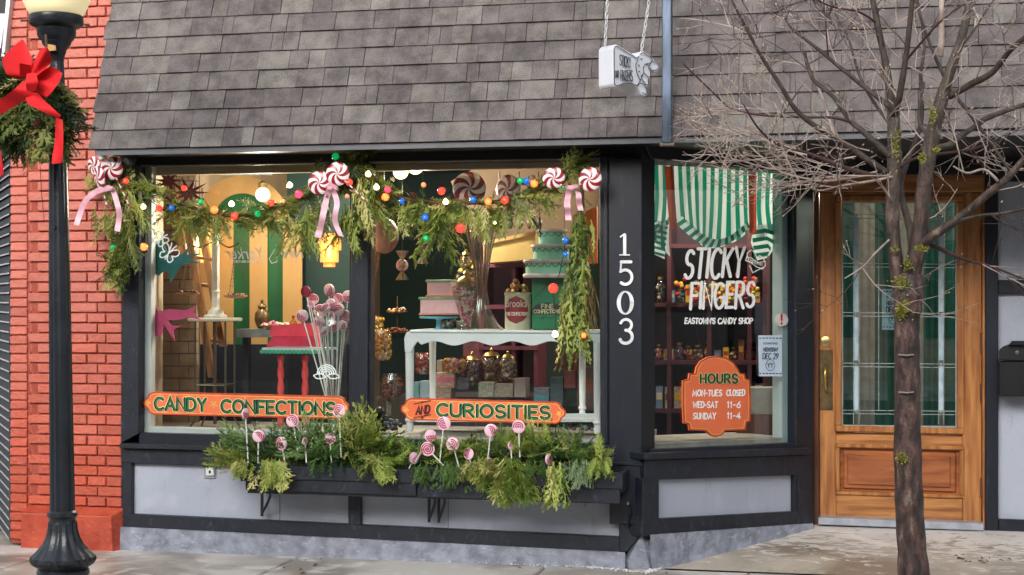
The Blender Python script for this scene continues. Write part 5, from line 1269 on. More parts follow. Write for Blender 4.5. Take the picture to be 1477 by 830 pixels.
# behind the door glass: panels coloured as the green wall and the reflection over it
t = thing('door_curtain', 'teal green and taupe striped panels behind the leaded door glass', 'curtain', at(1300, 620, YD + .5))
for (a, c, m_) in ((1200, 1232, mat('teal_panel', (50, 112, 104), .6)), (1232, 1262, mat('taupe_panel', (196, 190, 186), .6)), (1262, 1295, MATS['teal_panel']), (1295, 1332, MATS['taupe_panel']), (1332, 1355, MATS['teal_panel']), (1355, 1363, MATS['taupe_panel']), (1363, 1400, MATS['teal_panel'])):
    b = MB(); n = 8; vs = []; 
    pts = [at(a + (c - a) * i / n, 300, YD + .5) + V(0, .02 * math.sin(i * 2.1), 0) for i in range(n + 1)]
    lo = [V(q.x, q.y, .2) for q in pts]; hi = [V(q.x, q.y, 2.3) for q in pts]
    b.add(lo + hi, [(i, i + 1, i + n + 2, i + n + 1) for i in range(n)]); P('curtain_panel', b, translucent(m_, .5) if 'tl' not in m_ else m_, t, smooth=True); m_['tl'] = 1
lamp('globe_light', (2.3, YD + .34, 2.1), 14, (1, .9, .75))  # added lamp with no globe, brightens the panels behind the door
# ================================================================ painted signs and lettering
M_sor = mat('sign_orange', (232, 118, 74), .4, (224, 108, 66), 6); M_sedge = mat('sign_edge', (196, 60, 36), .45); M_sline = mat('sign_line', (246, 186, 92), .45)
M_lc = mat('letter_cream', (244, 226, 160), .45); M_lb = mat('letter_black', (14, 26, 20), .4); M_lg = mat('letter_green', (30, 130, 84), .4); M_lmar = mat('letter_maroon', (74, 20, 24), .45); M_lw = mat('letter_white', (246, 248, 247), .4, (244, 246, 245))
def inset(pts, d):
    n = len(pts); out = []; A = sum(pts[i][0] * pts[(i + 1) % n][1] - pts[(i + 1) % n][0] * pts[i][1] for i in range(n)); sg = 1 if A > 0 else -1
    for i in range(n):
        a = Vector(pts[i]) - Vector(pts[i - 1]); c = Vector(pts[(i + 1) % n]) - Vector(pts[i]); a.normalize(); c.normalize(); t = (a + c)
        t = t.normalized() if t.length > .2 else a; nn = Vector((-t.y, t.x)) * sg
        k = d / max(.6, abs(nn.dot(Vector((-a.y, a.x))))); out.append((pts[i][0] + nn.x * k, pts[i][1] + nn.y * k))
    return out
def signboard(t, out, proj, back, th=.012):
    b = MB(); b.prism([proj(u, v, 0) for u, v in out], back * th); o = P('board', b, M_sor, t)
    b = MB(); ribbon(b, [(q[0], q[1]) for q in inset(out, .9)] + [tuple(inset(out, .9)[0])], 1.7, proj, .0012); P('edge_paint', b, M_sedge, t)
    b = MB(); ribbon(b, inset(out, 3.2) + [inset(out, 3.2)[0]], 1.0, proj, .0016); P('border_line', b, M_sline, t)
def fancy(t, s, u, v, h, w, proj, rise=0, sp=.22, k=1.0):
    for nm, m, wd, lf, dx in (('letter_outline', M_lc, 6.2 * k, .002, -.3), ('letter_shade', M_lb, 4.2 * k, .004, -.2), ('letter_fill', M_lg, 1.7 * k, .0065, .7)):
        b = MB(); textpx(b, s, u, v, h, w, proj, wd, sp=sp, rise=rise, lift=lf, dx=dx); P(nm, b, m, t)
def flower(t, u, v, r, proj):
    b = MB()
    for i in range(5): a = math.radians(20 + i * 72); ribbon(b, [(u, v), (u + r * math.cos(a), v + r * math.sin(a))], 2.2, proj, .002 + .0002 * i)
    P('flower_mark', b, M_sline, t)
fp = facade_proj(.002)
t = px_thing('painted_sign', 'long orange sign lettered CANDY CONFECTIONS across the left window', 'sign', 355, 600, .004)
def signout(u0, u1, v0, v1, sl):
    f = lambda u, v: (u, v + sl * (u - u0)); m = (v0 + v1) / 2
    return [f(u0 + 14, v0), f(u1 - 14, v0), f(u1 - 8, v0 + 3), f(u1 - 6, v0 + 8), f(u1 - 1, m - 4), f(u1, m), f(u1 - 1, m + 4), f(u1 - 6, v1 - 8), f(u1 - 8, v1 - 3), f(u1 - 14, v1), f(u0 + 14, v1), f(u0 + 8, v1 - 3), f(u0 + 6, v1 - 8), f(u0 + 1, m + 4), f(u0, m), f(u0 + 1, m - 4), f(u0 + 6, v0 + 8), f(u0 + 8, v0 + 3)]
signboard(t, signout(207, 504, 565, 598, .024), fp, V(0, 1, 0))
fancy(t, 'CANDY', 224, 591, 17, 73, fp, .024); fancy(t, 'CONFECTIONS', 320, 594.5, 17, 163, fp, .024)
flower(t, 308, 584, 5, fp); flower(t, 214, 581, 3, fp); flower(t, 497, 589, 3, fp)
t = px_thing('painted_sign', 'orange sign lettered AND CURIOSITIES across the right window', 'sign', 700, 610, .004)
signboard(t, signout(578, 816, 574, 606, .026), fp, V(0, 1, 0))
fancy(t, 'CURIOSITIES', 631, 600, 17, 162, fp, .026)
b = MB(); textpx(b, 'AND', 600, 598, 11, 19, fp, 2.6, shear=.12, lift=.004, rise=-.12)
for dy in (-16, 4): ribbon(b, [(597, 599 + dy), (621, 594 + dy)], 1.2, fp, .0045)
for dy in (-18, 4.5): b.lathe([(.006, 0), (.006, .002)], at(609, 598 + dy, -.003), 6, (0, -1, 0))
P('and_lettering', b, M_lmar, t); flower(t, 586, 591, 3.2, fp); flower(t, 806, 597, 3.2, fp)
# side window lettering
spj = plane_proj(A_ + SN * (-.0188), SN)
t = thing('window_lettering', 'white hand drawn STICKY FINGERS shop name on the side window', 'lettering', S(1035, 448, -.012))
b = MB(); textpx(b, 'STICKY', 987, 402, 41, 83, spj, 4.7, sp=.24, shear=.10, jit=.05, rise=-.02); P('lettering_line', b, M_lw, t)
b = MB(); textpx(b, 'FINGERS', 996, 446, 37, 91, spj, 4.3, sp=.22, shear=.06, jit=.04, rise=-.03); P('lettering_line', b, M_lw, t)
b = MB(); textpx(b, "EASTOWN'S CANDY SHOP", 988, 467, 7.6, 97, spj, 1.9, sp=.2, shear=.08, rise=.0, jit=.03); P('small_lettering', b, M_lw, t)
t = thing('ice_cream_logo', 'white outlined ice cream cone emblem with a ribbon banner beside the shop name', 'emblem', S(1090, 392, -.012))
c5 = lambda pts: [(940 + x / 4.88, 330 + y / 4.88) for x, y in pts]
b = MB(); ribbon(b, c5([(672, 205), (675, 170), (700, 152), (722, 165), (738, 200)]), 1.5, spj); ribbon(b, c5([(738, 205), (760, 190), (785, 205), (795, 235)]), 1.5, spj, .0004); ribbon(b, c5([(690, 262), (712, 310), (790, 270)]), 1.5, spj, .0008)
ribbon(b, c5([(668, 200), (700, 205), (750, 240), (800, 230), (800, 262), (780, 285), (740, 270), (700, 240), (662, 225), (668, 200)]), 1.3, spj, .0012); P('outline', b, M_lw, t)
b = MB(); textpx(b, 'EASTOWN', 1079, 377, 4, 20, spj, .9, rise=.35, lift=.0016); P('banner_lettering', b, M_lw, t)
c6 = lambda pts: [(940 + x / 4.609, 480 + y / 4.609) for x, y in pts]
t = thing('hours_sign', 'orange shaped board of opening hours low on the side window', 'sign', S(1034, 628, -.01))
hp = plane_proj(A_ + SN * (-.006), SN)
out = c6([(290, 272), (298, 230), (325, 190), (370, 163), (430, 154), (495, 166), (545, 198), (575, 240), (587, 268), (620, 272), (627, 305), (655, 312), (660, 450), (658, 590), (632, 598), (625, 648), (490, 655), (470, 682), (430, 695), (390, 685), (360, 655), (252, 650), (245, 612), (212, 602), (206, 460), (207, 320), (245, 310), (252, 270)])
signboard(t, out, hp, -SN, .01)
fancy(t, 'HOURS', 1011, 552.5, 12.5, 53, hp, 0, .3, .72)
for s_, x0, x1, yb in (('MON-TUES', 273, 465, 421), ('CLOSED', 498, 618, 419), ('WED-SAT', 275, 437, 499), ('11-6', 502, 588, 498), ('SUNDAY', 276, 424, 574), ('11-4', 502, 588, 571)):
    b = MB(); textpx(b, s_, 940 + x0 / 4.609, 480 + yb / 4.609, 8.4, (x1 - x0) / 4.609, hp, 1.7, sp=.26, shear=.06, lift=.002, jit=.03); P('hours_lettering', b, M_lw, t)
M_paper = mat('notice_paper', (196, 214, 232), .6, (188, 206, 224), 8); M_ink = mat('blue_ink', (40, 54, 84), .5)
def notice(name, lab, q, proj, nrm, lines):
    c = proj(*q[3]); t = thing(name, lab, 'notice', c)
    b = MB(); b.prism([proj(u, v, 0) for u, v in q], nrm * -.002); P('sheet', b, M_paper, t)
    (x0, y0), (x1, y1) = q[0], q[2]; w = x1 - x0; b = MB()
    for yy in (y0 + 4, y1 - 4):
        for i in range(7): ribbon(b, [(x0 + w * (i + .3) / 7, yy), (x0 + w * (i + .75) / 7, yy)], 1.5, proj, .001)
    for s_, vy, h, wd, sw in lines: textpx(b, s_, x0 + (w - wd) / 2, y0 + vy, h, wd, proj, sw, shear=.1, lift=.001)
    ribbon(b, [(x0 + w / 2 + 6.5 * math.cos(a) * (1 + .05 * math.cos(6 * a)), y1 - 16 + 8 * math.sin(a)) for a in [2 * PI * i / 24 for i in range(25)]], .8, proj, .001)
    textpx(b, 'YY', x0 + w / 2 - 4, y1 - 13, 6, 8, proj, 1.2, lift=.001)
    P('print', b, M_ink, t)
npj = plane_proj(A_ + SN * (-.010), SN)
LN = [('STARTING', 13, 2.4, 20, .6), ('WEDNESDAY', 23, 5, 21, 1.0), ('DEC 29', 34, 8, 22, 1.3)]
notice('closing_notice', 'pale blue notice reading WEDNESDAY DEC 29 on the side window', [(1094, 484), (1128, 484), (1128, 543), (1095, 543)], npj, SN, LN)
notice('closing_notice', 'pale blue notice hung behind the door glass, partly covered by the tree trunk', [(1272, 417), (1306, 417), (1306, 476), (1272, 476)], facade_proj(YD + .06), V(0, -1, 0), LN)
t = thing('round_sticker', 'round white sticker with a red exclamation mark on the side window edge', 'sticker', S(1127, 471, -.01))
b = MB(); b.prism([npj(u, v, .004) for u, v in arcpx(1127.5, 461.5, 9.5, 0, 360, 24)[:-1]], -SN * .001); P('disc', b, mat('sticker', (222, 214, 214), .5), t)
b = MB(); ribbon(b, [(1127.5, 454), (1127.5, 462)], 2.6, npj, .006); ribbon(b, [(1127.5, 466), (1127.5, 467.5)], 2.6, npj, .006); P('mark', b, mat('sticker_red', (196, 30, 44), .5), t)
# mirror image of lettering on another window, drawn onto the left pane
gp = facade_proj(.016)
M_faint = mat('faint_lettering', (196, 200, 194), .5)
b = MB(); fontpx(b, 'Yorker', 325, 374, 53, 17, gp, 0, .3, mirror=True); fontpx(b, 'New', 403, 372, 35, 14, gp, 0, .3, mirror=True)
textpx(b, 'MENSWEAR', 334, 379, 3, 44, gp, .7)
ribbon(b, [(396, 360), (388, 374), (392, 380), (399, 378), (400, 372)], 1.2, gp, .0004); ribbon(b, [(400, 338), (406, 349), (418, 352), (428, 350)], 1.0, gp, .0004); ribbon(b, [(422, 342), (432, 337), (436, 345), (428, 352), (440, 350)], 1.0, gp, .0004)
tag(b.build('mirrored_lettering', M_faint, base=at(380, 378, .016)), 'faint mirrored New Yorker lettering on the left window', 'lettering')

# ================================================================ striped swag curtain in the side window
t = thing('striped_curtain', 'green and white striped swag curtain tied up with red straps in the side window', 'curtain', S(1035, 372, -.2))
M_cg = mat('curtain_green', (20, 138, 116), .7, (16, 128, 106), 4); M_cw = mat('curtain_white', (226, 240, 238), .7, (214, 232, 232), 4)
cpj = plane_proj(A_ + SN * (-.13), SN)
def swag(name, x0, x1, topf, botf, n, shiftf, start=0, dw=.0):
    rows = 14; b = MB(); colsn = n
    for c_ in range(colsn):
        vs = []
        for j in range(rows + 1):
            s = j / rows
            for e in (0, 1, 2):
                a = (c_ + e / 2) / colsn; u0 = x0 + (x1 - x0) * a; u = u0 + shiftf(a, s); tv = topf(u0); v = tv + (botf(a) - tv) * s
                dz = .012 * math.sin(a * colsn * 2.3 + s * 2.5) + .03 * s * math.sin(PI * a)
                vs.append(cpj(u, v, dz))
        fs = []; 
        for j in range(rows):
            for e in (0, 1): k = j * 3 + e; fs.append((k, k + 1, k + 4, k + 3))
        b.add(vs, fs, (c_ + start) % 2)
    return P(name, b, [M_cg, M_cw], t, smooth=True)
topf = lambda u: 238 + (u - 943) * .055
swag('swag_panel', 938, 967, topf, lambda a: 340 + 30 * a, 5, lambda a, s: 3 * math.sin(s * 5 + a) * s, 1)
swag('swag_panel', 972, 1084, topf, lambda a: 318 + 38 * math.sin(PI * min(1, max(0, a))) ** .8 + 5 * a, 19, lambda a, s: (s ** 2) * 5 * math.sin(a * 9) + (.5 - a) * 6 * s, 1)
swag('swag_panel', 1087, 1130, topf, lambda a: 346 - 20 * a, 7, lambda a, s: -4 * math.sin(s * 4) * s, 1)
def hem(pts, w, n, start=0):
    b = MB(); L = smoothpts([V(x, y, 0) for x, y in pts], 8)
    m = len(L) - 1
    for i in range(n):
        a, c = L[int(i * m / n)], L[int((i + 1) * m / n)]; d = (c - a); nn = V(-d.y, d.x, 0).normalized()
        q = [a - nn * w / 2, c - nn * w / 2, c + nn * w / 2, a + nn * w / 2]
        q2 = [a - nn * w / 2, c - nn * w / 2, c * .5 + a * .5, a * .5 + c * .5]
        b.add([cpj(p.x + (2 if k in (0, 1) else -2), p.y, .05 + (.02 if k in (0, 1) else 0)) for k, p in enumerate(q)], [(0, 1, 2, 3)], (i + start) % 2)
    P('gathered_hem', b, [M_cw, M_cg], t)
hem([(978, 316), (995, 332), (1012, 345), (1030, 351), (1050, 347), (1066, 336), (1080, 324)], 11, 24)
hem([(943, 322), (950, 330), (962, 322), (967, 314)], 9, 8)
swag('falling_end', 941, 965, lambda u: 318, lambda a: 366 + 8 * a, 1, lambda a, s: -4 * s * (a * 1.6), 1)
b = MB()
for i in range(6): 
    v0 = 322 + i * 8; b.poly([cpj(941, v0, .04), cpj(963 - i * .8, v0 + 5, .04), cpj(963 - i * .8, v0 + 9, .04), cpj(941, v0 + 4, .04)])
P('cross_stripe', b, M_cg, t)
b = MB()
b.add([cpj(1087, 326, .03), cpj(1126, 322, .03), cpj(1122, 350, .03), cpj(1108, 372, .03), cpj(1092, 376, .03), cpj(1083, 350, .03)], [(0, 1, 2, 3, 4, 5)]); P('falling_end', b, M_cw, t)
b = MB()
for i in range(4):
    v0 = 333 + i * 11; b.poly([cpj(1084 + i, v0, .038), cpj(1104 + i * 2, v0 - 3, .038), cpj(1122 - i * 5, v0 + 3, .038), cpj(1121 - i * 5, v0 + 8, .038), cpj(1104 + i * 2, v0 + 3, .038), cpj(1085 + i, v0 + 6, .038)])
P('cross_stripe', b, M_cg, t)
translucent(M_cg, .55); translucent(M_cw, .55)
M_strap = translucent(mat('rust_strap', (214, 84, 58), .6), .6)
for q in ([(958, 240), (970, 240), (977, 328), (966, 330)], [(1079, 247), (1091, 248), (1091, 338), (1081, 336)]):
    b = MB(); b.poly([cpj(u, v, .07) for u, v in q]); P('strap', b, M_strap, t)

# ================================================================ steel post, hanging hand sign, small fittings
t = thing('steel_post', 'blue grey steel post standing up from the eave in front of the shingles', 'post', at(963, 208, -.42))
p0, p1 = at(963, 207, -.42), at(962, -60, -.42); w = 14 * mpp(963, -.42)
b = MB(); b.box((p0 + p1) / 2, (w, w, (p1 - p0).length)); o = P('tube', b, mat('blue_steel', (98, 112, 132), .42, (68, 78, 92), 7, metal=.55, stretch=(3, 3, .6)), t); md = o.modifiers.new('b', 'BEVEL'); md.width = .006; md.segments = 2
b = MB(); b.box(at(963, 209, -.42), (w * 1.5, w * 1.2, .014)); P('base_plate', b, M_steel, t)
c7 = lambda pts: [(860 + x / 6.918, 40 + y / 6.918) for x, y in pts]
sd_ = V(.64, .77, 0); sn_ = V(.77, -.64, 0); sp_ = at(885, 95, -1.05); hpj = plane_proj(sp_, sn_)
t = thing('hand_sign', 'white cut-out pointing hand shop sign hanging on two chains', 'sign', hpj(905, 128))
out = c7([(168, 215), (175, 185), (200, 165), (300, 225), (402, 288), (440, 250), (475, 235), (520, 265), (560, 300), (580, 325), (625, 355), (640, 390), (630, 425), (595, 447), (548, 432), (545, 500), (520, 520), (528, 560), (515, 585), (505, 600), (520, 640), (505, 680), (485, 692), (455, 672), (425, 625), (395, 590), (350, 562), (280, 562), (200, 598), (180, 590), (168, 560)])
b = MB(); b.prism([hpj(u, v) for u, v in out], -sn_ * .115); M_signw = mat('sign_white', (206, 208, 216), .4, (196, 200, 210), 5); o = P('hand_board', b, M_signw, t); md = o.modifiers.new('b', 'BEVEL'); md.width = .006; md.segments = 2; md.limit_method = 'ANGLE'
b = MB(); L = [c7([(178, 215), (190, 190), (215, 190), (400, 305), (425, 290), (395, 370), (405, 450), (440, 530), (410, 580), (350, 556), (280, 556), (205, 584), (182, 565), (178, 215)]),
     c7([(440, 262), (475, 250), (545, 300), (560, 322), (545, 352), (490, 365), (470, 400), (475, 450), (440, 525)]), c7([(490, 365), (530, 380), (545, 352), (560, 330), (615, 360), (628, 395), (612, 422), (560, 430), (530, 395)]),
     c7([(475, 450), (520, 495), (540, 495), (545, 440), (520, 400)]), c7([(455, 515), (500, 575), (522, 565), (520, 520)]), c7([(405, 585), (440, 555), (480, 570), (510, 640), (490, 672), (460, 650)])]
for i, l in enumerate(L): ribbon(b, l, 1.2, hpj, .008 + .0004 * i)
P('ink_outline', b, mat('sign_ink', (30, 34, 46), .5), t)
b = MB(); textpx(b, 'STICKY', 894, 94, 15, 16, hpj, 1.1, rise=.28, sp=.12, lift=.008); textpx(b, 'FINGERS', 895.5, 117, 15.5, 17, hpj, 1.1, rise=.03, sp=.12, lift=.008)
textpx(b, 'CANDY', 887.5, 112, 10, 5, hpj, .6, lift=.008)
for (x, y) in ((452, 315), (425, 380), (430, 440), (455, 480)): ribbon(b, c7([(x - 8, y - 8), (x + 8, y + 8)]), .8, hpj, .008); ribbon(b, c7([(x - 8, y + 8), (x + 8, y - 8)]), .8, hpj, .0085)
P('ink_lettering', b, MATS['sign_ink'], t)
def chain(q0, q1, n, parent, m, r=.011, w=.0028):
    q0, q1 = Vector(q0), Vector(q1); d = (q1 - q0); L = d.length / n; dn = d.normalized(); a1 = dn.orthogonal().normalized(); a2 = dn.cross(a1)
    for i in range(n):
        c = q0 + d * ((i + .5) / n); ax = a1 if i % 2 else a2; b = MB()
        pts = [c + ax * r * .62 * math.cos(a) + dn * L * .66 * math.sin(a) for a in [2 * PI * j / 10 for j in range(11)]]; b.tube(pts, w, 5); P('chain_link', b, m, parent)
M_chain = mat('white_chain', (206, 206, 210), .4, metal=.2)
ct = thing('sign_chain', 'left white chain holding the hand sign', 'chain', hpj(880, 60)); q = hpj(882, 64) - sn_ * .05; chain(q, at(878, -30, q.y), 12, ct, M_chain)
ct = thing('sign_chain', 'right white chain holding the hand sign, nearer the steel post', 'chain', hpj(932, 70)); q = hpj(934, 76) - sn_ * .05; chain(q, at(941, -30, q.y), 14, ct, M_chain)
# outlet, mailbox
t = px_thing('outdoor_outlet', 'small grey weatherproof outlet on the grey panel left of the window box', 'outlet', 302, 691, -.02)
b = MB(); pxprism(b, rect(294, 673, 311, 691), -.02, .02); o = P('box', b, mat('outlet_grey', (150, 152, 156), .5), t); md = o.modifiers.new('b', 'BEVEL'); md.width = .004
b = MB(); pxprism(b, rect(297, 675, 308, 686), -.035, .015); P('cover', b, M_white, t)
b = MB(); pxprism(b, rect(301, 679, 304, 683), -.037, .003); P('socket_mark', b, M_lb, t)
t = px_thing('mailbox', 'black metal wall mailbox with a domed lid right of the door', 'mailbox', 1465, 572, YD - .03); MY = YD - .13
M_mb = mat('mailbox_black', (30, 32, 36), .38, (22, 24, 28), 8, metal=.2)
b = MB(); pxprism(b, [(1441, 521), (1512, 521), (1512, 573), (1441, 572)], MY, .13); o = P('body', b, M_mb, t); md = o.modifiers.new('b', 'BEVEL'); md.width = .006
b = MB(); b.prism([at(1440, 520, MY - .015), at(1440, 506, MY - .01), at(1446, 500, MY + .04), at(1452, 497, MY + .1), at(1452, 520, MY + .1)], (at(1514, 520, MY).x - at(1440, 520, MY).x, 0, 0)); o = P('lid', b, M_mb, t); md = o.modifiers.new('b', 'BEVEL'); md.width = .004
b = MB(); pxprism(b, [(1455, 498), (1460, 492), (1480, 492), (1486, 498)], MY + .05, .05); P('lid_hump', b, M_mb, t)
b = MB(); b.lathe([(.013, 0), (.013, .008), (.006, .009)], at(1467, 509, MY - .015), 14, (0, -1, 0)); P('lock', b, M_steel, t)
b = MB(); pxprism(b, rect(1442, 503, 1510, 518), MY - .019, .006); P('front_flap', b, mat('flap', (44, 47, 52), .35, metal=.3), t)
t = px_thing('screw_eye', 'steel screw eye under the header at the right end of the garland', 'hook', 832, 226, -.06)
b = MB(); q = at(832, 219, -.06); b.tube([at(832, 208, -.06), q + V(0, 0, .008)], .003, 6); b.tube([q + V(.011 * math.cos(a), 0, .011 * math.sin(a) - .01) for a in [2 * PI * i / 12 for i in range(13)]], .003, 6); P('eye', b, M_steel, t)
t = px_thing('porcelain_knob', 'white porcelain insulator knob under the left end of the eave', 'knob', 147, 232, -.18)
b = MB(); b.lathe([(.012, 0), (.02, .006), (.02, .018), (.012, .022), (.022, .03), (.022, .045), (.01, .05)], at(147, 232, -.18), 16); P('knob', b, M_white, t, smooth=.7)

# ================================================================ window box
BY = -.34
wb = px_thing('window_box', 'long black wooden window box fixed under the shop windows', 'window box', 620, 720, BY)
def wbp(name, pts, Y, d, m=M_blackworn, bev=.003):
    b = MB(); pxprism(b, pts, Y, d); o = P(name, b, m, wb)
    if bev: md = o.modifiers.new('b', 'BEVEL'); md.width = bev; md.segments = 1
    return o
wbp('front_board', [(344, 670), (898, 684), (898, 706), (344, 690)], BY, .022)
wbp('lower_board', [(354, 688), (600, 696), (600, 716), (354, 707)], BY + .012, .024)
wbp('lower_board', [(609, 696), (894, 704), (894, 727), (609, 717)], BY + .012, .024)
wbp('joint_block', [(599, 694), (610, 694), (610, 716), (599, 715)], BY + .03, .02)
p0, p1 = at(345, 670, BY), at(897, 684, BY)
for x in (p0.x + .012, p1.x - .012):
    b = MB(); b.box((x, BY + .14, p0.z - .05 if x < -1 else p1.z - .05), (.024, .24, .1)); P('end_board', b, M_blackworn, wb)
b = MB(); b.box(((p0.x + p1.x) / 2, BY + .15, p0.z - .16), (p1.x - p0.x - .08, .24, .02)); P('bottom_board', b, M_blackworn, wb)
b = MB(); b.prism([V(p0.x + .03, BY + .02, p0.z - .02), V(p1.x - .03, BY + .02, p1.z - .02), V(p1.x - .03, BY + .27, p1.z - .02), V(p0.x + .03, BY + .27, p0.z - .02)], (0, 0, -.03)); P('liner', b, mat('moss_liner', (96, 106, 70), .9, (60, 66, 40), 30), wb)
for u in (378, 619, 633, 905):
    vt = 706 + (u - 354) * .036; k = mpp(u, -.1); b = MB(); c = at(u, vt, BY + .05)
    b.tube([c + V(0, .02, 0), at(u, vt + 4, -.1) + V(0, .04, 0)], .008, 4); b.tube(smoothpts([c + V(0, .02, -.005), c + V(0, .13, -.045), at(u, vt + 34, -.065)], 5), .008, 6); b.tube([at(u, vt, -.06), at(u, vt + 38, -.06)], .010, 4); P('bracket', b, M_black, wb)

# ================================================================ evergreen sprigs
def vadd(b, pts, fs, tone): b.add(pts, fs, tone=tone)
def cedar(seed, L=1.0, wide=.30, droop=.25):
    """flat cedar spray along +X, local units"""
    rr = random.Random(seed); V_, F_ = [], []
    def strip(p, d, l, w, curl):
        n = 4; side = V(-d.y, d.x, 0); k = len(V_)
        for i in range(n + 1):
            s = i / n; q = p + d * l * s + V(0, 0, -curl * s * s * l) + side * (.06 * l * math.sin(s * 5 + seed)); ww = w * (1 - s * .75) * (1.25 if i % 2 else .8)
            V_.append(q + side * ww + V(0, 0, w * .25 * (i % 2))); V_.append(q - side * ww)
        for i in range(n): a = k + 2 * i; F_.append((a, a + 1, a + 3, a + 2))
    strip(V(0, 0, 0), V(1, 0, 0), L, .030, droop)
    n = 10
    for i in range(1, n):
        s = i / n; sg = 1 if i % 2 else -1; base = V(L * s, 0, -droop * s * s * L); a = math.radians(rr.uniform(28, 52)) * sg
        l = wide * L * (1.1 - s * .75) * rr.uniform(.8, 1.2) * 1.5; d = V(math.cos(a), math.sin(a), rr.uniform(-.15, .15)).normalized()
        strip(base, d, l, .034, .3)
        for j in range(3):
            a2 = a + math.radians(rr.uniform(25, 45)) * (1 if j % 2 else -1); q = base + d * l * (.25 + .22 * j)
            strip(q, V(math.cos(a2), math.sin(a2), rr.uniform(-.2, .2)).normalized(), l * .45, .028, .3)
    return V_, F_
def fir(seed, L=1.0, nl=.11, n=46, flat=.35):
    rr = random.Random(seed); V_, F_ = [], []
    def axis(p, d, l, n):
        k = len(V_); side = d.orthogonal().normalized(); up = d.cross(side)
        for s in (0, 1):
            for a in (side, up, -side): V_.append(p + d * l * s + a * .010)
        F_.extend([(k, k + 1, k + 4, k + 3), (k + 1, k + 2, k + 5, k + 4)])
        for i in range(n):
            s = (i + .5) / n; th = rr.uniform(0, 2 * PI); o = (side * math.cos(th) + up * math.sin(th) * flat * 2).normalized()
            q = p + d * l * s; e = q + (o * .75 + d * .65).normalized() * nl * rr.uniform(.7, 1.1) * (1.1 - .4 * s); w = d.cross(o).normalized() * .014
            k = len(V_); V_.extend([q + w, q - w, e - w * .3, e + w * .5]); F_.append((k, k + 1, k + 2, k + 3))
    axis(V(0, 0, 0), V(1, 0, -.1).normalized(), L, n)
    for i in range(4):
        a = math.radians(rr.uniform(28, 50)) * (1 if i % 2 else -1); axis(V(L * (.18 + .17 * i), 0, 0), V(math.cos(a), math.sin(a), rr.uniform(-.1, .1)).normalized(), L * .42 * (1 - i * .1), n // 2)
    return V_, F_
CED = [cedar(i) for i in range(6)]; FIR = [fir(i) for i in range(4)]; PIN = [fir(10 + i, nl=.30, n=60, flat=.5) for i in range(3)]; THN = [cedar(20 + i, wide=.14, droop=.1) for i in range(4)]
def frame(d, roll):
    d = Vector(d).normalized(); s = d.cross(V(0, 0, 1)); s = s.normalized() if s.length > .05 else V(1, 0, 0); up = s.cross(d)
    s2 = s * math.cos(roll) + up * math.sin(roll); up2 = s2.cross(d) * -1
    return d, s2, up2
def put(b, tpl, p, d, L, roll, tone, W=None):
    V_, F_ = tpl; d, s, u = frame(d, roll); p = Vector(p); W = W or L
    b.add([p + d * q.x * L + s * q.y * W + u * q.z * L for q in V_], F_, tone=tone)
M_ced = leaf_mat('cedar_green', [(34, 46, 24), (72, 92, 40), (112, 128, 54), (146, 154, 74), (182, 176, 112)])
M_fir = leaf_mat('fir_green', [(38, 62, 30), (66, 100, 48), (98, 132, 66), (126, 154, 96), (160, 178, 140)])
M_bush = leaf_mat('box_green', [(40, 60, 28), (76, 106, 42), (116, 140, 56), (152, 162, 80), (196, 188, 124)])
M_twigb = mat('brown_stem', (92, 66, 44), .8)
def garland(name, label, path, rad, n, droopL, seed, Y=-.14, down=.8, hang=(), tail=False):
    rr = random.Random(seed); t = thing(name, label, 'garland', at(path[0][0], path[0][1], Y))
    L = smoothpts([at(u, v, Y) for u, v in path], 6)
    b = MB(); b.tube(L, .012, 6); P('stem', b, M_twigb, t)
    b = MB(); m = len(L) - 1
    for i in range(n):
        s = rr.uniform(0, m - 1e-3); k = int(s); p = L[k].lerp(L[k + 1], s - k); tg = (L[k + 1] - L[k]).normalized()
        a = rr.uniform(0, 2 * PI); o = V(0, math.sin(a), math.cos(a)) * rr.uniform(0, rad); o.x = rr.uniform(-.02, .02)
        d = tg * rr.choice([-1, 1, 1]) * rr.uniform(.1, .9) + V(rr.uniform(-.35, .35), rr.uniform(-.55, .25), -down * rr.uniform(.0, 1.4) + .22)
        l = rr.uniform(.6, 1.15) * droopL
        kind = rr.random(); tn = min(1, max(0, rr.gauss(.52, .25)))
        tpl = rr.choice(CED) if kind < .72 else rr.choice(FIR) if kind < .88 else rr.choice(THN)
        put(b, tpl, p + o, d, l, rr.uniform(-1.2, 1.2), tn, l * rr.uniform(.7, 1.0))
    for (u, v, du, ln, cnt) in hang:      # longer hanging fronds measured in the photo
        for j in range(cnt):
            p = at(u + rr.uniform(-du, du), v + rr.uniform(-6, 6), Y - rr.uniform(-.02, .07)); l = ln * mpp(u, Y) * rr.uniform(.6, 1.05)
            put(b, rr.choice(THN if tail else CED), p, V(rr.uniform(-.28, .28) * (.5 if tail else 1), rr.uniform(-.15, .05), -1), l, rr.uniform(-.7, .7), min(1, max(0, rr.gauss(.5 if tail else .62, .2))), l * rr.uniform(.45, .7))
    P('foliage', b, M_ced, t)
    return t
garland('evergreen_garland', 'left end of the garland, feathery cedar hanging down beside the brick pier', [(150, 236), (168, 262), (178, 300), (180, 345), (176, 380)], .05, 70, .20, 1, hang=[(180, 345, 14, 60, 14), (150, 300, 20, 55, 8), (140, 255, 14, 34, 6), (176, 250, 10, 60, 8), (196, 280, 12, 60, 8), (165, 385, 10, 34, 6)])
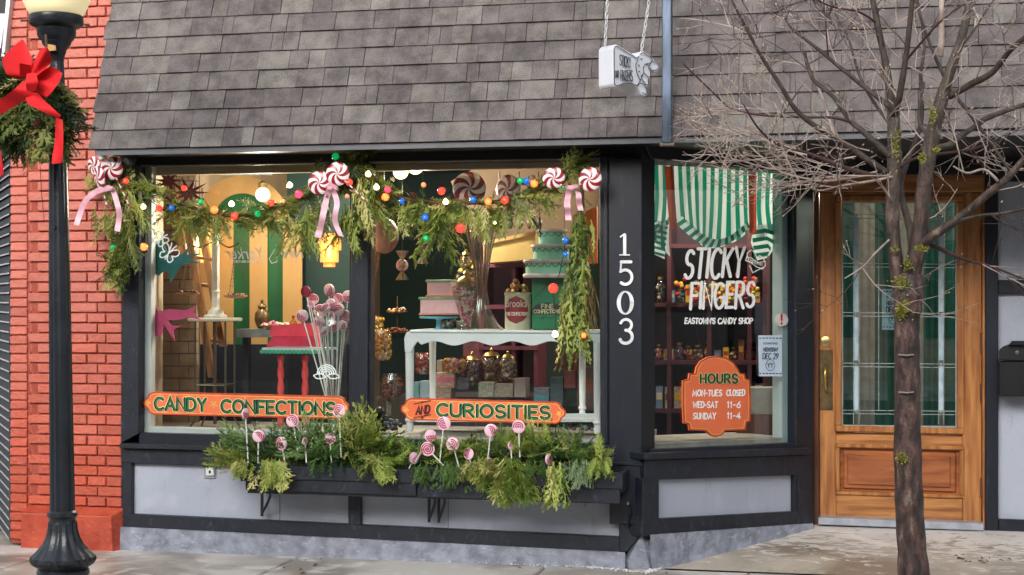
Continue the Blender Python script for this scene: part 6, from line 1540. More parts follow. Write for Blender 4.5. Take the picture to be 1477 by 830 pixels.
garland('evergreen_garland', 'cedar garland looped across the left window below the gold arch', [(176, 236), (205, 262), (245, 288), (300, 306), (350, 312), (400, 300), (440, 284), (472, 262), (508, 232)], .048, 165, .155, 2,
        hang=[(276, 300, 12, 58, 12), (305, 310, 18, 44, 10), (345, 318, 25, 30, 8), (400, 310, 18, 36, 8), (440, 300, 16, 78, 14), (470, 290, 10, 66, 8), (500, 300, 8, 74, 8), (380, 318, 20, 28, 6)])
garland('evergreen_garland', 'cedar garland looped across the right window above the white table', [(514, 228), (532, 250), (570, 282), (615, 292), (660, 292), (710, 292), (760, 282), (800, 262), (832, 236)], .048, 170, .155, 3,
        hang=[(527, 262, 10, 84, 14), (545, 262, 8, 76, 8), (590, 292, 16, 56, 12), (615, 300, 12, 60, 10), (637, 300, 8, 92, 8), (668, 300, 16, 50, 8), (700, 300, 14, 50, 8), (745, 298, 20, 46, 10), (790, 278, 10, 40, 6), (722, 300, 14, 46, 8)])
garland('evergreen_garland', 'long cedar tail hanging down at the right end of the right window', [(834, 236), (840, 280), (838, 330), (832, 380), (828, 430), (822, 480)], .016, 34, .11, 4, down=1.6, tail=True,
        hang=[(838, 310, 9, 90, 16), (834, 370, 11, 90, 20), (830, 425, 12, 90, 26), (818, 450, 9, 92, 12), (846, 320, 8, 66, 6), (842, 470, 10, 60, 6), (808, 415, 6, 50, 3)])
garland('evergreen_sprig', 'small cedar tuft above the middle peppermints, under the eave', [(500, 226), (515, 218), (530, 216)], .02, 16, .10, 5, Y=-.2)

# ---- bow ribbons and strips
def strip(b, pts, Ys, wd, mi=0):
    """cloth strip: centre (u,v), half width vector (du,dv) in photo pixels, own depth"""
    vs = []
    for (u, v, du, dv), Y in zip(pts, Ys): vs += [at(u - du, v - dv, Y), at(u + du, v + dv, Y + wd)]
    b.add(vs, [(2 * i, 2 * i + 1, 2 * i + 3, 2 * i + 2) for i in range(len(pts) - 1)], mi)
def smooth4(pts, k=4):
    A = smoothpts([V(p[0], p[1], 0) for p in pts], k); B = smoothpts([V(p[2], p[3], 0) for p in pts], k); return [(a.x, a.y, c.x, c.y) for a, c in zip(A, B)]
def ribbon_tail(parent, pts, Y, m, name='ribbon_tail', amp=.02):
    q = smooth4(pts); b = MB(); strip(b, q, [Y + amp * math.sin(i * .8) for i in range(len(q))], .004); o = P(name, b, m, parent, smooth=True); return o
M_rib = mat('pink_ribbon', (226, 178, 190), .45, (206, 152, 168), 14, sheen=.3)
# ---- peppermint swirl discs
M_pr = mat('peppermint_red', (150, 20, 40), .3, (132, 14, 32), 10, coat=.5); M_pw = mat('peppermint_white', (234, 228, 228), .3, (224, 216, 218), 10, coat=.5)
def pep_mesh(n=6, seg=72, rings=9):
    b = MB(); b.v = []; vs = []
    prof = [(0, .20), (.12, .20), (.3, .19), (.5, .17), (.7, .14), (.85, .10), (.96, .04), (1.0, -.02), (.94, -.10), (.5, -.14), (0, -.14)]
    for i, (r, h) in enumerate(prof):
        tw = 1.15 * r
        for k in range(seg): th = 2 * PI * k / seg + tw; vs.append(V(r * math.cos(th), -h, r * math.sin(th)))
    b.v = [tuple(p) for p in vs]; b.t = [.5] * len(vs)
    for i in range(len(prof) - 1):
        for k in range(seg):
            a, c, d, e = i * seg + k, i * seg + (k + 1) % seg, (i + 1) * seg + (k + 1) % seg, (i + 1) * seg + k
            b.f.append((a, c, d, e)); b.m.append(int(k / (seg / (2 * n))) % 2)
    return b
PEP = {}
def peppermint(label, u, v, r, Y, yaw=0, pitch=0, stick=None, group='peppermint swirl discs on the garland'):
    t = thing('peppermint_disc', label, 'ornament', at(u, v, Y), group)
    if 'm' not in PEP: PEP['m'] = pep_mesh().build('candy', [M_pr, M_pw], None, smooth=True); o = PEP['m']
    else: o = dup(PEP['m'])
    o.parent = t; o.location = (0, 0, 0); o.rotation_euler = (pitch, R.uniform(0, 3), yaw); k = mpp(u, Y) * r; o.scale = (k, k, k)
    if stick:
        b = MB(); p1 = at(stick[0], stick[1], Y); p0 = at(u, v, Y); 
        n = 10
        for i in range(n): b.mi = i % 2; b.tube([p0.lerp(p1, i / n), p0.lerp(p1, (i + 1) / n)], .004, 6)
        b.mi = 0; b.build('striped_stick', [M_pw, M_pr], t)
PY = -.24
peppermint('peppermint disc at the left garland end, upper right of three', 161, 243, 17, PY, .1, stick=(188, 300))
peppermint('peppermint disc at the left garland end, lowest of three', 143, 256, 17, PY - .03, -.2, .5, stick=(155, 300))
peppermint('peppermint disc at the left garland end, mostly hidden behind its two neighbours', 136, 240, 14, PY + .03, -.3, .2)
peppermint('left peppermint disc of the pair on the mullion', 461, 264, 17.5, PY, .05, stick=(478, 285))
peppermint('right and higher peppermint disc of the pair on the mullion', 487, 251, 17.5, PY - .02, .1, stick=(530, 292))
peppermint('left peppermint disc of the pair at the right garland end', 799, 257, 16, PY, .15, stick=(815, 272))
peppermint('rightmost peppermint disc, beside the number pillar', 851, 259, 17.5, PY, -.1, stick=(820, 275))
peppermint('large peppermint disc hanging inside the right window above the crystal vase', 677, 272, 24, .2, .3, group='big peppermint discs hanging inside the window')
peppermint('large peppermint disc inside the right window, mostly hidden by the garland', 733, 274, 22, .3, -.4, group='big peppermint discs hanging inside the window')
for nm, lab, knots, tails in (('pink_ribbon_bow', 'pale pink ribbon tied under the left peppermints', (160, 272), [[(160, 271, 2, 4), (140, 276, 1, 4), (122, 292, 3, 3), (110, 325, 4, 1)], [(161, 270, 4, 0), (168, 290, 4, 0), (172, 310, 4, 0), (169, 334, 4, 1)]]),
        ('pink_ribbon_bow', 'pale pink ribbon tied under the middle peppermints', (476, 272), [[(474, 274, 4, 0), (468, 300, 4.5, 0), (463, 325, 4.5, 0), (458, 343, 5, 1)], [(480, 274, 4, 0), (486, 292, 4, 0), (483, 318, 4, 0), (492, 341, 4, 1)], [(470, 272, 0, 3), (478, 268, 1, 4), (488, 273, 0, 3)]]),
        ('pink_ribbon_bow', 'pale pink ribbon tied under the right peppermints', (824, 272), [[(821, 274, 4, 0), (818, 292, 4.5, 0), (819, 305, 4.5, 0), (820, 318, 4.5, 0)], [(826, 273, 2, 3), (834, 278, 4, 1), (835, 292, 4, 0), (838, 304, 4, 0)], [(815, 271, 0, 2), (826, 270, 0, 3), (836, 268, 0, 2)]])):
    t = thing(nm, lab, 'ribbon', at(knots[0], knots[1], PY - .05))
    for q in tails: ribbon_tail(t, q, PY - .06, M_rib)
    b = MB(); b.ball(at(knots[0], knots[1], PY - .06), .014, 8, 6, sc=(1.3, .8, 1)); P('knot', b, M_rib, t)

# ---- string of coloured bulbs
BC = {'r': ((235, 30, 30), .8), 'o': ((250, 80, 36), 1.1), 'w': ((255, 226, 160), 2.2), 'b': ((20, 90, 180), .28), 'g': ((10, 150, 80), .32), 'k': ((240, 40, 70), .8), 'd': ((214, 140, 90), .4)}
CN = {'r': 'red', 'o': 'orange red', 'w': 'warm white', 'b': 'blue', 'g': 'green', 'k': 'pink red', 'd': 'dim amber'}
def bulb_mat(c):
    nm = 'bulb_' + c
    if nm in MATS: return MATS[nm]
    m = mat(nm, BC[c][0], .2, tuple(int(x * .9) for x in BC[c][0]), 10, emit=BC[c][0], estr=BC[c][1]); n, l = m.node_tree.nodes, m.node_tree.links
    lw = n.new('ShaderNodeLayerWeight'); lw.inputs['Blend'].default_value = .45; mr = n.new('ShaderNodeMapRange'); mr.inputs[3].default_value = BC[c][1] * 1.9; mr.inputs[4].default_value = BC[c][1] * .45
    l.new(lw.outputs['Facing'], mr.inputs[0]); l.new(mr.outputs[0], n['Principled BSDF'].inputs['Emission Strength'])
    if c in 'rok': n['Principled BSDF'].inputs['Emission Color'].default_value = rgb({'r': (255, 60, 46), 'o': (255, 110, 50), 'k': (255, 60, 84)}[c])
    return m
M_sock = mat('bulb_socket', (26, 44, 30), .6)
def lights(label, items, Y=-.22):
    t = thing('string_lights', label, 'string lights', at(items[0][1], items[0][2], Y)); pts = []; rr = random.Random(len(items))
    for c, u, v, r in items:
        p = at(u, v, Y + rr.uniform(-.02, .02)); k = mpp(u, Y); d = V(rr.uniform(-.8, .8), -.75, rr.uniform(-.6, .8)).normalized()
        if c == 'w': d = V(rr.uniform(-.2, .2), -.3, 1).normalized()
        b = MB(); prof = [(.35, -.75), (.75, -.5), (1.0, -.05), (.92, .4), (.6, .85), (.25, 1.2), (0, 1.32)]
        r = r * .9; b.lathe([(a * r * k, h * r * k) for a, h in prof], p, 14, d); o = P('bulb', b, bulb_mat(c), t, smooth=True, label=CN[c] + ' bulb')
        b = MB(); b.lathe([(.42 * r * k, -1.5 * r * k), (.42 * r * k, -.7 * r * k)], p, 8, d); P('socket', b, M_sock, t)
        pts.append(p - d * r * k * 1.4)
    b = MB(); q = []
    for i, p in enumerate(pts):
        q.append(p)
        if i < len(pts) - 1: q.append(p.lerp(pts[i + 1], .5) + V(0, .02, -.02))
    b.tube(smoothpts(q, 4), .0022, 4); P('wire', b, M_sock, t)
lights('string lights along the left garland', [('g', 163, 357, 5), ('o', 208, 357, 6.5), ('w', 207, 299, 4.5), ('r', 182, 261, 5), ('r', 230, 301, 5.5), ('b', 248, 300, 5), ('r', 266, 272, 5), ('g', 290, 291, 5), ('o', 309, 303, 6.5), ('w', 334, 295, 5), ('r', 338, 312, 6), ('g', 372, 309, 6), ('r', 392, 293, 5.5), ('d', 408, 290, 4), ('w', 418, 268, 5), ('k', 431, 281, 6.5), ('g', 484, 226, 6.5), ('r', 504, 263, 6), ('d', 501, 283, 4)])
lights('string lights along the right garland and down its tail', [('w', 531, 252, 5), ('w', 543, 271, 5), ('k', 559, 274, 5.5), ('o', 556, 285, 6.5), ('b', 580, 291, 5), ('d', 611, 267, 4.5), ('b', 613, 314, 6.5), ('g', 614, 344, 6), ('r', 637, 276, 6.5), ('w', 643, 292, 5), ('b', 683, 288, 5.5), ('r', 664, 330, 8), ('o', 704, 291, 6), ('r', 728, 289, 6.5), ('w', 714, 322, 2.4), ('g', 750, 261, 5.5), ('b', 759, 262, 6), ('o', 771, 265, 6.5), ('g', 813, 272, 3.5), ('b', 816, 347, 5.5), ('b', 815, 367, 4.5), ('r', 798, 416, 8), ('w', 801, 483, 5.5), ('o', 842, 484, 4.5)])

# ================================================================ greenery and lollipops in the window box
def bunch(label, cat, u, v, L, n, kind, dirs, seed, Y=-.27, mats=None, tone=.5, spread=.06, name='cut_greenery'):
    rr = random.Random(seed); t = at(u, v, Y); b = MB(); k = mpp(u, Y); tp = {'c': CED, 'f': FIR, 'p': PIN, 't': THN}[kind]
    for i in range(int(n * 2.6)):
        du, dv = rr.choice(dirs); d = V(du + rr.uniform(-.35, .35), rr.uniform(-.7, .25), dv + rr.uniform(-.3, .3)); l = L * k * rr.uniform(.45, 1.0)
        put(b, rr.choice(tp), t + V(rr.uniform(-spread, spread), rr.uniform(-.06, .06), rr.uniform(-.02, .02)), d, l, rr.uniform(-1.0, 1.0), min(1, max(0, rr.gauss(tone, .18))), l * rr.uniform(.6, .95))
    o = b.build(name, mats or M_bush, base=t); tag(o, label, cat, 'cut evergreens in the window box'); return o
UPR, UPL, UP, RT, LF, DN = (.9, .35), (-.9, .35), (.1, .8), (1, -.05), (-1, -.05), (.1, -.9)
BN = [('feathery olive cedar spilling left over the end of the window box', 358, 672, 46, 14, 'c', [LF, (-.9, -.3), (-.7, .3)], 1, .7), ('long olive cedar fronds drooping over the box front near its left end', 392, 668, 44, 14, 'c', [DN, (-.3, -1), (.3, -.8)], 2, .72),
 ('blue green fir sprigs standing at the left end of the box', 362, 655, 54, 9, 'f', [UPL, (-.5, .8), LF], 3, .55), ('dark fir sprigs behind the pair of left lollipops', 420, 662, 52, 12, 'f', [UP, UPR, UPL], 4, .3),
 ('tall soft green fir mass under the end of the confections sign', 468, 660, 66, 18, 'f', [UP, UPL, UPR], 5, .6), ('broad yellow green arborvitae spray leaning over the box centre left', 520, 652, 62, 16, 'c', [(.5, .4), (.3, -.5), (.7, .0), (0, .8)], 6, .62),
 ('flat arborvitae fan above the box rim, next to the broad spray', 545, 668, 46, 10, 'c', [(.3, -.6), (.8, .1), (.6, -.3)], 7, .5), ('dark dense fir in the middle of the box under the mullion', 500, 648, 52, 12, 'f', [UP, UPR], 8, .2),
 ('dark sprigs left of the cluster of four lollipops', 585, 664, 36, 12, 'f', [UPL, LF, UP], 9, .3), ('light olive cedar standing in front of the curiosities sign left end', 628, 664, 40, 14, 'c', [UPR, UPL, RT], 10, .6),
 ('bright green cedar behind the round lollipops of the middle', 662, 662, 44, 16, 'c', [UPR, RT, UPL], 11, .58), ('blue green fir sprigs drooping over the front below the middle lollipops', 640, 680, 44, 12, 'f', [DN, (-.5, -.6), (.5, -.6)], 12, .45),
 ('pale yellow pine tassels spilling over the rim at the centre right', 690, 672, 40, 10, 'p', [(-.4, -.3), (.4, -.3), LF], 13, .7), ('long pale pine bundle hanging over the front right of centre', 735, 672, 56, 14, 'p', [DN, (-.2, -1), (.3, -.9)], 14, .7),
 ('olive cedar mass under the right end of the curiosities sign', 752, 660, 44, 16, 'c', [UP, UPR, UPL], 15, .62), ('brown tipped juniper standing right of the sign', 782, 652, 44, 12, 't', [UP, UPR], 16, .75), ('dark green fir at the right part of the box', 812, 662, 48, 14, 'f', [UPR, UP, UPL], 17, .35),
 ('thin weeping cedar fronds hanging far below the box at the right', 806, 690, 56, 8, 't', [DN, (-.1, -1)], 18, .7), ('bluish rounded fir tips drooping near the right end', 836, 672, 38, 12, 'f', [(.2, -.6), (.6, -.2), DN], 19, .85), ('light green cedar fan at the right end beside the pillar', 846, 668, 34, 14, 'c', [UPR, UP, UPL, (.3, -.3)], 20, .6),
 ('short dark filler sprigs along the back left of the box', 440, 672, 34, 16, 'f', [UP, UPR, LF], 21, .2), ('short dark filler sprigs along the back right of the box', 700, 668, 36, 18, 'f', [UP, UPR, LF], 22, .25)]
for lab, u, v, L, n, kd, dr, sd2, tone in BN:
    n = int(n * 1.6); v -= 6; L *= 1.05
    bunch(lab, 'greenery', u, v, L, n, kd, dr, sd2, mats=M_fir if kd == 'f' else M_bush, tone=tone, spread=.35 if sd2 > 20 else .11)
DR = [('olive cedar curtain drooping over the box front near the left end', 400, 664, 708, 'c', 16, 12, .7), ('feathery cedar ends hanging left of the box end', 345, 664, 690, 'c', 12, 9, .72), ('arborvitae tips hanging just left of the box centre', 550, 660, 696, 'c', 16, 12, .6),
 ('fir tips hanging over the box joint', 606, 668, 698, 'f', 12, 10, .5), ('blue green fir tips over the rim right of the joint', 650, 668, 700, 'f', 18, 14, .6), ('pale pine tassel hanging over the rim, the left one of two', 695, 660, 696, 'p', 10, 10, .68), ('long pale pine tassel reaching the bottom edge of the box', 738, 660, 722, 'p', 12, 10, .66),
 ('fir tips over the rim between the long tassel and the weeping cedar', 772, 664, 694, 'f', 14, 12, .4), ('yellow green weeping cedar reaching well under the box', 802, 668, 738, 't', 8, 12, .72), ('blue grey fir tips hanging near the right end', 838, 664, 704, 'f', 14, 14, .95), ('small cedar tips over the right end of the rim', 866, 660, 688, 'c', 12, 10, .6),
 ('dark fir tips over the rim between the drooping cedar and arborvitae', 470, 664, 684, 'f', 26, 14, .35)]
for i, (lab, u, vt, vb, kd, du, n, tone) in enumerate(DR):
    rr = random.Random(90 + i); b = MB(); k = mpp(u, BY); tp = {'c': CED, 'f': FIR, 'p': PIN, 't': THN}[kd]
    for j in range(int(n * 1.5)):
        L = (vb - vt) * k * rr.uniform(.6, 1.1); p = at(u + rr.uniform(-du, du), vt + rr.uniform(-3, 6), BY - rr.uniform(.01, .05))
        put(b, rr.choice(tp), p, V(rr.uniform(-.35, .35), -rr.uniform(.05, .4), -1), L, rr.uniform(-.6, .6), min(1, max(0, rr.gauss(tone, .15))), L * rr.uniform(.6, .9))
    tag(b.build('cut_greenery', M_fir if kd == 'f' else M_bush, base=at(u, vt, BY)), lab, 'greenery', 'cut evergreens in the window box')
BL = [(354, 597, 8, 1.25, 'edge-on lollipop leaning at the far left of the box, tallest there', (358, 668)), (373, 629, 9, .2, 'lollipop low at the left end of the box', (372, 668)), (406, 640, 10, -.2, 'lollipop left of centre of the left half, level with the low ones', (412, 672)), (422, 607, 9.5, .1, 'lollipop raised on a bare stick between two low ones in the left half', (431, 660)),
      (440, 637, 6, 1.2, 'narrow edge-on lollipop half sunk in greenery in the left half', (442, 668)), (476, 633, 8.5, .3, 'lollipop with darker swirl in the middle of the tall fir', (478, 668)), (489, 593, 10, .1, 'high lollipop overlapping the end of the confections sign', (492, 660)),
      (640, 611, 10, .3, 'lollipop just under the letter C of the curiosities sign', (634, 668)), (621, 629, 9, .6, 'upper left lollipop of the close trio on crossed sticks', (598, 668)), (617, 648, 10.5, .1, 'big round lollipop at the centre of the close trio', (640, 672)), (597, 661, 8.5, .8, 'lowest left lollipop of the close trio', (590, 676)),
      (653, 641, 10, -.1, 'lollipop right of the close trio', (662, 674)), (676, 655, 8.5, -.2, 'lollipop half buried in pale pine tassels', (680, 676)), (708, 621, 9.5, .2, 'lollipop on a long stick in the centre right', (703, 668)), (705, 667, 7, 1.1, 'small edge-on lollipop below the long stick one', (704, 684)),
      (748, 616, 9.5, 0, 'lollipop standing under the letters TI of the curiosities sign', (750, 660)), (737, 643, 6, 1.0, 'tiny edge-on lollipop above the hanging pine bundle', (738, 668)), (792, 663, 8.5, 1.15, 'edge-on lollipop at the right end of the box', (790, 684))]
for u, v, r, yaw, lab, ft in BL: lolly('pink swirl ' + lab, u, v, r, -.36, ft, yaw, group='lollipops in the window box')
# ================================================================ lamp post with wreath and bow
LY = -1.65
t = thing('street_lamp', 'black fluted street lamp with a cream globe in front of the brick pier', 'street lamp', at_z(91, 875, -.02) if False else V(at(91, 800, LY).x, LY, 0))
M_post = mat('post_black', (20, 25, 32), .32, (30, 36, 44), 9, bump=.2, bscale=60, spec=.6); k = mpp(88, LY)
def LP(u, v): return at(u, v, LY)
def shaft(name, prof, n=48, flute=0, fd=0.0, m=None):
    """profile of (v, half width px); axis leans slightly as in the photo"""
    b = MB(); vs = []
    for v, hw in prof:
        u = 82 + (v - 90) * .0125; c = LP(u, v)
        for i in range(n):
            th = 2 * PI * i / n; rr = hw * k * (1 + fd * math.cos(flute * th)) if flute else hw * k
            vs.append(c + V(rr * math.cos(th), rr * math.sin(th), 0))
    m_ = len(prof); fs = [(i * n + j, (i + 1) * n + j, (i + 1) * n + (j + 1) % n, i * n + (j + 1) % n) for i in range(m_ - 1) for j in range(n)]
    fs += [tuple(range(n)), tuple((m_ - 1) * n + j for j in range(n - 1, -1, -1))]
    b.add(vs, fs); return P(name, b, m or M_post, t, smooth=.6)
shaft('shaft', [(88, 9.5), (200, 12), (400, 14.5), (600, 16), (738, 17)], 60, 12, .045)
shaft('collar', [(736, 18), (739, 21), (744, 21.5), (747, 19), (750, 18.5), (754, 19.5)])
shaft('flared_base', [(752, 19), (765, 20.5), (775, 23), (785, 28), (795, 36), (801, 42), (804, 44.5)], 72, 14, .05)
shaft('base_ring', [(803, 45.5), (808, 46), (813, 43), (818, 35), (820, 34)], 60, 30, .02)
shaft('foot', [(819, 34), (822, 37), (828, 37), (831, 33), (836, 42), (850, 46), (875, 47)])
shaft('neck', [(44, 20), (56, 22), (64, 20), (72, 14), (84, 10.5), (90, 9.8)])
shaft('fitter_ring', [(22, 36), (24, 38), (34, 38.5), (37, 37), (42, 27), (44, 20)], 48)
shaft('fitter_cup', [(36, 28), (52, 27), (57, 24), (60, 21)])
b = MB(); c = LP(81, -40); vs = []
prof = [(36, 24), (42, 14), (48, 0), (52, -20), (54, -45), (52, -75), (42, -105), (24, -125), (0, -130)]
b.lathe([(r * k, (-v) * k) for r, v in prof], LP(81, 0), 40); P('globe', b, mat('cream_globe', (232, 220, 180), .3, (214, 204, 166), 3, emit=(255, 236, 180), estr=.25, stretch=(1, 1, 2)), t, smooth=True)
for u0, u1, v in ((40, 31, 30), (122, 128, 36)):
    b = MB(); p = LP(u0, v); b.tube([p, LP(u1, v)], .005, 6); b.ball(LP(u1, v), .007, 8, 5); P('thumb_screw', b, M_steel, t)
b = MB(); b.lathe([(.012, 0), (.012, .006)], LP(85, 328) + V(0, -.055, 0), 10, (0, -1, 0)); P('bolt', b, M_post, t)
b = MB(); b.prism([LP(76, 66) + V(0, -.07, 0), LP(90, 69) + V(0, -.07, 0), LP(91, 76) + V(0, -.07, 0), LP(78, 77) + V(0, -.07, 0)], (0, .003, 0)); P('tan_tape', b, mat('tan_tape', (186, 146, 84), .6), t)
# greenery bundle on the post
WY = LY - .16; rr = random.Random(21); wt = thing('post_greenery', 'drooping evergreen swag with pine cones tied to the lamp post under the red bow', 'wreath', at(45, 150, WY))
b = MB()
for i in range(210):
    u0, v0 = 50 + rr.gauss(0, 16), 120 + rr.uniform(-20, 44); a = rr.uniform(-1, 1)
    d = V(a * .85, rr.uniform(-.35, .15), -rr.uniform(.5, 1.0)); L = rr.uniform(.2, .34); tp = rr.choice(CED if rr.random() < .6 else FIR)
    put(b, tp, at(u0, v0, WY + rr.uniform(-.07, .1)), d, L, rr.uniform(-1, 1), min(1, max(0, rr.gauss(.5, .24))), L * .8)
for i in range(22):
    d = V(rr.uniform(-1, .2), rr.uniform(-.3, .2), rr.uniform(-.2, .5)); put(b, rr.choice(FIR), at(30, 130, WY), d, .2, rr.uniform(-1, 1), .3)
P('foliage', b, leaf_mat('wreath_green', [(26, 44, 24), (50, 74, 36), (84, 100, 48), (124, 128, 66), (156, 146, 88)]), wt)
M_cone = mat('pine_cone', (96, 52, 38), .7, (64, 32, 24), 30)
for (u, v, r) in ((54, 178, 6.5), (58, 207, 8.5), (47, 196, 6)):
    b = MB(); c = at(u, v, WY - .13); kk = r * mpp(u, WY)
    for j in range(7):
        z = (j - 3) / 3.2; rad = kk * math.sqrt(max(.05, 1 - z * z * .8))
        for i in range(9):
            a = 2 * PI * i / 9 + j * .5; q = c + V(rad * math.cos(a), rad * math.sin(a), z * kk * 1.1); b.ball(q, kk * .26, 5, 3, sc=(1, 1, .6))
    P('pine_cone', b, M_cone, wt)
b = MB()
for i in range(26):
    u, v = rr.uniform(18, 44), rr.uniform(146, 186); c = at(u, v, WY - .12); d = V(rr.uniform(-1, 1), -.5, rr.uniform(-1, .4)).normalized(); s = d.orthogonal().normalized(); l = .028
    b.add([c, c + d * l * .5 + s * .010, c + d * l, c + d * l * .5 - s * .010], [(0, 1, 2, 3)])
P('pale_leaf', b, mat('pale_leaf', (170, 164, 116), .6, (140, 134, 88), 20), wt)
b = MB(); b.tube(smoothpts([at(66, 50, WY), at(67, 80, WY - .02), at(60, 110, WY), at(52, 170, WY - .1), at(57, 200, WY - .1)], 4), .006, 5); b.tube([at(58, 240, WY - .05), at(60, 280, WY), at(64, 320, WY)], .0018, 4); P('twig', b, M_twigb, wt)
# red bow
M_bow = mat('red_velvet', (214, 10, 22), .75, (196, 6, 16), 8, bump=.1, bscale=300)
bw = thing('red_bow', 'large bright red ribbon bow with tails tied to the lamp post', 'bow', at(52, 115, WY - .16)); RY = WY - .2
def bowstrip(name, pts, Ys, th=.002):
    q = smooth4(pts, 5); yy = smoothpts([V(y, 0, 0) for y in Ys], 5); b = MB(); strip(b, q, [p.x for p in yy], .0); o = P(name, b, M_bow, bw, smooth=True); md = o.modifiers.new('s', 'SOLIDIFY'); md.thickness = .003; return o
def bowface(name, faces, pts):
    b = MB(); b.add([at(u, v, RY + y) for u, v, y in pts], faces); o = P(name, b, M_bow, bw)
    md = o.modifiers.new('b', 'SUBSURF'); md.subdivision_type = 'SIMPLE'; md.levels = 2; md.render_levels = 2
    tx = o.modifiers.new('s', 'SMOOTH'); tx.factor = .5; tx.iterations = 2; o.data.polygons.foreach_set('use_smooth', [True] * len(o.data.polygons)); return o
bowface('loop', [(0, 1, 2), (0, 2, 3), (0, 3, 4), (0, 4, 5), (0, 5, 6)], [(44, 112, -.03), (26, 116, -.02), (8, 108, -.09), (0, 84, -.10), (33, 52, .0), (48, 88, -.02), (49, 104, .03)])
bowface('loop_inner', [(0, 1, 2, 3)], [(27, 90, -.13), (46, 94, -.06), (46, 108, -.04), (28, 113, -.07)])
bowface('loop', [(0, 1, 2), (0, 2, 3), (0, 3, 4), (0, 4, 5)], [(44, 112, -.05), (46, 96, .02), (58, 70, -.06), (70, 66, -.10), (77, 88, -.02), (60, 106, -.06)])
bowface('loop', [(0, 1, 2), (0, 2, 3), (0, 3, 4), (0, 4, 5), (0, 5, 6)], [(42, 118, -.07), (60, 104, -.12), (74, 94, -.06), (93, 105, -.02), (84, 124, -.10), (68, 142, -.08), (50, 130, -.03)])
bowface('loop_back', [(0, 1, 2, 3)], [(56, 126, -.02), (84, 122, .02), (68, 143, -.05), (58, 138, -.02)])
bowface('tail', [(0, 1, 2, 3), (3, 2, 4, 5), (5, 4, 6, 7)], [(34, 116, -.06), (54, 116, -.09), (50, 138, -.08), (20, 128, -.12), (26, 152, -.03), (2, 142, -.08), (-20, 178, -.06), (-20, 152, -.10)])
bowface('tail', [(0, 1, 2, 3), (3, 2, 4, 5)], [(34, 138, -.05), (54, 132, -.10), (66, 146, -.05), (40, 152, -.12), (90, 168, -.10), (84, 172, -.04)])
bowface('tail', [(0, 1, 2, 3), (3, 2, 4, 5)], [(80, 168, -.08), (91, 172, -.05), (92, 206, -.09), (79, 200, -.04), (91, 236, -.05), (73, 239, -.08)])
bowface('tail', [(0, 1, 2, 3)], [(-20, 190, -.05), (-4, 190, -.08), (7, 252, -.04), (-4, 262, -.07)])
bowface('knot', [(0, 1, 2, 3), (3, 2, 4, 5)], [(38, 106, -.10), (52, 104, -.12), (56, 118, -.15), (36, 120, -.14), (52, 132, -.10), (38, 132, -.09)])

# ================================================================ bare street tree
TY = -2.1
tree = thing('bare_tree', 'bare winter tree with mossy trunk standing in front of the shop door', 'tree', at_z(1318, 905, -.02) if False else V(at(1318, 900, TY).x, TY, 0))
def bark_mat():
    m = bpy.data.materials.new('bark'); m.use_nodes = True; n, l = m.node_tree.nodes, m.node_tree.links; b = n['Principled BSDF']
    g = n.new('ShaderNodeNewGeometry'); mp = n.new('ShaderNodeMapping'); mp.inputs['Scale'].default_value = (1, 1, .35); l.new(g.outputs['Position'], mp.inputs[0])
    nz = n.new('ShaderNodeTexNoise'); nz.inputs['Scale'].default_value = 34; nz.inputs['Detail'].default_value = 8; l.new(mp.outputs[0], nz.inputs[0])
    n2 = n.new('ShaderNodeTexNoise'); n2.inputs['Scale'].default_value = 120; n2.inputs['Detail'].default_value = 3; l.new(g.outputs['Position'], n2.inputs[0])
    cr = n.new('ShaderNodeValToRGB'); e = cr.color_ramp.elements; e.new(.5); e.new(.7)
    for i, (p, c) in enumerate(((.32, (30, 24, 24)), (.47, (64, 50, 46)), (.58, (92, 66, 60)), (.72, (128, 114, 100)))): e[i].position = p; e[i].color = rgb(c)
    l.new(nz.outputs[0], cr.inputs[0])
    sx = n.new('ShaderNodeSeparateXYZ'); l.new(g.outputs['Position'], sx.inputs[0]); mr = n.new('ShaderNodeMapRange'); mr.inputs[1].default_value = 1.7; mr.inputs[2].default_value = 2.3; l.new(sx.outputs['Z'], mr.inputs[0])
    mx = n.new('ShaderNodeMix'); mx.data_type = 'RGBA'; mx.inputs[7].default_value = rgb((84, 78, 68)); l.new(cr.outputs[0], mx.inputs[6])
    mm = n.new('ShaderNodeMath'); mm.operation = 'MULTIPLY'; mm.inputs[1].default_value = .7; l.new(mr.outputs[0], mm.inputs[0]); l.new(mm.outputs[0], mx.inputs[0])
    m3 = n.new('ShaderNodeMix'); m3.data_type = 'RGBA'; m3.inputs[7].default_value = rgb((40, 30, 30)); r3 = n.new('ShaderNodeMapRange'); r3.inputs[1].default_value = .55; r3.inputs[2].default_value = .66; r3.inputs[4].default_value = .75; l.new(n2.outputs[0], r3.inputs[0]); l.new(r3.outputs[0], m3.inputs[0]); l.new(mx.outputs[2], m3.inputs[6])
    l.new(m3.outputs[2], b.inputs['Base Color']); b.inputs['Roughness'].default_value = .6
    bp = n.new('ShaderNodeBump'); bp.inputs['Strength'].default_value = .9; bp.inputs['Distance'].default_value = .02; l.new(nz.outputs[0], bp.inputs['Height']); l.new(bp.outputs[0], b.inputs['Normal'])
    MATS['bark'] = m; return m
M_bark = bark_mat(); M_limb = mat('limb_bark', (78, 66, 58), .7, (50, 41, 36), 20, bump=.5, bscale=80); M_twig = mat('pale_twig', (178, 164, 154), .7, (128, 110, 102), 14); M_twigd = mat('dark_twig', (80, 56, 52), .7, (54, 36, 36), 14)
tr = random.Random(33)
NODES = []
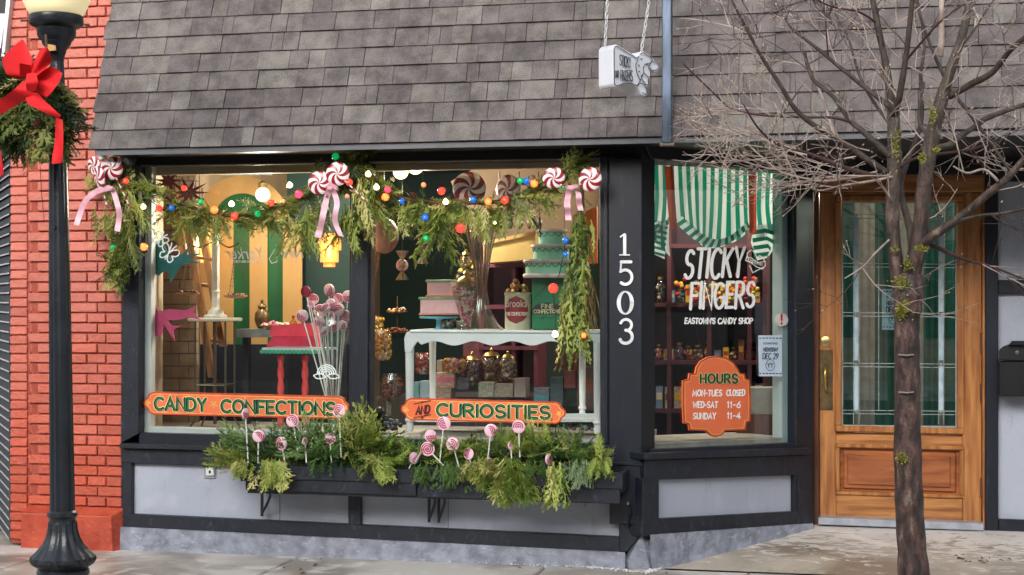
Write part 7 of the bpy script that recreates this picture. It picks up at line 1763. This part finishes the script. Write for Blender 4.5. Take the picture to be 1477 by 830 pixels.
def limb(pts, name='limb', m=None, dY=(0, 0), n=10, rough=.06, twigs=1.0, collect=True):
    """pts: (u, v, width px); depth drifts from dY[0] to dY[1]"""
    N = len(pts); P3 = []; rad = []
    for i, (u, v, w) in enumerate(pts):
        Y = TY + dY[0] + (dY[1] - dY[0]) * i / max(1, N - 1); P3.append(at(u, v, Y)); rad.append(w / 2 * mpp(u, Y))
    S_ = smoothpts(P3, 5); Rr = [q.x for q in smoothpts([V(r, 0, 0) for r in rad], 5)]
    b = MB(); b.tube(S_, [r * (1 + tr.uniform(-rough, rough)) for r in Rr], n)
    P(name, b, m or M_limb, tree, smooth=True)
    if collect: NODES.append((S_, Rr, twigs))
limb([(1321, 910, 52), (1318, 830, 44), (1312, 740, 40), (1309, 640, 39), (1309, 560, 37), (1308, 483, 35), (1309, 440, 42), (1311, 415, 44), (1313, 395, 36)], 'trunk', M_bark, n=20, twigs=0)
limb([(1304, 440, 26), (1296, 400, 23), (1290, 360, 21), (1287, 310, 20), (1288, 270, 20), (1290, 224, 20), (1288, 152, 18)], 'limb', M_bark, (0, .02), 14, twigs=.3)
limb([(1288, 160, 13), (1277, 90, 11), (1264, 29, 9), (1255, -25, 8)], dY=(.0, .15)); limb([(1289, 165, 11), (1297, 140, 10), (1308, 72, 8), (1318, -20, 7)], dY=(.0, -.2))
limb([(1311, 410, 26), (1325, 350, 25), (1330, 300, 23), (1334, 260, 22), (1344, 199, 21), (1358, 145, 19), (1371, 101, 15), (1389, 47, 12), (1403, -20, 10)], 'limb', M_bark, (0, -.15), 14, twigs=.4)
limb([(1326, 356, 18), (1340, 344, 15), (1386, 313, 13), (1420, 284, 12), (1451, 259, 11), (1474, 234, 10), (1510, 200, 9)], 'limb', M_bark, (0, -.3), 10, twigs=.6)
limb([(1386, 318, 6), (1415, 311, 5), (1447, 308, 4.5), (1490, 299, 4)], dY=(-.15, -.3)); limb([(1335, 352, 5), (1360, 362, 4.5), (1393, 375, 4), (1430, 385, 3.4), (1480, 404, 2.4)], dY=(0, .4), m=M_twigd)
limb([(1338, 350, 8), (1360, 361, 7), (1382, 371, 6), (1386, 374, 2)], dY=(0, .1), m=M_twigd, twigs=.3)
limb([(1284, 345, 3.5), (1262, 366, 3), (1245, 385, 2.4), (1218, 402, 1.6)], dY=(0, -.4), m=M_twig)
limb([(1318, 380, 12), (1312, 330, 11), (1302, 290, 9), (1300, 262, 8), (1310, 230, 8), (1322, 200, 7), (1330, 165, 6), (1328, 110, 5), (1333, 60, 4), (1322, -10, 3)], dY=(.05, .3), twigs=.6)
limb([(1370, 140, 9), (1400, 122, 10), (1431, 105, 9), (1458, 72, 8), (1490, 45, 7)], dY=(-.1, -.4)); limb([(1350, 214, 10), (1372, 208, 9), (1387, 195, 9), (1405, 184, 8), (1425, 170, 8), (1480, 150, 6)], dY=(-.1, .2))
limb([(1286, 226, 10), (1262, 205, 9), (1240, 186, 8), (1225, 173, 7), (1203, 141, 6), (1188, 128, 6), (1174, 116, 6), (1166, 98, 6), (1161, 78, 5), (1162, 74, 2)], dY=(0, .35))
limb([(1280, 250, 10), (1245, 226, 9), (1203, 198, 8), (1170, 178, 7.5), (1145, 155, 7), (1125, 122, 6.5), (1106, 94, 6), (1091, 69, 5), (1075, 38, 4.5), (1055, 0, 3.5)], dY=(0, -.3))
limb([(1226, 176, 4.5), (1200, 170, 4), (1152, 169, 4), (1095, 166, 3.5), (1055, 157, 3), (1030, 135, 2.6), (1008, 114, 2.4), (985, 92, 1.8)], dY=(.1, -.2), m=M_twigd)
limb([(1284, 155, 8), (1258, 134, 7), (1232, 114, 6), (1205, 92, 5.5), (1181, 72, 5), (1158, 54, 4), (1138, 36, 3.4), (1112, -10, 2.6)], dY=(0, .3))
limb([(1278, 256, 8), (1230, 246, 7), (1167, 222, 5), (1140, 216, 4), (1113, 204, 3.4), (1090, 180, 2.8), (1072, 150, 2)], dY=(0, -.5), m=M_twigd); limb([(1264, 250, 5), (1225, 257, 4), (1185, 261, 3.4), (1131, 250, 3), (1105, 232, 2.4), (1080, 210, 1.6)], dY=(0, .3), m=M_twig)
limb([(1456, 246, 4), (1430, 208, 5), (1405, 173, 5), (1373, 130, 6), (1351, 87, 5), (1329, 29, 4), (1318, -10, 3)], dY=(.2, .3)); limb([(1268, 246, 4), (1234, 218, 5), (1205, 196, 4.5), (1190, 150, 4), (1178, 120, 3), (1172, 80, 2)], dY=(.1, .4), m=M_twig)
limb([(1333, 119, 4), (1325, 170, 5), (1340, 200, 5)], dY=(.2, .0)); limb([(1358, -20, 8), (1358, 30, 8), (1357, 78, 8), (1357, 81, 3)], dY=(.1, .1), m=M_twig, twigs=0)
limb([(1288, 185, 5), (1262, 150, 5), (1240, 110, 4), (1225, 60, 3.4), (1205, 20, 3), (1190, -20, 2)], dY=(0, .4)); limb([(1305, 90, 4), (1330, 60, 3.6), (1358, 30, 3), (1392, 5, 2.4)], dY=(0, -.2), m=M_twigd)
limb([(1266, 35, 4), (1240, 18, 3.4), (1200, 10, 2.6), (1170, -5, 2)], dY=(.1, -.2), m=M_twigd); limb([(1380, 75, 5), (1400, 50, 4), (1420, 20, 3), (1440, -10, 3)], dY=(0, .3))
limb([(1297, 240, 5), (1330, 226, 4.5), (1400, 216, 4), (1440, 200, 3.4), (1490, 178, 3)], dY=(0, .5), m=M_twigd); limb([(1290, 255, 4), (1255, 262, 4), (1215, 268, 3), (1180, 275, 2.4), (1150, 262, 1.8)], dY=(0, -.4), m=M_twig)
limb([(1440, 262, 5), (1420, 245, 4), (1395, 250, 3.4), (1375, 240, 2.6)], dY=(-.2, -.3), m=M_twig)
# twigs: real fine branches grown off every limb, forking, with buds at the tips
tw = [MB(), MB()]; buds = MB(); ntw = 0
def twig(p, d, L, r, depth, mb):
    global ntw
    ntw += 1; n = 4; q = [p]; dd = d.copy()
    for i in range(n):
        dd = (dd + V(tr.gauss(0, .13), tr.gauss(0, .13), tr.gauss(.02, .13))).normalized(); q.append(q[-1] + dd * L / n)
    e = q[-1] - CAM; ue = CU + F * e.dot(RGT) / e.dot(FWD); ve = HV - F * e.z / e.dot(FWD)
    if ue < 966: return                                  # the crown ends short of the hanging sign
    mb.tube(q, [r, r * .9, r * .75, r * .6, r * .45], 4, cap=False)
    if depth > 0:
        for i in range(tr.choice([2, 3, 3, 4])):
            s = tr.uniform(.2, 1); j = min(n - 1, int(s * n)); base = q[j].lerp(q[j + 1], s * n - j)
            side = dd.cross(V(tr.gauss(0, 1), tr.gauss(0, 1), tr.gauss(0, 1))).normalized()
            twig(base, (dd * .8 + side * tr.uniform(.5, 1.0)).normalized(), L * tr.uniform(.35, .65), r * .7, depth - 1, mb)
    if tr.random() < .3: buds.ball(q[-1], r * tr.uniform(1.2, 2.0), 5, 4, sc=(1, 1, 1.6), axis=dd)
for S_, Rr, tf in NODES:
    m = len(S_); Ltot = sum((S_[i + 1] - S_[i]).length for i in range(m - 1)); cnt = int(Ltot * 4.2 * tf) + (2 if tf else 0)
    for _ in range(cnt):
        s = tr.uniform(.12, 1) ** .8 * (m - 1); i = min(m - 2, int(s)); p = S_[i].lerp(S_[i + 1], s - i); tg = (S_[i + 1] - S_[i]).normalized()
        side = tg.cross(V(tr.gauss(0, 1), tr.gauss(0, 1), tr.gauss(0, 1))).normalized(); side.z = side.z * .6 + (.12 if p.z > 2 else -.1)
        d = (tg * tr.uniform(.3, 1.0) + side * tr.uniform(.5, 1.1)).normalized(); L = tr.uniform(.12, .42) * (1.1 if Rr[i] < .02 else .9)
        twig(p, d, L, tr.uniform(.0022, .0042), 2 if L > .16 else 1, tw[0] if tr.random() < .66 else tw[1])
# dense pale spray low on the left, in front of the header
for _ in range(22):
    u, v = tr.uniform(1120, 1285), tr.uniform(215, 272); p = at(u, v, TY + tr.uniform(-.35, .3)); d = V(-1, tr.uniform(-.4, .4), tr.uniform(-.35, .35)).normalized(); twig(p, d, tr.uniform(.16, .42), tr.uniform(.0026, .0044), 2, tw[0])
for _ in range(16):
    u, v = tr.uniform(1040, 1120), tr.uniform(150, 250); p = at(u, v, TY + tr.uniform(-.35, .3)); d = V(-1, tr.uniform(-.4, .4), tr.uniform(-.3, .5)).normalized(); twig(p, d, tr.uniform(.12, .3), tr.uniform(.0022, .0036), 2, tw[0])
for nm, mb_, m_ in (('pale_twigs', tw[0], M_twig), ('dark_twigs', tw[1], M_twigd), ('buds', buds, mat('bud', (196, 168, 140), .6))):
    o = P(nm, mb_, m_, tree); o['kind'] = 'stuff'
# moss tufts
for (u, v, w, h, n, zf) in ((1302, 445, 9, 14, 120, .0), (1300, 408, 10, 9, 90, 0), (1299, 450, 6, 6, 50, 0), (1311, 382, 7, 8, 60, 0), (1328, 358, 9, 5, 60, 0), (1292, 212, 6, 26, 60, 0), (1345, 165, 6, 18, 50, 0), (1330, 228, 5, 9, 40, 0), (1351, 216, 5, 6, 40, 0), (1302, 661, 8, 7, 60, 0), (1291, 360, 5, 4, 30, 0)):
    b = MB(); rr = random.Random(int(u + v))
    for i in range(n * 2):
        a, d = rr.uniform(0, 6.28), abs(rr.gauss(0, .6)); p = at(u + w * d * math.cos(a), v + h * d * math.sin(a), TY - .075 if v > 380 else TY - .055 + (-.1 if u > 1320 else 0)); 
        b.tone = rr.random(); q = V(rr.gauss(0, 1), -abs(rr.gauss(0, .6)), rr.gauss(0, 1)).normalized() * .010; s = q.orthogonal().normalized() * .004
        b.add([p - s, p + s, p + q], [(0, 1, 2)])
    P('moss_patch', b, leaf_mat('moss', [(84, 86, 30), (128, 128, 44), (168, 162, 78)], .8), tree)
# pruned scar lines on the trunk
for v in (512, 566): 
    b = MB(); b.tube([at(1296, v, TY - .055), at(1308, v + 1, TY - .066), at(1318, v, TY - .058)], .004, 5); P('bark_scar', b, mat('scar', (150, 138, 124), .8), tree)
